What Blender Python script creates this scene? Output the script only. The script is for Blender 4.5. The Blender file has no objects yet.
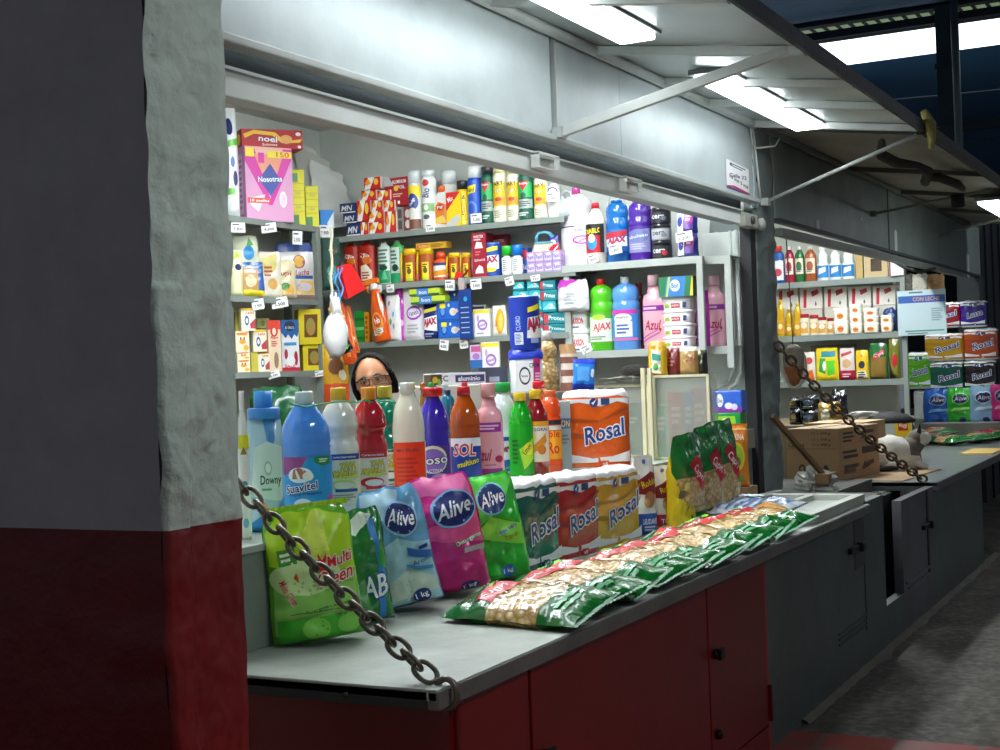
import bpy, bmesh, math, random
from mathutils import Vector, Matrix, noise
from math import sin, cos, pi, radians as R

# ---------------------------------------------------------------- camera
CX, CY = 500.0, 375.0
CAMH = 1.5
v1 = (1233 - CX, 347 - CY); v2 = (-2200 - CX, 475 - CY)
FPX = math.sqrt(-(v1[0]*v2[0] + v1[1]*v2[1]))
Xc = Vector((v1[0], v1[1], FPX)).normalized()      # world axes seen in camera space (right, down, forward)
Yc = Vector((v2[0], v2[1], FPX)).normalized()
Zc = Xc.cross(Yc)
if Zc.y > 0: Zc = -Zc
scene = bpy.context.scene
COL = scene.collection
cam_d = bpy.data.cameras.new('camera'); cam = bpy.data.objects.new('camera', cam_d); COL.objects.link(cam)
right = Vector((Xc.x, Yc.x, Zc.x)); down = Vector((Xc.y, Yc.y, Zc.y)); fwd = Vector((Xc.z, Yc.z, Zc.z))
Mc = Matrix((right, -down, -fwd)).transposed().to_4x4(); Mc.translation = (0, 0, CAMH)
cam.matrix_world = Mc
cam_d.sensor_width = 36.0; cam_d.lens = FPX/1000*36.0; cam_d.clip_start = 0.05; cam_d.clip_end = 200
scene.camera = cam

# ---------------------------------------------------------------- world and exposure
W = bpy.data.worlds.new('world'); scene.world = W; W.use_nodes = True
W.node_tree.nodes['Background'].inputs[0].default_value = (0.75, 0.85, 1.0, 1)
W.node_tree.nodes['Background'].inputs[1].default_value = 0.15
vs = scene.view_settings
vs.view_transform = 'Standard'; vs.look = 'None'; vs.gamma = 1.0; vs.use_curve_mapping = False
vs.exposure = 0.05
TUBE_OUT = 11.5      # awning tubes
TUBE_OPP = 66.0      # unseen tubes added across the corridor
TUBE_IN = 60.0       # tubes inside the stalls

# ---------------------------------------------------------------- where a picture column meets a surface of the place
def ray(u, v):
    d = Vector((u-CX, v-CY, FPX)); return Vector((d.dot(Xc), d.dot(Yc), d.dot(Zc)))
def onX(u, v, x): r = ray(u, v); t = x/r.x; return Vector((x, r.y*t, r.z*t+CAMH))
def onY(u, v, y): r = ray(u, v); t = y/r.y; return Vector((r.x*t, y, r.z*t+CAMH))
def onZ(u, v, z): r = ray(u, v); t = (z-CAMH)/r.z; return Vector((r.x*t, r.y*t, z))
def depth(p): return Xc.z*p[0] + Yc.z*p[1] + Zc.z*(p[2]-CAMH)
def yat(u, x, z):                      # y of column u on the plane X=x at height z
    k = (u-CX)/FPX; zz = z-CAMH
    return -(x*(Xc.x-k*Xc.z) + zz*(Zc.x-k*Zc.z))/(Yc.x-k*Yc.z)
def xat(u, y, z):
    k = (u-CX)/FPX; zz = z-CAMH
    return -(y*(Yc.x-k*Yc.z) + zz*(Zc.x-k*Zc.z))/(Xc.x-k*Xc.z)
def zat(x, y, v):
    k = (v-CY)/FPX
    return CAMH - (x*(Xc.y-k*Xc.z) + y*(Yc.y-k*Yc.z))/(Zc.y-k*Zc.z)

# ---------------------------------------------------------------- materials
def lin(c):
    if isinstance(c, str):
        c = [int(c[i:i+2], 16)/255 for i in (0, 2, 4)]
    return tuple((x/12.92 if x <= .04045 else ((x+.055)/1.055)**2.4) for x in c) + (1,)
_M = {}
def mat(col, rough=.4, metal=0, coat=0, trans=0, bump=0, bscale=60, var=0, emit=0, alpha=1, kind=None):
    key = (col, rough, metal, coat, trans, bump, bscale, var, emit, alpha, kind)
    if key in _M: return _M[key]
    m = bpy.data.materials.new('mat_%s' % col); m.use_nodes = True
    nt = m.node_tree; b = nt.nodes['Principled BSDF']
    b.inputs['Base Color'].default_value = lin(col)
    b.inputs['Roughness'].default_value = rough
    b.inputs['Metallic'].default_value = metal
    b.inputs['Coat Weight'].default_value = coat; b.inputs['Coat Roughness'].default_value = .08
    b.inputs['Transmission Weight'].default_value = trans
    b.inputs['Alpha'].default_value = alpha
    if emit:
        b.inputs['Emission Color'].default_value = lin(col); b.inputs['Emission Strength'].default_value = emit
    tc = nt.nodes.new('ShaderNodeTexCoord')
    if bump:
        n = nt.nodes.new('ShaderNodeTexNoise'); n.inputs['Scale'].default_value = bscale; n.inputs['Detail'].default_value = 5
        bp = nt.nodes.new('ShaderNodeBump'); bp.inputs['Strength'].default_value = bump; bp.inputs['Distance'].default_value = .01
        nt.links.new(tc.outputs['Object'], n.inputs['Vector']); nt.links.new(n.outputs['Fac'], bp.inputs['Height'])
        nt.links.new(bp.outputs[0], b.inputs['Normal'])
    if var:
        n = nt.nodes.new('ShaderNodeTexNoise'); n.inputs['Scale'].default_value = 3.1 if var < 1 else 9; n.inputs['Detail'].default_value = 8; n.inputs['Roughness'].default_value = .65
        nt.links.new(tc.outputs['Object'], n.inputs['Vector'])
        mx = nt.nodes.new('ShaderNodeMixRGB'); mx.blend_type = 'MULTIPLY'
        rp = nt.nodes.new('ShaderNodeValToRGB'); lo = 1-(var % 1)
        rp.color_ramp.elements[0].position = .35; rp.color_ramp.elements[0].color = (lo, lo, lo, 1)
        rp.color_ramp.elements[1].position = .62
        nt.links.new(n.outputs['Fac'], rp.inputs[0]); mx.inputs[0].default_value = 1
        mx.inputs[1].default_value = lin(col); nt.links.new(rp.outputs[0], mx.inputs[2])
        nt.links.new(mx.outputs[0], b.inputs['Base Color'])
    if kind == 'pasta':
        v = nt.nodes.new('ShaderNodeTexVoronoi'); v.inputs['Scale'].default_value = bscale
        nt.links.new(tc.outputs['Object'], v.inputs['Vector'])
        rp = nt.nodes.new('ShaderNodeValToRGB')
        rp.color_ramp.elements[0].color = lin('ecd098'); rp.color_ramp.elements[1].color = lin('a87c3c'); rp.color_ramp.elements[1].position = .8
        nt.links.new(v.outputs['Distance'], rp.inputs[0]); nt.links.new(rp.outputs[0], b.inputs['Base Color'])
        bp = nt.nodes.new('ShaderNodeBump'); bp.inputs['Strength'].default_value = .8; bp.inputs['Distance'].default_value = .008; bp.invert = True
        nt.links.new(v.outputs['Distance'], bp.inputs['Height']); nt.links.new(bp.outputs[0], b.inputs['Normal'])
    _M[key] = m
    return m
def plas(c): return mat(c, .28, coat=.4)          # moulded plastic
def film(c): return mat(c, .2, coat=.7, bump=.35, bscale=45)   # crinkled plastic film
def ink(c): return mat(c, .35)                     # print
def card(c): return mat(c, .5)
def liq(c): return mat(c, .12, coat=.8)

# ---------------------------------------------------------------- text outlines
_T = {}
def text2d(s, off=0.0):
    key = (s, off)
    if key in _T: return _T[key]
    cu = bpy.data.curves.new('txt', 'FONT'); cu.body = s; cu.size = 1; cu.resolution_u = 2; cu.offset = off
    o = bpy.data.objects.new('txt', cu); COL.objects.link(o)
    dg = bpy.context.evaluated_depsgraph_get(); dg.update()
    ev = o.evaluated_get(dg); me = ev.to_mesh()
    vs_ = [(v.co.x, v.co.y) for v in me.vertices]; fs = [tuple(p.vertices) for p in me.polygons]
    ev.to_mesh_clear(); bpy.data.objects.remove(o); bpy.data.curves.remove(cu)
    if not vs_: vs_ = [(0, 0)]
    if off == 0 or (s, 'bb') not in _T:
        xs = [v[0] for v in vs_]; ys = [v[1] for v in vs_]
        _T[(s, 'bb')] = (min(xs), max(xs), min(ys), max(ys))
    x0, x1, y0, y1 = _T[(s, 'bb')]
    h = max(y1-y0, 1e-3)
    vs_ = [((x-(x0+x1)/2)/h, (y-(y0+y1)/2)/h) for x, y in vs_]
    _T[key] = (vs_, fs, (x1-x0)/h)
    return _T[key]

# art shapes in real metres: x along the width (0 = middle), y up from the bottom; each entry -> (verts, faces, material, layer)
def art2d(shapes, w, h):
    out = []; L = 0
    for s in shapes:
        k = s[0]; L += 1
        if k == 'r':
            x0, y0, x1, y1, c = s[1:6]
            vv = [(x0*w/2, y0*h), (x1*w/2, y0*h), (x1*w/2, y1*h), (x0*w/2, y1*h)]
            out.append((vv, [(0, 1, 2, 3)], ink(c), L))
        elif k == 'e':
            cx, cy, rx, ry, c = s[1:6]
            n = 20; vv = [(cx*w/2+rx*w/2*cos(2*pi*i/n), cy*h+ry*h*sin(2*pi*i/n)) for i in range(n)]
            out.append((vv, [tuple(range(n))], ink(c), L))
        elif k == 'p':
            vv = [(x*w/2, y*h) for x, y in s[1]]
            out.append((vv, [tuple(range(len(vv)))], ink(s[2]), L))
        elif k == 't':   # text, cx, cy, width (of half-width units, total), height frac, colour, outline, rotation, slant
            t, cx, cy, tw, th, c = s[1:7]
            oc = s[7] if len(s) > 7 else None; rot = R(s[8]) if len(s) > 8 else 0; sl = s[9] if len(s) > 9 else 0
            for off, cc in (((.07, oc),) if oc else ()) + ((.018, c),):
                vs_, fs, asp = text2d(t, off)
                sy = th*h; sx = tw*w/2/asp
                vv = []
                for x, y in vs_:
                    x2 = x*sx + y*sl*sy; y2 = y*sy
                    vv.append((cx*w/2+x2*cos(rot)-y2*sin(rot), cy*h+x2*sin(rot)+y2*cos(rot)))
                out.append((vv, fs, ink(cc), L)); L += 1
        elif k == 'lines':  # rows of fine print: x0,x1,y0,y1,n,colour
            x0, x1, y0, y1, n, c = s[1:7]
            vv = []; fs = []
            for i in range(n):
                yy = y0+(y1-y0)*(i+.5)/n; hh = (y1-y0)/n*.28
                xe = x0+(x1-x0)*(.7+.3*((i*37) % 10)/10)
                b = len(vv); vv += [(x0*w/2, (yy-hh)*h), (xe*w/2, (yy-hh)*h), (xe*w/2, (yy+hh)*h), (x0*w/2, (yy+hh)*h)]
                fs.append((b, b+1, b+2, b+3))
            out.append((vv, fs, ink(c), L))
    return out

def cut2d(vv, fs, dx, dy):
    bm = bmesh.new(); vs_ = [bm.verts.new((x, y, 0)) for x, y in vv]
    for f in fs:
        try: bm.faces.new([vs_[i] for i in f])
        except ValueError: pass
    for ax, d in ((0, dx), (1, dy)):
        if not d: continue
        a = min(v.co[ax] for v in bm.verts); b = max(v.co[ax] for v in bm.verts)
        k = math.floor(a/d)+1
        while k*d < b:
            co = [0, 0, 0]; co[ax] = k*d; no = [0, 0, 0]; no[ax] = 1
            bmesh.ops.bisect_plane(bm, geom=bm.verts[:]+bm.edges[:]+bm.faces[:], plane_co=co, plane_no=no, dist=1e-6)
            k += 1
    bm.verts.index_update()
    r = ([(v.co.x, v.co.y) for v in bm.verts], [tuple(v.index for v in f.verts) for f in bm.faces])
    bm.free(); return r

# ---------------------------------------------------------------- mesh builder
class MB:
    def __init__(s): s.v = []; s.f = []; s.m = []; s.s = []; s.mats = []
    def mi(s, m):
        if m not in s.mats: s.mats.append(m)
        return s.mats.index(m)
    def add(s, vs_, fs, m, smooth=False, T=None):
        b = len(s.v); k = s.mi(m) if not isinstance(m, list) else None
        for p in vs_: s.v.append(tuple(T @ Vector(p)) if T else tuple(p))
        for i, f in enumerate(fs):
            s.f.append(tuple(b+j for j in f)); s.m.append(k if k is not None else s.mi(m[i])); s.s.append(smooth)
        return s
    def box(s, x0, x1, y0, y1, z0, z1, m, bev=0, T=None):
        """m: one material or dict with keys front, side, top"""
        bm = bmesh.new(); bmesh.ops.create_cube(bm, size=1)
        for v in bm.verts: v.co = ((x0+x1)/2+v.co.x*(x1-x0), (y0+y1)/2+v.co.y*(y1-y0), (z0+z1)/2+v.co.z*(z1-z0))
        if bev: bmesh.ops.bevel(bm, geom=bm.edges[:], offset=bev, segments=2, affect='EDGES', profile=.6)
        bm.normal_update(); bm.verts.index_update()
        fs = [tuple(v.index for v in f.verts) for f in bm.faces]
        if isinstance(m, dict):
            ml = []
            for f in bm.faces:
                n = f.normal
                ml.append(m['front'] if abs(n.y) > .7 else (m.get('side', m['front']) if abs(n.x) > .7 else m.get('top', m['front'])))
        else: ml = [m]*len(fs)
        s.add([tuple(v.co) for v in bm.verts], fs, ml, False, T); bm.free(); return s
    def lathe(s, prof, mats, seg=24, sx=1, sy=1, T=None, smooth=True, capb=True, capt=True, pw=0):
        """prof: [(r,z)..]; mats: one or a function of z; pw: squareness"""
        vs_ = []; fs = []; ml = []
        for r, z in prof:
            for i in range(seg):
                a = 2*pi*i/seg
                q = 1
                if pw: q = (abs(cos(a))**pw + abs(sin(a))**pw)**(-1/pw)
                vs_.append((r*q*cos(a)*sx, r*q*sin(a)*sy, z))
        g = mats if callable(mats) else (lambda z: mats)
        for j in range(len(prof)-1):
            mm = g((prof[j][1]+prof[j+1][1])/2)
            for i in range(seg):
                k = (i+1) % seg
                fs.append((j*seg+i, j*seg+k, (j+1)*seg+k, (j+1)*seg+i)); ml.append(mm)
        if capb: fs.append(tuple(range(seg))[::-1]); ml.append(g(prof[0][1]))
        if capt: fs.append(tuple(range((len(prof)-1)*seg, len(prof)*seg))); ml.append(g(prof[-1][1]))
        s.add(vs_, fs, ml, smooth, T); return s
    def tube(s, pts, r, m, seg=8, closed=False, T=None, flat=1):
        pts = [Vector(p) for p in pts]; n = len(pts); vs_ = []; fs = []
        up = Vector((0, 0, 1)); prev = None
        for i, p in enumerate(pts):
            if closed: d = pts[(i+1) % n]-pts[i-1]
            else: d = pts[min(i+1, n-1)]-pts[max(i-1, 0)]
            d.normalize()
            if prev is None:
                a = d.cross(up)
                if a.length < .1: a = d.cross(Vector((1, 0, 0)))
                a.normalize()
            else:
                a = prev-d*prev.dot(d); a.normalize()
            prev = a; b = d.cross(a)
            rr = r[i] if isinstance(r, (list, tuple)) else r
            for k in range(seg):
                t = 2*pi*k/seg; vs_.append(tuple(p+a*rr*cos(t)+b*rr*flat*sin(t)))
        m_ = n if closed else n-1
        for i in range(m_):
            j = (i+1) % n
            for k in range(seg):
                l = (k+1) % seg; fs.append((i*seg+k, i*seg+l, j*seg+l, j*seg+k))
        if not closed: fs.append(tuple(range(seg))[::-1]); fs.append(tuple(range((n-1)*seg, n*seg)))
        s.add(vs_, fs, m, True, T); return s
    def bar(s, a, b, w, h, m, up=(0, 0, 1)):
        a = Vector(a); b = Vector(b); d = b-a; L = d.length; d.normalize()
        u = Vector(up); x = d.cross(u)
        if x.length < .05: x = d.cross(Vector((1, 0, 0)))
        x.normalize(); z = x.cross(d)
        T = Matrix((x, d, z)).transposed().to_4x4(); T.translation = a
        s.box(-w/2, w/2, 0, L, -h/2, h/2, m, min(w, h)*.08, T); return s
    def art(s, shapes, w, h, f, dx=0, dy=0, base=.0008, step=.0003, smooth=False):
        for vv, fs, m, L in art2d(shapes, w, h):
            if dx or dy: vv, fs = cut2d(vv, fs, dx, dy)
            s.add([f(x, y, base+step*L) for x, y in vv], fs, m, smooth)
        return s
    def obj(s, name, parent=None, loc=None, rot=None):
        me = bpy.data.meshes.new(name); me.from_pydata(s.v, [], s.f)
        for m in s.mats: me.materials.append(m)
        me.polygons.foreach_set('material_index', s.m); me.polygons.foreach_set('use_smooth', s.s); me.update()
        o = bpy.data.objects.new(name, me); COL.objects.link(o)
        if parent: o.parent = parent
        if loc is not None: o.location = loc
        if rot is not None: o.rotation_euler = rot if isinstance(rot, (tuple, list)) else (0, 0, rot)
        return o

def tag(o, label, cat, group=None, kind=None):
    if label: o['label'] = label
    if cat: o['category'] = cat
    if group: o['group'] = group
    if kind: o['kind'] = kind
    return o
def thing(name, label, cat, group=None, loc=(0, 0, 0), rot=0):
    o = bpy.data.objects.new(name, None); o.empty_display_size = .05; COL.objects.link(o)
    o.location = loc; o.rotation_euler = (0, 0, rot) if not isinstance(rot, (tuple, list)) else rot
    return tag(o, label, cat, group)
def struct(o): o['kind'] = 'structure'; return o
def copy_tree(o, parent=None):
    c = o.copy(); COL.objects.link(c); c.parent = parent
    for ch in list(o.children): copy_tree(ch, c)
    return c
def nz(x, y, z, k): return noise.noise(Vector((x*k, y*k, z*k)))
# ================================================================ product builders (front faces local -Y, base at z=0)
SHAPES = {
 'grip': [(.9, 0), (1, .015), (1, .50), (.97, .515), (.97, .53), (1, .55), (.95, .575), (1, .60), (.95, .625), (1, .65), (.96, .675), (1, .70), (1, .76), (.94, .82), (.80, .88), (.56, .945), (.38, .985), (.36, 1)],
 'square2': [(.9, 0), (1, .015), (1, .53), (.96, .55), (.95, .57), (.99, .59), (.95, .61), (.99, .63), (.95, .65), (1, .68), (1, .71), (.94, .79), (.80, .86), (.60, .925), (.42, .975), (.38, 1)],
 'square': [(.95, 0), (1, .015), (1, .52), (.96, .535), (.96, .56), (1, .58), (1, .70), (.95, .72), (.95, .75), (.99, .78), (.99, .86), (.93, .92), (.75, .965), (.5, .99), (.45, 1)],
 'waist': [(.95, 0), (1, .015), (1, .09), (.96, .10), (1, .115), (1, .185), (.97, .195), (1, .21), (1, .60), (.94, .635), (.84, .67), (.84, .70), (.93, .735), (1, .755), (1, .79), (.97, .80), (.96, .84), (.84, .90), (.6, .955), (.36, .99), (.34, 1)],
 'smooth': [(.94, 0), (1, .02), (1, .72), (.97, .78), (.86, .84), (.60, .875), (.56, .89), (.56, .925), (.48, .935), (.46, 1)],
 'egg': [(.94, 0), (1, .02), (1, .62), (.99, .64), (1, .655), (.97, .74), (.88, .83), (.70, .91), (.46, .97), (.42, 1)],
 'bell': [(.94, 0), (1, .02), (1, .50), (.80, .60), (.74, .68), (.80, .76), (.84, .82), (.76, .88), (.55, .95), (.38, .985), (.36, 1)],
 'jug': [(.96, 0), (1, .02), (1, .60), (.96, .66), (.86, .71), (.84, .74), (.92, .79), (.96, .84), (.86, .91), (.6, .965), (.34, .99), (.32, 1)],
 'can': [(.93, 0), (1, .012), (1, .94), (.96, .955), (.86, .985), (.7, 1)],
 'tin': [(1, 0), (1.02, .01), (1, .025), (1, .975), (1.02, .99), (1, 1)],
 'drop': [(.94, 0), (1, .02), (1, .4), (.97, .65), (.86, .82), (.66, .93), (.42, .985), (.38, 1)],
 'jar': [(.9, 0), (1, .04), (1, .9), (.93, 1)],
 'row': [(.95, 0), (1, .03), (1, .3), (.93, .33), (1, .36), (1, .62), (.93, .66), (1, .7), (1, .95), (.9, 1)],
}
def bottle(name, label, cat, group, w, h, shape, body, cap=None, capw=.32, caph=.09, art=None, lab=(.1, .5), lcol=None, bands=None, depth_=.8, coat=True, capshape='screw', seg=24, pw=0, back=None):
    """root Empty > body, cap, label"""
    t = thing(name, label, cat, group)
    rx = w/2; sy = depth_; hb = h*(1-caph)
    bm_ = liq(body) if coat else plas(body)
    def g(z):
        for zf, c in (bands or []):
            if z/hb >= zf: return liq(c) if coat else plas(c)
        return bm_
    mb = MB(); mb.lathe([(r*rx, z*hb) for r, z in SHAPES[shape]], g, seg, 1, sy, pw=pw)
    mb.obj('body', t)
    if cap:
        cw = capw*rx if capshape != 'over' else rx*.98
        c = MB(); z0 = hb-.004; ch = h-z0
        if capshape == 'dome': pr = [(cw, z0), (cw, z0+ch*.55), (cw*.85, z0+ch*.85), (cw*.4, z0+ch)]
        elif capshape == 'clear': pr = [(cw, z0), (cw, z0+ch*.85), (cw*.85, z0+ch)]
        else: pr = [(cw, z0), (cw, z0+ch*.9), (cw*.93, z0+ch)]
        c.lathe(pr, mat('dfe6e6', .15, trans=.0, coat=.5) if capshape == 'clear' else plas(cap), 20, 1, 1 if cw < .6*rx else sy)
        c.obj('cap', t)
    if art is not None or lcol:
        lcol = lcol or (body if not bands else [c for zf, c in bands if zf <= (lab[0]+lab[1])/2][-1])
        z0, z1 = lab[0]*hb, lab[1]*hb
        l = MB(); rr = rx*1.008+.0004
        if lcol: l.lathe([(rr, z0), (rr, z1)], ink(lcol), seg, 1, sy, capb=False, capt=False, pw=pw)
        def f(x, y, off):
            a = x/rx; a = max(-1.5, min(1.5, a)); r2 = rr+off; q = 1
            if pw: q = (abs(cos(a-pi/2))**pw+abs(sin(a-pi/2))**pw)**(-1/pw)
            return (r2*q*sin(a), -r2*q*cos(a)*sy, z0+y)
        if art: l.art(art, w*1.15, z1-z0, f, dx=rx*.26, base=.0012)
        l.obj('label', t)
    return t

def carton(name, label, cat, group, w, h, d, front, art=None, side=None, top=None, sart=None, bev=.0012, m=None):
    mb = MB(); F = (m or card)
    mb.box(-w/2, w/2, -d/2, d/2, 0, h, dict(front=F(front), side=F(side or front), top=F(top or front)), bev)
    if art: mb.art(art, w, h, lambda x, y, o: (x, -d/2-o, y), base=.0004)
    if sart:
        mb.art(sart, d, h, lambda x, y, o: (-w/2-o, -x, y), base=.0004)
    o = mb.obj(name); return tag(o, label, cat, group)

def bag_fn(w, h, d, kind, seed, amp):
    def F(s, t, side, off=0):
        if kind == 'stand':
            D = min(1, (t/.10)**.6 if t > 0 else 0)*.9*(1-t**2.6)+.1*(1-t) if t < 1 else 0
            Wd = 1-.05*t-.05*max(0, t-.7)/.3 + .02*sin(9*t+seed)
        elif kind == 'gable':      # filled bag with a folded top
            D = min(1, (t/.06)**.6 if t > 0 else 0)*(1-.15*t-.75*max(0, (t-.72)/.28)**1.3)
            Wd = 1-.04*t-.16*max(0, (t-.8)/.2)**2 + .02*sin(8*t+seed)
        else:
            q = abs(2*t-1); D = (1-q**3)**.7; Wd = 1-.05*(1-q)+.02*sin(11*t+seed)
        E = (1-abs(s)**2.6)**.55
        x = s*w/2*Wd; y = side*(d/2*D*E+off); z = t*h
        k = 22/max(h, .1)*.35
        a = amp*(.35+.65*E)
        n1 = nz(x+seed*3, side*2+seed, z, k); n2 = abs(nz(x*1.3+seed, side+seed*2, z*.8, k*1.9))
        y += side*a*(n1+.9*(.25-n2)); x += a*.5*nz(z+seed, side, seed, k*1.2)
        z += a*.8*nz(x+seed*1.7, 5.2, seed, k)*(t if kind != 'pillow' else 1)*1.2
        return (x, y, z)
    return F
def bag(name, label, cat, group, w, h, d, col, art=None, kind='stand', seed=1.0, amp=.006, bands=None, m=None, crimp=None, ns=16, nt=22, backcol=None, artback=False):
    """one gusseted or pillow film bag; bands: [(t0,t1,material)]"""
    F = bag_fn(w, h, d, kind, seed, amp); mb = MB(); base = m or film(col)
    if abs(h) < .13: ns, nt = 10, 14
    vs_ = []; fs = []; ml = []
    for side in (-1, 1):
        b = len(vs_)
        for j in range(nt+1):
            for i in range(ns+1): vs_.append(F(-1+2*i/ns, j/nt, side))
        for j in range(nt):
            t = (j+.5)/nt; mm = base
            for t0, t1, bm_ in (bands or []):
                if t0 <= t < t1: mm = bm_
            for i in range(ns):
                q = (b+j*(ns+1)+i, b+j*(ns+1)+i+1, b+(j+1)*(ns+1)+i+1, b+(j+1)*(ns+1)+i)
                fs.append(q if side < 0 else q[::-1]); ml.append(mm)
    mb.add(vs_, fs, ml, True)
    if art:
        mb.art(art, w, h, lambda x, y, o: F(max(-1, min(1, x/(w/2))), max(0, min(1, y/h)), -1, o), dx=w/ns, dy=h/nt, base=.0008 if amp < .007 else .0018, step=.00035 if amp < .007 else .0008, smooth=True)
    o = mb.obj(name)
    if crimp:
        n = 28; hz = h*.03
        for za, zb in [(h*.985, h+hz)] + ([(.015*h, -hz)] if kind == 'pillow' else []):
            c = MB(); vs_ = []; fs = []
            for i in range(n+1):
                x = (-1+2*i/n)*w/2*.97; y = .0022*(1 if i % 2 else -1)
                vs_ += [(x, 0, za), (x, y, zb), (x, .0015, za), (x, y+.0015, zb)]
            for i in range(n):
                a = 4*i; fs += [(a, a+4, a+5, a+1), (a+2, a+3, a+7, a+6), (a+1, a+5, a+7, a+3), (a, a+2, a+6, a+4)]
            c.add(vs_, fs, film(crimp) if isinstance(crimp, str) else crimp); c.obj('sealed_edge', o)
    return tag(o, label, cat, group)

def rollpack(name, label, cat, group, w, h, d, band, n=2, art=None, b0=.14, b1=.86, word='Rosal', seed=0, wc='ffffff'):
    """wrapped pack of toilet rolls"""
    mb = MB(); seg = 40; rows = [(0, .90), (.02, .98), (.06, 1), (.25, 1), (.46, 1), (.5, .985), (.54, 1), (.75, 1), (.93, 1), (.975, .97), (1, .86), (1.01, .6)]
    def ring(a, k, off=0):
        cs, sn = cos(a), sin(a); pw = 7
        q = (abs(cs)**pw+abs(sn)**pw)**(-1/pw)
        x = cs*q*w/2*k; y = sn*q*d/2*k
        lob = .022*w*(1-abs(sin(pi*n*(x/w+.5)))**.6) if abs(sn) > .5 else 0
        y -= math.copysign(lob, y)
        return x, y
    def front(x, y, o):
        t = y/h; k = 1
        for (t0, k0), (t1, k1) in zip(rows, rows[1:]):
            if t0 <= t <= t1: k = k0+(k1-k0)*(t-t0)/(t1-t0)
        u = max(-.47, min(.47, x/w))
        lob = .022*w*(1-abs(sin(pi*n*(u+.5)))**.6)
        nn = .002*nz(x+seed, 1, y, 25)
        edge = 0 if abs(u) < .43 else (abs(u)-.43)*.5*d
        return (u*w*k, -(d/2*k-lob-edge)-o-nn, y)
    vs_ = []; fs = []; ml = []
    W_ = mat(wc, .22, coat=.5, bump=.25, bscale=40); B_ = film(band)
    for t, k in rows:
        for i in range(seg):
            x, y = ring(2*pi*(i+.5)/seg, k)
            nn = .003*nz(x+seed, y, t*h, 22)
            vs_.append((x+nn, y+nn, t*h+.012*nz(x*2+seed, y*2, 3, 14)*(t > .9)+.010*nz(x+seed, y, 8, 40)*(t > .93)))
    for j in range(len(rows)-1):
        t = (rows[j][0]+rows[j+1][0])/2
        for i in range(seg):
            k = (i+1) % seg; fs.append((j*seg+i, j*seg+k, (j+1)*seg+k, (j+1)*seg+i)); ml.append(B_ if b0 < t < b1 else W_)
    fs.append(tuple(range(seg))[::-1]); ml.append(W_)
    fs.append(tuple(range((len(rows)-1)*seg, len(rows)*seg))); ml.append(W_)
    mb.add(vs_, fs, ml, True)
    A = [('p', [(-1, b0-.02), (1, b0-.02), (1, b0+.12), (.4, b0+.05), (-.2, b0+.03), (-1, b0+.1)], wc),
         ('p', [(-1, b1+.03), (-1, b1-.03), (-.55, b1-.01), (.1, b1-.07), (.6, b1-.01), (1, b1-.05), (1, b1+.03)], wc)] if art is None else art
    if art is None:
        A += [('p', [(-.9, b0+.3), (.1, b0+.25), (.9, b0+.45), (.9, b0+.5), (.1, b0+.30), (-.9, b0+.36)], wc_dark(band)),
              ('p', [(-.9, b0+.5), (0, b0+.47), (.9, b0+.62), (.9, b0+.66), (0, b0+.5), (-.9, b0+.54)], wc_dark(band)),
              ('t', word, .18, .5, 1.3, .24, '1c3f8f', 'ffffff', 14, .2),
              ('e', -.12, b1-.02, .13, .055, '1c3f8f'), ('p', [(-.2, b1-.02), (-.14, b1-.05), (-.02, b1+.03), (-.13, b1-.01)], 'ffffff'), ('r', .1, b1-.05, .36, b1+.03, '2a4a7c'),
              ('t', '4', -.05, b0-.04, .1, .07, band), ('r', .05, b0-.08, .28, b0, band), ('t', 'x8', .165, b0-.04, .15, .045, 'ffffff')]
    mb.art(A, w, h, front, dx=w/12, dy=h/8, base=.0015, step=.0004)
    return tag(mb.obj(name), label, cat, group)
def wc_dark(c): return '%02x%02x%02x' % tuple(int(int(c[i:i+2], 16)*.78) for i in (0, 2, 4))

def tub(name, label, cat, group, w, h, body='f4f4f0', lid='f8f8f8', art=None, d=None, pw=4, taper=.88):
    t = thing(name, label, cat, group); sy = (d or w*.8)/w; r = w/2/(2**(1/pw) if False else 1)
    mb = MB(); mb.lathe([(r*taper, 0), (r*(taper+.01), h*.03), (r*.97, h*.80)], plas(body), 28, 1, sy, pw=pw)
    def f(x, y, o):
        k = taper+(.97-taper)*(y/(h*.8)); a = x/r; u = max(-.8, min(.8, a)); return (u*r*k, -(r*sy*k)*(1-.0)+abs(u)**5*r*.12-o, y)
    if art: mb.art(art, w, h*.8, f, dx=w/8, base=.0012)
    mb.obj('body', t)
    MB().lathe([(r, h*.78), (r*1.02, h*.8), (r*1.02, h*.93), (r*.96, h*.95), (r*.93, h)], plas(lid), 28, 1, sy, pw=pw).obj('lid', t)
    return t

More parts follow.
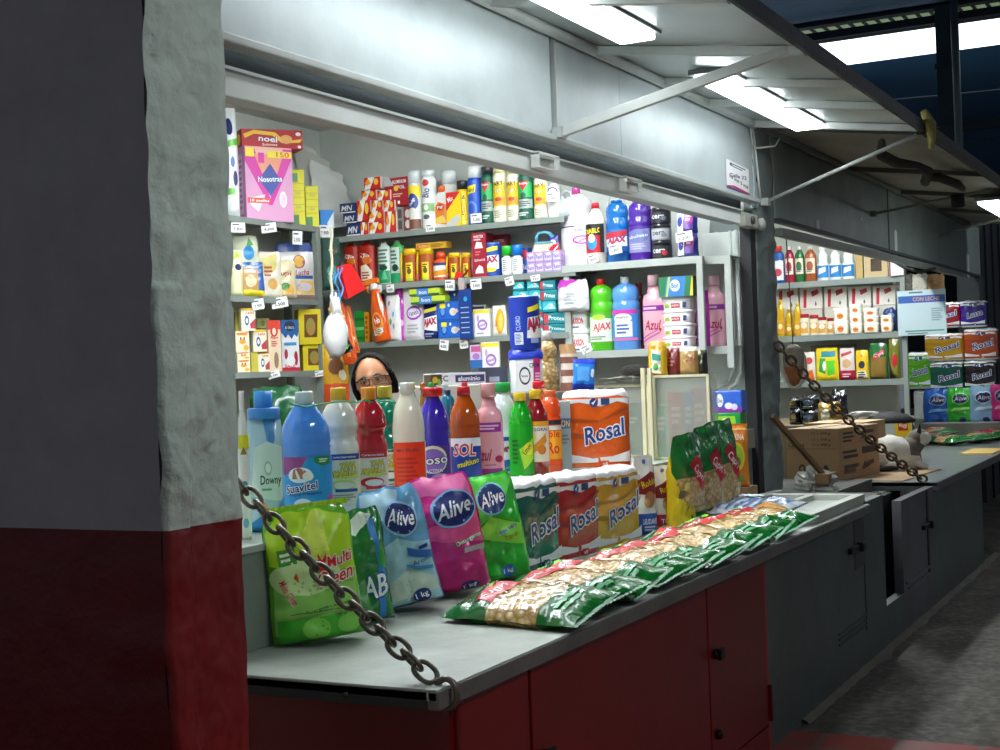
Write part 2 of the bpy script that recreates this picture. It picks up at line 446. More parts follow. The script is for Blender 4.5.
def trigger(name, label, cat, group, w, h, body='e85a10', head='f07a18'):
    t = thing(name, label, cat, group); hb = h*.78
    MB().lathe([(w*.45, 0), (w*.5, .01), (w*.5, hb*.45), (w*.44, hb*.6), (w*.26, hb*.92), (w*.2, hb)], liq(body), 24, 1, .55).obj('body', t)
    l = MB(); l.art([('e', 0, .5, .75, .42, 'f2a030'), ('e', 0, .62, .5, .22, 'd8461a'), ('t', 'Fab', 0, .62, .7, .2, 'ffffff', None, 20), ('p', [(-.6, .12), (.6, .2), (.6, .38), (-.6, .32)], 'f4f0e8'), ('lines', -.5, .5, .16, .34, 3, '8a4a20')], w*.9, hb*.55, lambda x, y, o: (x, -(w*.275*math.sqrt(max(0, 1-(x/(w*.52))**2)))-o, y+hb*.05), dx=w/10, base=.0015)
    l.obj('label', t)
    MB().lathe([(w*.21, hb-.004), (w*.22, hb+h*.04), (w*.17, hb+h*.08)], plas('f6f0ea'), 18).obj('collar', t)
    q = MB(); z0 = hb+h*.07
    q.box(-w*.55, w*.30, -w*.13, w*.13, z0, z0+h*.085, plas(head), w*.05)
    q.box(-w*.75, -w*.5, -w*.08, w*.08, z0+h*.02, z0+h*.07, plas('f6f0ea'), w*.02)
    q.obj('spray_head', t)
    MB().tube([(-w*.38, 0, z0+.004), (-w*.5, 0, z0-h*.05), (-w*.42, 0, z0-h*.11)], w*.07, plas(head), 8).obj('trigger', t)
    return t

_tagn = [0]
def price_tag(label, w=.06, h=.05, loc=(0, 0, 0), rot=0, tilt=0, group='price tags'):
    _tagn[0] += 1; rnd = random.Random(_tagn[0])
    mb = MB(); mb.box(-w/2, w/2, -.0008, .0008, -h, 0, mat('f4f4f2', .6))
    A = [('lines', -.8, .6, .68, .9, 1, '55585c')]
    A += [('t', rnd.choice(['1.200', '2.500', '3.800', '950', '4.600', '7.900', '5.300']), rnd.uniform(-.1, .1), .36, 1.3, .3, '3a3d42', None, rnd.uniform(-6, 6))]
    mb.art(A, w, h, lambda x, y, o: (x, -.0008-o, y-h), base=.0003)
    o = mb.obj('price_tag', loc=loc, rot=(0, R(tilt), rot))
    return tag(o, label, 'price tag', group)

def at(o, loc, rot=0, tilt=None):
    o.location = loc; o.rotation_euler = (0, 0, rot) if tilt is None else (R(tilt[0]), R(tilt[1]), rot); return o
# ================================================================ setting
YS = 2.30     # plane of the posts and shutter rails
YB = 1.64     # plane of the low cabinets
ZF = 0.79     # top of the fold-down counter flaps
ZI = 1.07     # top of the inner ledge
m_white = mat('ccd1c9', .55, bump=.15, bscale=20, var=.12)
m_galv = mat('c9d4d4', .45, metal=.25, bump=.1, bscale=6, var=.14)
m_frame = mat('c9d0cb', .45, metal=.1, var=.2)
m_shelf = mat('8d968f', .5, var=.15)
m_shelfw = mat('b3b9b2', .5, var=.1)
m_dark = mat('1b1f22', .5)
m_counter = mat('a3aaa0', .45, bump=.15, bscale=30, var=.32)
m_edge = mat('6c6c66', .6, bump=.3, bscale=40, var=.4)
m_red = mat('730e12', .38, bump=.1, bscale=8, var=.2)
m_grey = mat('4f5856', .42, bump=.2, bscale=14, var=.3)
m_slot = mat('1d252c', .6)

def grid_floor():
    m = bpy.data.materials.new('concrete'); m.use_nodes = True; nt = m.node_tree; b = nt.nodes['Principled BSDF']
    tc = nt.nodes.new('ShaderNodeTexCoord')
    n1 = nt.nodes.new('ShaderNodeTexNoise'); n1.inputs['Scale'].default_value = 3.2; n1.inputs['Detail'].default_value = 9; n1.inputs['Roughness'].default_value = .7
    n2 = nt.nodes.new('ShaderNodeTexNoise'); n2.inputs['Scale'].default_value = 22; n2.inputs['Detail'].default_value = 6
    nt.links.new(tc.outputs['Object'], n1.inputs[0]); nt.links.new(tc.outputs['Object'], n2.inputs[0])
    r = nt.nodes.new('ShaderNodeValToRGB'); e = r.color_ramp.elements
    e[0].position = .36; e[0].color = lin('262420'); e[1].position = .68; e[1].color = lin('736d60')
    x = r.color_ramp.elements.new(.5); x.color = lin('4a463d')
    mx = nt.nodes.new('ShaderNodeMath'); mx.operation = 'MULTIPLY_ADD'; mx.inputs[1].default_value = .45
    nt.links.new(n2.outputs['Fac'], mx.inputs[0]); 
    mm = nt.nodes.new('ShaderNodeMath'); mm.operation = 'MULTIPLY'; mm.inputs[1].default_value = .58
    nt.links.new(n1.outputs['Fac'], mm.inputs[0]); nt.links.new(mm.outputs[0], mx.inputs[2]); nt.links.new(mx.outputs[0], r.inputs[0])
    nt.links.new(r.outputs[0], b.inputs['Base Color']); b.inputs['Roughness'].default_value = .75
    bp = nt.nodes.new('ShaderNodeBump'); bp.inputs['Strength'].default_value = .5; bp.inputs['Distance'].default_value = .02
    nt.links.new(mx.outputs[0], bp.inputs['Height']); nt.links.new(bp.outputs[0], b.inputs['Normal'])
    return m
def tile_mat():
    m = bpy.data.materials.new('red_tile'); m.use_nodes = True; nt = m.node_tree; b = nt.nodes['Principled BSDF']
    tc = nt.nodes.new('ShaderNodeTexCoord'); br = nt.nodes.new('ShaderNodeTexBrick')
    br.offset = 0; br.inputs['Color1'].default_value = lin('8f2c1c'); br.inputs['Color2'].default_value = lin('7c2418'); br.inputs['Mortar'].default_value = lin('5d4a3c')
    br.inputs['Scale'].default_value = 1; br.inputs['Brick Width'].default_value = .3; br.inputs['Row Height'].default_value = .3; br.inputs['Mortar Size'].default_value = .012
    nt.links.new(tc.outputs['Object'], br.inputs[0]); nt.links.new(br.outputs[0], b.inputs['Base Color']); b.inputs['Roughness'].default_value = .5
    return m
struct(MB().box(5.62, 45, -8, 9, -.1, 0, grid_floor()).obj('floor'))
struct(MB().box(-4, 5.62, -8, 9, -.1, .004, tile_mat()).obj('floor'))

# --- foreground pillar wall: rough plaster, red dado
def plaster(col, s=.5):
    return mat(col, .7, bump=s, bscale=24, var=.16)
def pillar():
    W1 = plaster('bccabd', 1.0); W2 = mat('c3c4c4', .75, bump=.25, bscale=20, var=1.12); RD = mat('7d1515', .45, bump=.35, bscale=20, var=.3)
    x0, x1, y0 = 1.715, 1.915, 1.50
    mb = MB()
    def face(P, nu, nv, sel):
        vs_ = []; fs = []; ml = []
        for j in range(nv+1):
            for i in range(nu+1): vs_.append(P(i/nu, 3.6*j/nv))
        for j in range(nv):
            for i in range(nu):
                q = (j*(nu+1)+i, j*(nu+1)+i+1, (j+1)*(nu+1)+i+1, (j+1)*(nu+1)+i); fs.append(q)
                ml.append(sel((vs_[q[0]][2]+vs_[q[2]][2])/2))
        mb.add(vs_, fs, ml, True)
    def edge(z): return .008*nz(z, 1, 1, 5)+.004*nz(z, 3, 1, 17)
    def P1(u, z):   # lit face, facing -Y
        z2 = z
        x = x0+(x1-x0)*u; k = min(1, min(u, 1-u)*8)
        step = .010*(1 if z < 1.66+.01*nz(x, 0, z, 30) and u > .02 and u < .28 else 0)
        am = .45 if z < 1.272 else 1
        y = y0-am*(.010*nz(x, 2, z, 13)+.008*abs(nz(x, 5, z*.7, 34))*k) - step + (1-k)*.004
        return (x+edge(z)*(1-u)+.004*nz(z, 7, 2, 6)*u, y, z2)
    face(P1, 40, 560, lambda z: RD if z < 1.272 else W1)
    def P2(u, z):   # shaded face, facing -X
        y = y0+2.2*u
        return (x0+edge(z)*(1-min(1, u*12))+.004*nz(1, y, z, 7), y+(.0 if u else (1)*.004-.006*nz(x0, 2, z, 14)), z)
    face(lambda u, z: P2(1-u, z), 80, 280, lambda z: RD if z < 1.272 else W2)
    mb.box(x0+.012, x1-.004, y0+.012, y0+2.2, 0, 3.6, W2)
    struct(mb.obj('wall_left'))
pillar()

# --- stall shell
def wallbox(name, *a, m=m_white): return struct(MB().box(*a, m).obj(name))
wallbox('wall_back', 2.4, 7.6, 5.15, 5.25, 0, 3.1)
wallbox('wall_right', 7.50, 7.62, 2.36, 5.25, 0, 3.1)
wallbox('wall_stall_left', 2.30, 2.40, 2.36, 5.25, 0, 3.1)
wallbox('ceiling', 2.3, 15.2, 2.34, 5.3, 3.1, 3.18)
# bare patch and dark seam plates on the right wall beside the post
mb = MB(); mb.box(7.485, 7.50, 2.37, 2.60, .79, 2.24, mat('e6ebe4', .5, var=.12), .003)
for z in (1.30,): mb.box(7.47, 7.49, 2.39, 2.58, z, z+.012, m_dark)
struct(mb.obj('trim_1'))
# concrete post between the two stalls
def post():
    mb = MB(); C_ = mat('7f8885', .7, bump=.7, bscale=18, var=.35); vs_ = []; fs = []
    prof = [(7.50, 2.30), (7.66, 2.285), (7.86, 2.30), (7.86, 2.56), (7.50, 2.56)]
    pts = []
    for (a, b) in zip(prof, prof[1:]+prof[:1]):
        for i in range(6): pts.append((a[0]+(b[0]-a[0])*i/6, a[1]+(b[1]-a[1])*i/6))
    n = len(pts); nv = 160
    for j in range(nv+1):
        z = .79+2.03*j/nv
        for x, y in pts:
            vs_.append((x+.012*nz(x, y, z, 9)-.014*max(0, nz(x, y+3, z, 4)-.15), y-.012*nz(x, y, z+9, 8)-.02*max(0, nz(x, y, z+4, 14)), z))
    for j in range(nv):
        for i in range(n): fs.append((j*n+i, j*n+(i+1) % n, (j+1)*n+(i+1) % n, (j+1)*n+i))
    mb.add(vs_, fs, C_, True)
    struct(mb.obj('wall_post'))
post()
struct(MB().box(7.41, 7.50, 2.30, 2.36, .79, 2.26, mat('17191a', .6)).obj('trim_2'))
struct(MB().box(2.5, 2.72, 2.30, 2.36, 0, 2.40, m_frame).obj('trim_3'))

# upper sheet-metal panel with seams
mb = MB(); xs = [1.95, 4.925, 5.50, 7.5]
for a, b in ((1.95, 2.60), (2.606, 4.925), (4.955, 5.62), (5.623, 7.50)):
    mb.box(a, b, 2.30, 2.325, 2.405, 2.83, m_galv)
mb.box(4.925, 4.955, 2.317, 2.327, 2.405, 2.83, m_slot)
mb.box(4.955, 4.985, 2.29, 2.30, 2.41, 2.82, m_frame)
mb.box(7.50, 7.60, 2.295, 2.32, 2.36, 2.83, m_galv)
struct(mb.obj('wall_upper'))
struct(MB().box(1.95, 7.52, 2.268, 2.33, 2.385, 2.408, m_frame, .004).obj('trim_4'))
mb = MB(); mb.box(1.95, 7.45, 2.36, 2.40, 2.30, 2.40, m_slot)
struct(mb.obj('trim_5'))
mb = MB(); mb.box(1.95, 7.20, 2.285, 2.295, 2.250, 2.322, mat('e6ece6', .45, var=.12)); mb.box(1.95, 7.20, 2.295, 2.36, 2.250, 2.262, mat('a9afaa', .5, var=.15))
mb.box(1.95, 7.20, 2.272, 2.285, 2.314, 2.322, m_frame)
struct(mb.obj('trim_6'))
# lock box at the end of the rail
t = thing('shutter_lock', 'grey metal lock box with a round bolt at the right end of the shutter rail', 'lock', loc=(7.32, 2.28, 2.235))
mb = MB(); mb.box(-.11, .11, -.02, .03, 0, .075, mat('bfc1b4', .4, metal=.3), .008); mb.obj('lock_case', t)
MB().lathe([(.022, 0), (.022, .012), (.012, .016)], mat('60605a', .4, metal=.6), 16, T=Matrix.Translation((0, -.02, .038)) @ Matrix.Rotation(pi/2, 4, 'X')).obj('bolt', t)
MB().lathe([(.035, 0), (.035, .02), (.02, .03)], mat('b4b8ae', .5), 16, T=Matrix.Translation((.17, -.01, .03)) @ Matrix.Rotation(pi/2, 4, 'X')).obj('round_knob', t)

def bracket(px, lab):
    x = xat(px, 2.28, 2.30)
    mb = MB(); W_ = mat('e2e6e2', .45)
    mb.box(-.09, .09, -.035, .01, .045, .055, W_); mb.box(.05, .09, -.035, -.03, 0, .05, W_); mb.box(-.09, .05, -.035, .0, -.004, .0, W_); mb.box(-.09, -.083, -.035, -.002, 0, .05, W_)
    tag(mb.obj('rail_bracket', loc=(x, 2.276, 2.262)), lab, 'bracket', 'white brackets on the shutter rail')
bracket(540, 'white folded metal bracket on the shutter rail above the insecticide cans')
bracket(626, 'white folded metal bracket on the shutter rail above the blue cleaner bottle')

# --- sill and inner ledge
struct(MB().box(2.75, 7.45, 2.76, 2.79, 0, ZI-.021, m_grey).obj('wall_ledge'))
struct(MB().box(2.75, 7.48, 2.335, 2.36, ZF, ZI-.021, mat('7f8a80', .5, var=.2)).box(2.75, 2.80, 2.30, 2.335, ZF, ZI-.02, mat('9aa59a', .5)).obj('wall_sill'))
tag(MB().box(2.72, 7.45, 2.325, 2.80, ZI-.02, ZI, mat('aab4aa', .45, var=.2), .004).obj('inner_ledge'), 'grey inner ledge behind the counter carrying the row of cleaning bottles', 'counter')

# --- fold-down counter flap
t = thing('counter_flap', 'long grey fold-down counter flap of the near stall hung on a chain', 'counter', loc=(2.75, 1.62, ZF))
mb = MB(); mb.box(0, 4.28, .004, .715, -.028, 0, m_counter, .003); mb.obj('counter_top', t)
mb = MB(); mb.box(0, 4.28, 0, .03, -.048, -.004, m_edge, .004); mb.box(0, .03, .03, .715, -.048, -.004, mat('2b2a28', .6, var=.3), .003); mb.box(4.25, 4.28, .03, .71, -.048, -.004, m_edge)
mb.lathe([(.008, 0), (.008, .004)], m_dark, 12, T=Matrix.Translation((-.002, .25, -.028)) @ Matrix.Rotation(-pi/2, 4, 'Y'))
mb.obj('edge_trim', t)

# --- red cabinet under the flap
XR = onY(765, 570, YB).x
def seam_x(u, v): return onY(u, v, YB).x
t = thing('base_cabinet', 'dark red painted metal base cabinet below the near counter flap', 'cabinet', loc=(0, 0, 0))
mb = MB(); mb.box(2.85, XR, YB+.012, 2.30, 0, ZF-.05, m_red); mb.box(XR-.03, XR, YB, YB+.02, 0, ZF-.05, mat('a01a1c', .4)); mb.box(2.85, XR, YB+.001, YB+.02, 0, .10, m_red)
mb.obj('cabinet_body', t)
x1_, x2_ = seam_x(530, 720), seam_x(707, 640)
for a, b in ((2.87, x1_-.01), (x1_+.005, x2_-.006), (x2_+.006, XR-.035)):
    d = MB(); d.box(a, b, YB-.004, YB+.012, .11, ZF-.055, m_red, .003); d = d.obj('door', t)
    if b > 4:
        for z in ((.50, .22) if b > XR-.2 else (.5,)):
            k = MB(); xx = a+.05
            k.lathe([(.018, 0), (.018, .012), (.012, .02)], mat('1a1512', .4, metal=.5), 14, T=Matrix.Translation((xx, YB-.004, z)) @ Matrix.Rotation(pi/2, 4, 'X'))
            if z > .3: k.box(xx-.012, xx+.03, YB-.035, YB-.02, z-.02, z+.02, mat('1a1512', .4, metal=.5), .003)
            k.obj('lock', d)
MB().box(XR-.022, XR-.006, YB-.016, YB, .12, .26, mat('5a0f10', .4), .003).obj('hinge', t)

# --- grey low wall with recessed door and louvres, running on below stall two
XG = 9.0
mb = MB()
ga, gb = seam_x(885, 560), seam_x(903, 560)
mb.box(XR, ga, YB, YB+.05, 0, ZF-.05, m_grey); mb.box(gb, 8.77, YB, YB+.05, 0, ZF-.065, mat('5b585e', .45, bump=.2, bscale=14, var=.3)); mb.box(8.77, XG+1.6, YB, YB+.05, 0, ZF-.105, m_grey); mb.box(7.04, ga, YB+.001, YB+.05, ZF-.06, ZF+.01, m_grey); mb.box(XR, 12, YB+.25, YB+.30, 0, ZF-.105, mat('15171a', .7))
mb.box(ga, gb, YB, YB+.05, 0, .22, m_grey)
lx0, lx1 = seam_x(838, 620), seam_x(866, 600)
for z in (.20, .225, .25): mb.box(lx0, lx1-.02, YB-.006, YB, z, z+.010, mat('3d4443', .5))
mb.box(lx1-.014, lx1-.002, YB-.003, YB, .18, ZF-.06, mat('222728', .5)); mb.box(lx1-.2, lx1-.014, YB-.003, YB, .50, ZF-.06, mat('353b3b', .5))
dx0, dx1 = seam_x(905, 560), seam_x(929, 540)
mb.box(dx0, dx1, YB-.008, YB, .26, .275, mat('5a5f5f', .5)); mb.box(dx0+.06, dx1, YB-.008, YB, .225, .235, mat('5a5f5f', .5)); mb.box(dx1-.05, dx1, YB-.006, YB, .235, ZF-.07, mat('1b1f21', .5))
struct(mb.obj('wall_base'))
def hasp(px, py, lab, w=.2):
    x = seam_x(px, py); z = onY(px, py, YB).z
    t = thing('hasp', lab, 'latch', 'black latches on the grey low wall', loc=(x, YB, z))
    MB().box(-w/2, w/2, -.02, 0, -.014, .014, mat('101214', .4, metal=.5), .004).obj('bar', t)
    MB().box(w/2-.03, w/2+.02, -.035, 0, -.022, .022, mat('24282a', .4, metal=.5), .005).obj('staple', t)
hasp(853, 549, 'black sliding latch under the right end of the near flap')
hasp(925, 526, 'black sliding latch on the grey low wall below the far flap')
# debris between wall foot and floor
mb = MB(); vs_ = []; fs = []
n = 90
for i in range(n+1):
    x = 5.75+5.4*i/n; w_ = .0+.05*max(0, nz(x, 0, 0, 3))+.02*abs(nz(x, 4, 4, 12))
    vs_ += [(x, YB+.01, .02+.01*nz(x, 1, 1, 9)), (x, YB-.02-w_*.4, .012), (x, YB-.03-w_, .001)]
for i in range(n):
    for k in range(2): a = 3*i+k; fs.append((a, a+1, a+4, a+3))
mb.add(vs_, fs, mat('6d685c', .8, bump=.6, bscale=40, var=.4), True)
struct(mb.obj('trim_7'))

# ================================================================ awning
AX0, AX1, AX2 = .6, 7.46, 14.5
def awn_z(y): return 2.83-(2.30-y)*.1413
def sheet(x0, x1, m, nm):
    mb = MB(); n = 8
    y1 = 1.38
    mb.add([(x0, 2.31, awn_z(2.31)), (x1, 2.31, awn_z(2.31)), (x1, y1, awn_z(y1)), (x0, y1, awn_z(y1)),
            (x0, 2.31, awn_z(2.31)+.012), (x1, 2.31, awn_z(2.31)+.012), (x1, y1, awn_z(y1)+.012), (x0, y1, awn_z(y1)+.012)],
           [(0, 1, 2, 3), (7, 6, 5, 4), (0, 3, 7, 4), (1, 5, 6, 2), (3, 2, 6, 7), (0, 4, 5, 1)], m)
    return mb.obj(nm)
t = thing('awning', 'galvanised metal awning over the near stall with ribs and two tubes', 'awning')
o = sheet(AX0, AX1, mat('b9c2c0', .32, metal=.45, bump=.25, bscale=4, var=.15), 'sheet'); o.parent = t
for x in (1.4, 2.4, 3.35, 4.38, 5.30, 6.06, 6.68, 7.42):
    mb = MB(); mb.bar((x, 2.28, awn_z(2.28)-.02), (x, 1.40, awn_z(1.40)-.02), .035, .035, m_frame); mb.obj('rib', t)
mb = MB(); mb.bar((AX0, 1.385, awn_z(1.385)-.005), (AX1, 1.385, awn_z(1.385)-.005), .02, .06, mat('3b4246', .6, bump=.5, bscale=30, var=.4)); mb.obj('edge_beam', t)
mb = MB(); mb.tube([(AX0, 2.27, 2.805), (AX1, 2.27, 2.805)], .022, m_frame, 10); mb.obj('corner_pipe', t)
t2 = thing('awning', 'dull dirty awning over the far stall, its edge sagging and frayed', 'awning')
o = sheet(AX1+.05, AX2, mat('a09e90', .6, metal=.1, bump=.3, bscale=5, var=.3), 'sheet'); o.parent = t2
mb = MB(); mb.bar((AX1+.05, 1.385, awn_z(1.385)-.005), (AX2, 1.385, awn_z(1.385)-.005), .025, .07, mat('26221e', .7, bump=.6, bscale=30, var=.4)); mb.obj('edge_beam', t2)
for x in (7.56, 9.6, 11.2, 12.8):
    mb = MB(); mb.bar((x, 2.28, awn_z(2.28)-.02), (x, 1.40, awn_z(1.40)-.02), .03, .03, mat('4a4a44', .6)); mb.obj('rib', t2)
mb = MB(); mb.tube([(AX1+.05, 2.27, 2.805), (AX2, 2.27, 2.805)], .02, mat('6a6d66', .6), 10); mb.obj('corner_pipe', t2)
# hanging rag / wires on the far awning
mb = MB(); pts = [(7.6+.25*i, 1.62+.06*sin(i*1.3), 2.66-.03*abs(sin(i*.9))-.01*i*(i < 6)) for i in range(10)]
mb.tube(pts, [.02+.012*abs(sin(i*2.1)) for i in range(10)], mat('2f2720', .8, bump=.5, bscale=50), 8)
mb.tube([(9.9, 1.62, 2.60), (9.92, 1.62, 2.52)], .045, mat('17120f', .8), 10)
tag(mb.obj('cable_bundle'), 'dark frayed bundle of cables tied under the far awning', 'cable')
mb = MB(); mb.tube([(7.40, 1.36, 2.76), (7.46, 1.34, 2.70), (7.48, 1.34, 2.63), (7.5, 1.35, 2.58)], [.02, .03, .022, .012], mat('8f8a4c', .8, bump=.6, bscale=40), 10)
tag(mb.obj('rag'), 'yellow-green rag tied at the corner of the near awning', 'cloth')

def tube_light(x0, x1, y, z, lab, out, w=.072, parent=None, group='tube lights'):
    t = thing('tube_light', lab, 'ceiling light', group, loc=((x0+x1)/2, y, z))
    L = x1-x0
    MB().box(-L/2, L/2, -w*1.25, w*1.25, .012, .035, mat('8f979a', .4, metal=.4), .004).obj('fitting', t)
    d = MB(); d.box(-L/2+.02, L/2-.02, -w, w, -.012, .014, mat('f4fbff', .5, emit=out), .010); d.obj('diffuser', t)
    return t
tube_light(3.25, 5.0, 1.955, awn_z(1.955)-.036, 'lit tube light under the near awning, the one cut by the top of the photo', TUBE_OUT)
tube_light(5.78, 7.42, 1.955, awn_z(1.955)-.036, 'lit tube light under the near awning, behind the diagonal strut', TUBE_OUT)
tube_light(10.75, 12.4, 1.55, 2.62, 'lit tube light beyond the far awning at the right edge', TUBE_OUT*.6)
# tubes inside the stalls, above the shutter rail
tube_light(3.3, 4.9, 2.95, 3.02, 'tube light on the ceiling inside the near stall', TUBE_IN)
tube_light(5.2, 6.8, 2.95, 3.02, 'second tube light on the ceiling inside the near stall', TUBE_IN)
tube_light(4.2, 5.8, 3.75, 3.02, 'unseen third tube light added deeper inside the near stall', TUBE_IN*1.15)  # extra hidden tube, added to brighten the shelf fronts
tube_light(9.4, 11.2, 2.85, 3.02, 'tube light on the ceiling inside the far stall', TUBE_IN*1.7)
tube_light(12.6, 14.0, 2.6, 3.02, 'unseen tube light added above the stacked toilet rolls of the far stall', TUBE_IN*.6)  # extra hidden tube, added to lift the dim far stall interior
# unseen tubes added across the corridor to light the pillar and facade
tube_light(1.85, 2.95, -0.4, 3.15, 'unseen tube light added over the corridor to light the pillar', TUBE_OPP)  # placed to brighten only the corridor face of the pillar
tube_light(7.5, 9.1, -2.0, 2.7, 'unseen weaker tube light added across the corridor', TUBE_OPP*.35)


def strut(a, b, lab, r=.02, m=None, square=True):
    mb = MB()
    if square: mb.bar(a, b, r*1.6, r*1.6, m or m_frame)
    else: mb.tube([a, b], r*.55, m or m_frame, 10)
    mb.box(-.03, .03, -.02, .02, -.02, .02, m or m_frame, T=Matrix.Translation(a))
    tag(mb.obj('awning_strut'), lab, 'strut', 'struts holding up the awnings')
strut((4.93, 2.27, 2.42), (5.18, 1.44, 2.67), 'pale square strut rising from the panel seam to the near awning edge', .024)
strut((7.62, 2.27, 2.40), (7.50, 1.42, 2.66), 'thin pale rod from the concrete post to the awning corner', .02, square=False)
strut((10.35, 2.28, 2.565), (10.3, 1.45, 2.66), 'dull rod under the far awning, nearer of its two', .02, mat('7d8278', .6), False)
strut((12.8, 2.28, 2.58), (12.2, 1.45, 2.66), 'dull rod under the far awning, farther of its two', .02, mat('9aa095', .6), False)
# bent wire hook and cord on the near panel end
mb = MB(); mb.tube([(7.44, 2.285, 2.79), (7.46, 2.285, 2.70), (7.50, 2.27, 2.685), (7.6, 2.20, 2.70), (7.62, 2.18, 2.74)], .006, m_white, 6)
tag(mb.obj('wire_hook'), 'bent white wire hook at the top of the concrete post', 'hook')
mb = MB(); mb.tube([(7.50, 2.29, 2.80), (7.53, 2.285, 2.6), (7.56, 2.28, 2.40)], .006, mat('d5d8d2', .5), 6)
tag(mb.obj('wire'), 'thin white wire running down beside the paper sign', 'wire')
# paper sign
p = onY(737, 170, 2.298)
x0, x1 = onY(724, 150, 2.298).x, onY(748, 190, 2.298).x; w = x1-x0; h = .15
mb = MB(); mb.box(-w/2, w/2, -.001, .001, 0, h, mat('f2f3f4', .6))
mb.art([('lines', -.5, .8, .8, .95, 2, '6b7280'), ('e', -.6, .88, .12, .06, '55606c'), ('t', 'Calle 22', .0, .56, 1.5, .13, '23262b', None, 4), ('t', '10 mil 5 mil', .05, .38, 1.6, .13, '23262b', None, -4),
        ('p', [(-1, .02), (-.5, .1), (1, .04), (1, .12), (-.4, .17), (-1, .08)], 'd2354a'), ('p', [(-1, 0), (1, 0), (1, .05), (-.4, .08), (-1, .04)], '3c4f9a')], w, h, lambda x, y, o: (x, -.001-o, y), base=.0004)
tag(mb.obj('paper_sign', loc=(p.x, 2.296, onY(737, 192, 2.298).z), rot=(0, R(2), 0)), 'white handwritten paper sign with red and blue foot on the upper panel', 'sign')

# ================================================================ hall beyond
mb = MB(); m_roof = mat('40688e', .5, metal=.1, bump=.5, bscale=30)
# corrugated roof
def roof(x0, x1, y0, y1, z):
    vs_ = []; fs = []; n = int((x1-x0)/.12)
    for i in range(n+1):
        x = x0+(x1-x0)*i/n; zz = z+.03*(i % 2)
        vs_ += [(x, y0, zz), (x, y1, zz)]
    for i in range(n): fs.append((2*i, 2*i+1, 2*i+3, 2*i+2))
    mb.add(vs_, fs, m_roof)
roof(-3, 12.95, -9, 9, 4.6); roof(14.8, 44, -9, 9, 4.6); 
struct(mb.obj('ceiling'))
# translucent skylight strips let into the roof
mb = MB(); mb.box(13.52, 14.8, -9, 9, 4.6, 4.62, mat('eef4ff', .6, emit=2.2)); struct(mb.obj('window_1'))
mb = MB(); G_ = mat('7f9272', .6, emit=.6)
mb.box(12.95, 13.45, -9, 9, 4.6, 4.62, G_)
for i in range(150): mb.box(12.95, 13.45, -9+i*.12, -8.97+i*.12, 4.585, 4.6, mat('2c3630', .6))
struct(mb.obj('window_2'))
mb = MB(); mb.box(13.42, 13.52, -9, 9, 4.57, 4.62, mat('1a2226', .6)); struct(mb.obj('trim_8'))
mb = MB(); mb.box(12.80, 12.92, -9, 9, 4.575, 4.6, mat('16242c', .5)); struct(mb.obj('trim_9'))
mb = MB(); mb.box(26.0, 26.8, -9, 2, 4.58, 4.62, mat('d9e6ff', .6, emit=1.5)); struct(mb.obj('window_3'))
mb = MB(); mb.box(25.0, 25.9, -9, 2, 4.57, 4.59, mat('3d5a3f', .6, emit=.12)); struct(mb.obj('window_4'))
def hall_col(px, v0, x, w, m, lab, nm):
    y = yat(px, x, 3)
    mb = MB()
    if nm == 'roof_pole': mb.tube([(x, y, 3.18), (x, y, 4.55)], w/2, m, 14)
    else:
        mb.box(x-w/2, x+w/2, y-w/2, y+w/2, 3.18, 4.55, m)
        for z in (3.5, 4.0): mb.box(x-w*.6, x+w*.6, y-w*.6, y+w*.6, z, z+.05, m)
    tag(mb.obj(nm), lab, 'column')
hall_col(950, 0, 12.7, .13, mat('2b3c4a', .5), 'dark blue steel column rising behind the awnings to the roof', 'roof_column')
hall_col(960.5, 0, 12.5, .065, mat('5b6a70', .5), 'thin grey pole standing beside the dark roof column', 'roof_pole')
# far end of the hall
mb = MB(); D_ = mat('1a2732', .6)
for a, b, w in (((12.7, 2.9, 3.9), (16.5, 3.6, 4.5), .09), ((12.7, -3, 4.45), (12.7, 5, 4.45), .07), ((18.5, -6, 4.4), (18.5, 6, 4.4), .10), ((24, -6, 4.4), (24, 6, 4.4), .12)): mb.bar(a, b, w, w, D_)
for i in range(3): mb.tube([(15+2.6*i, -3+.7*k, 4.25-.10*i-.08*sin(pi*k/10)) for k in range(11)], .008, D_, 5)
struct(mb.obj('trim_12'))
struct(MB().box(44, 44.3, -9, 9, 0, 4.7, mat('0c1114', .8)).obj('wall_far'))
mb = MB(); mb.box(15.4, 40, YS, YS+.2, 0, 3.4, mat('10161a', .5))
for i in range(24): mb.box(15.6+i*.5, 15.66+i*.5, YS-.02, YS, 0, 3.2, mat('1c262c', .4, metal=.4))
struct(mb.obj('wall_shutters'))
# ================================================================ near stall: racks and shelves
XF = 7.18
DZ = .034
Z = {}
Z['RA'] = onX(455, 226, XF).z; Z['RB'] = onX(500, 275.2, XF).z; Z['RC'] = onX(440, 338.5, XF).z
Z['FA'] = onX(640, 260, XF).z; Z['FB'] = onX(641, 349, XF).z
YK = 4.86
Z['BA'] = onY(275, 221, YK).z; Z['BB'] = onY(277, 297.5, YK).z; Z['BC'] = onY(290, 371, YK).z
yR1 = yat(566, XF, 2.0); yR0 = 4.86
xK1 = xat(322, YK, 2.0)

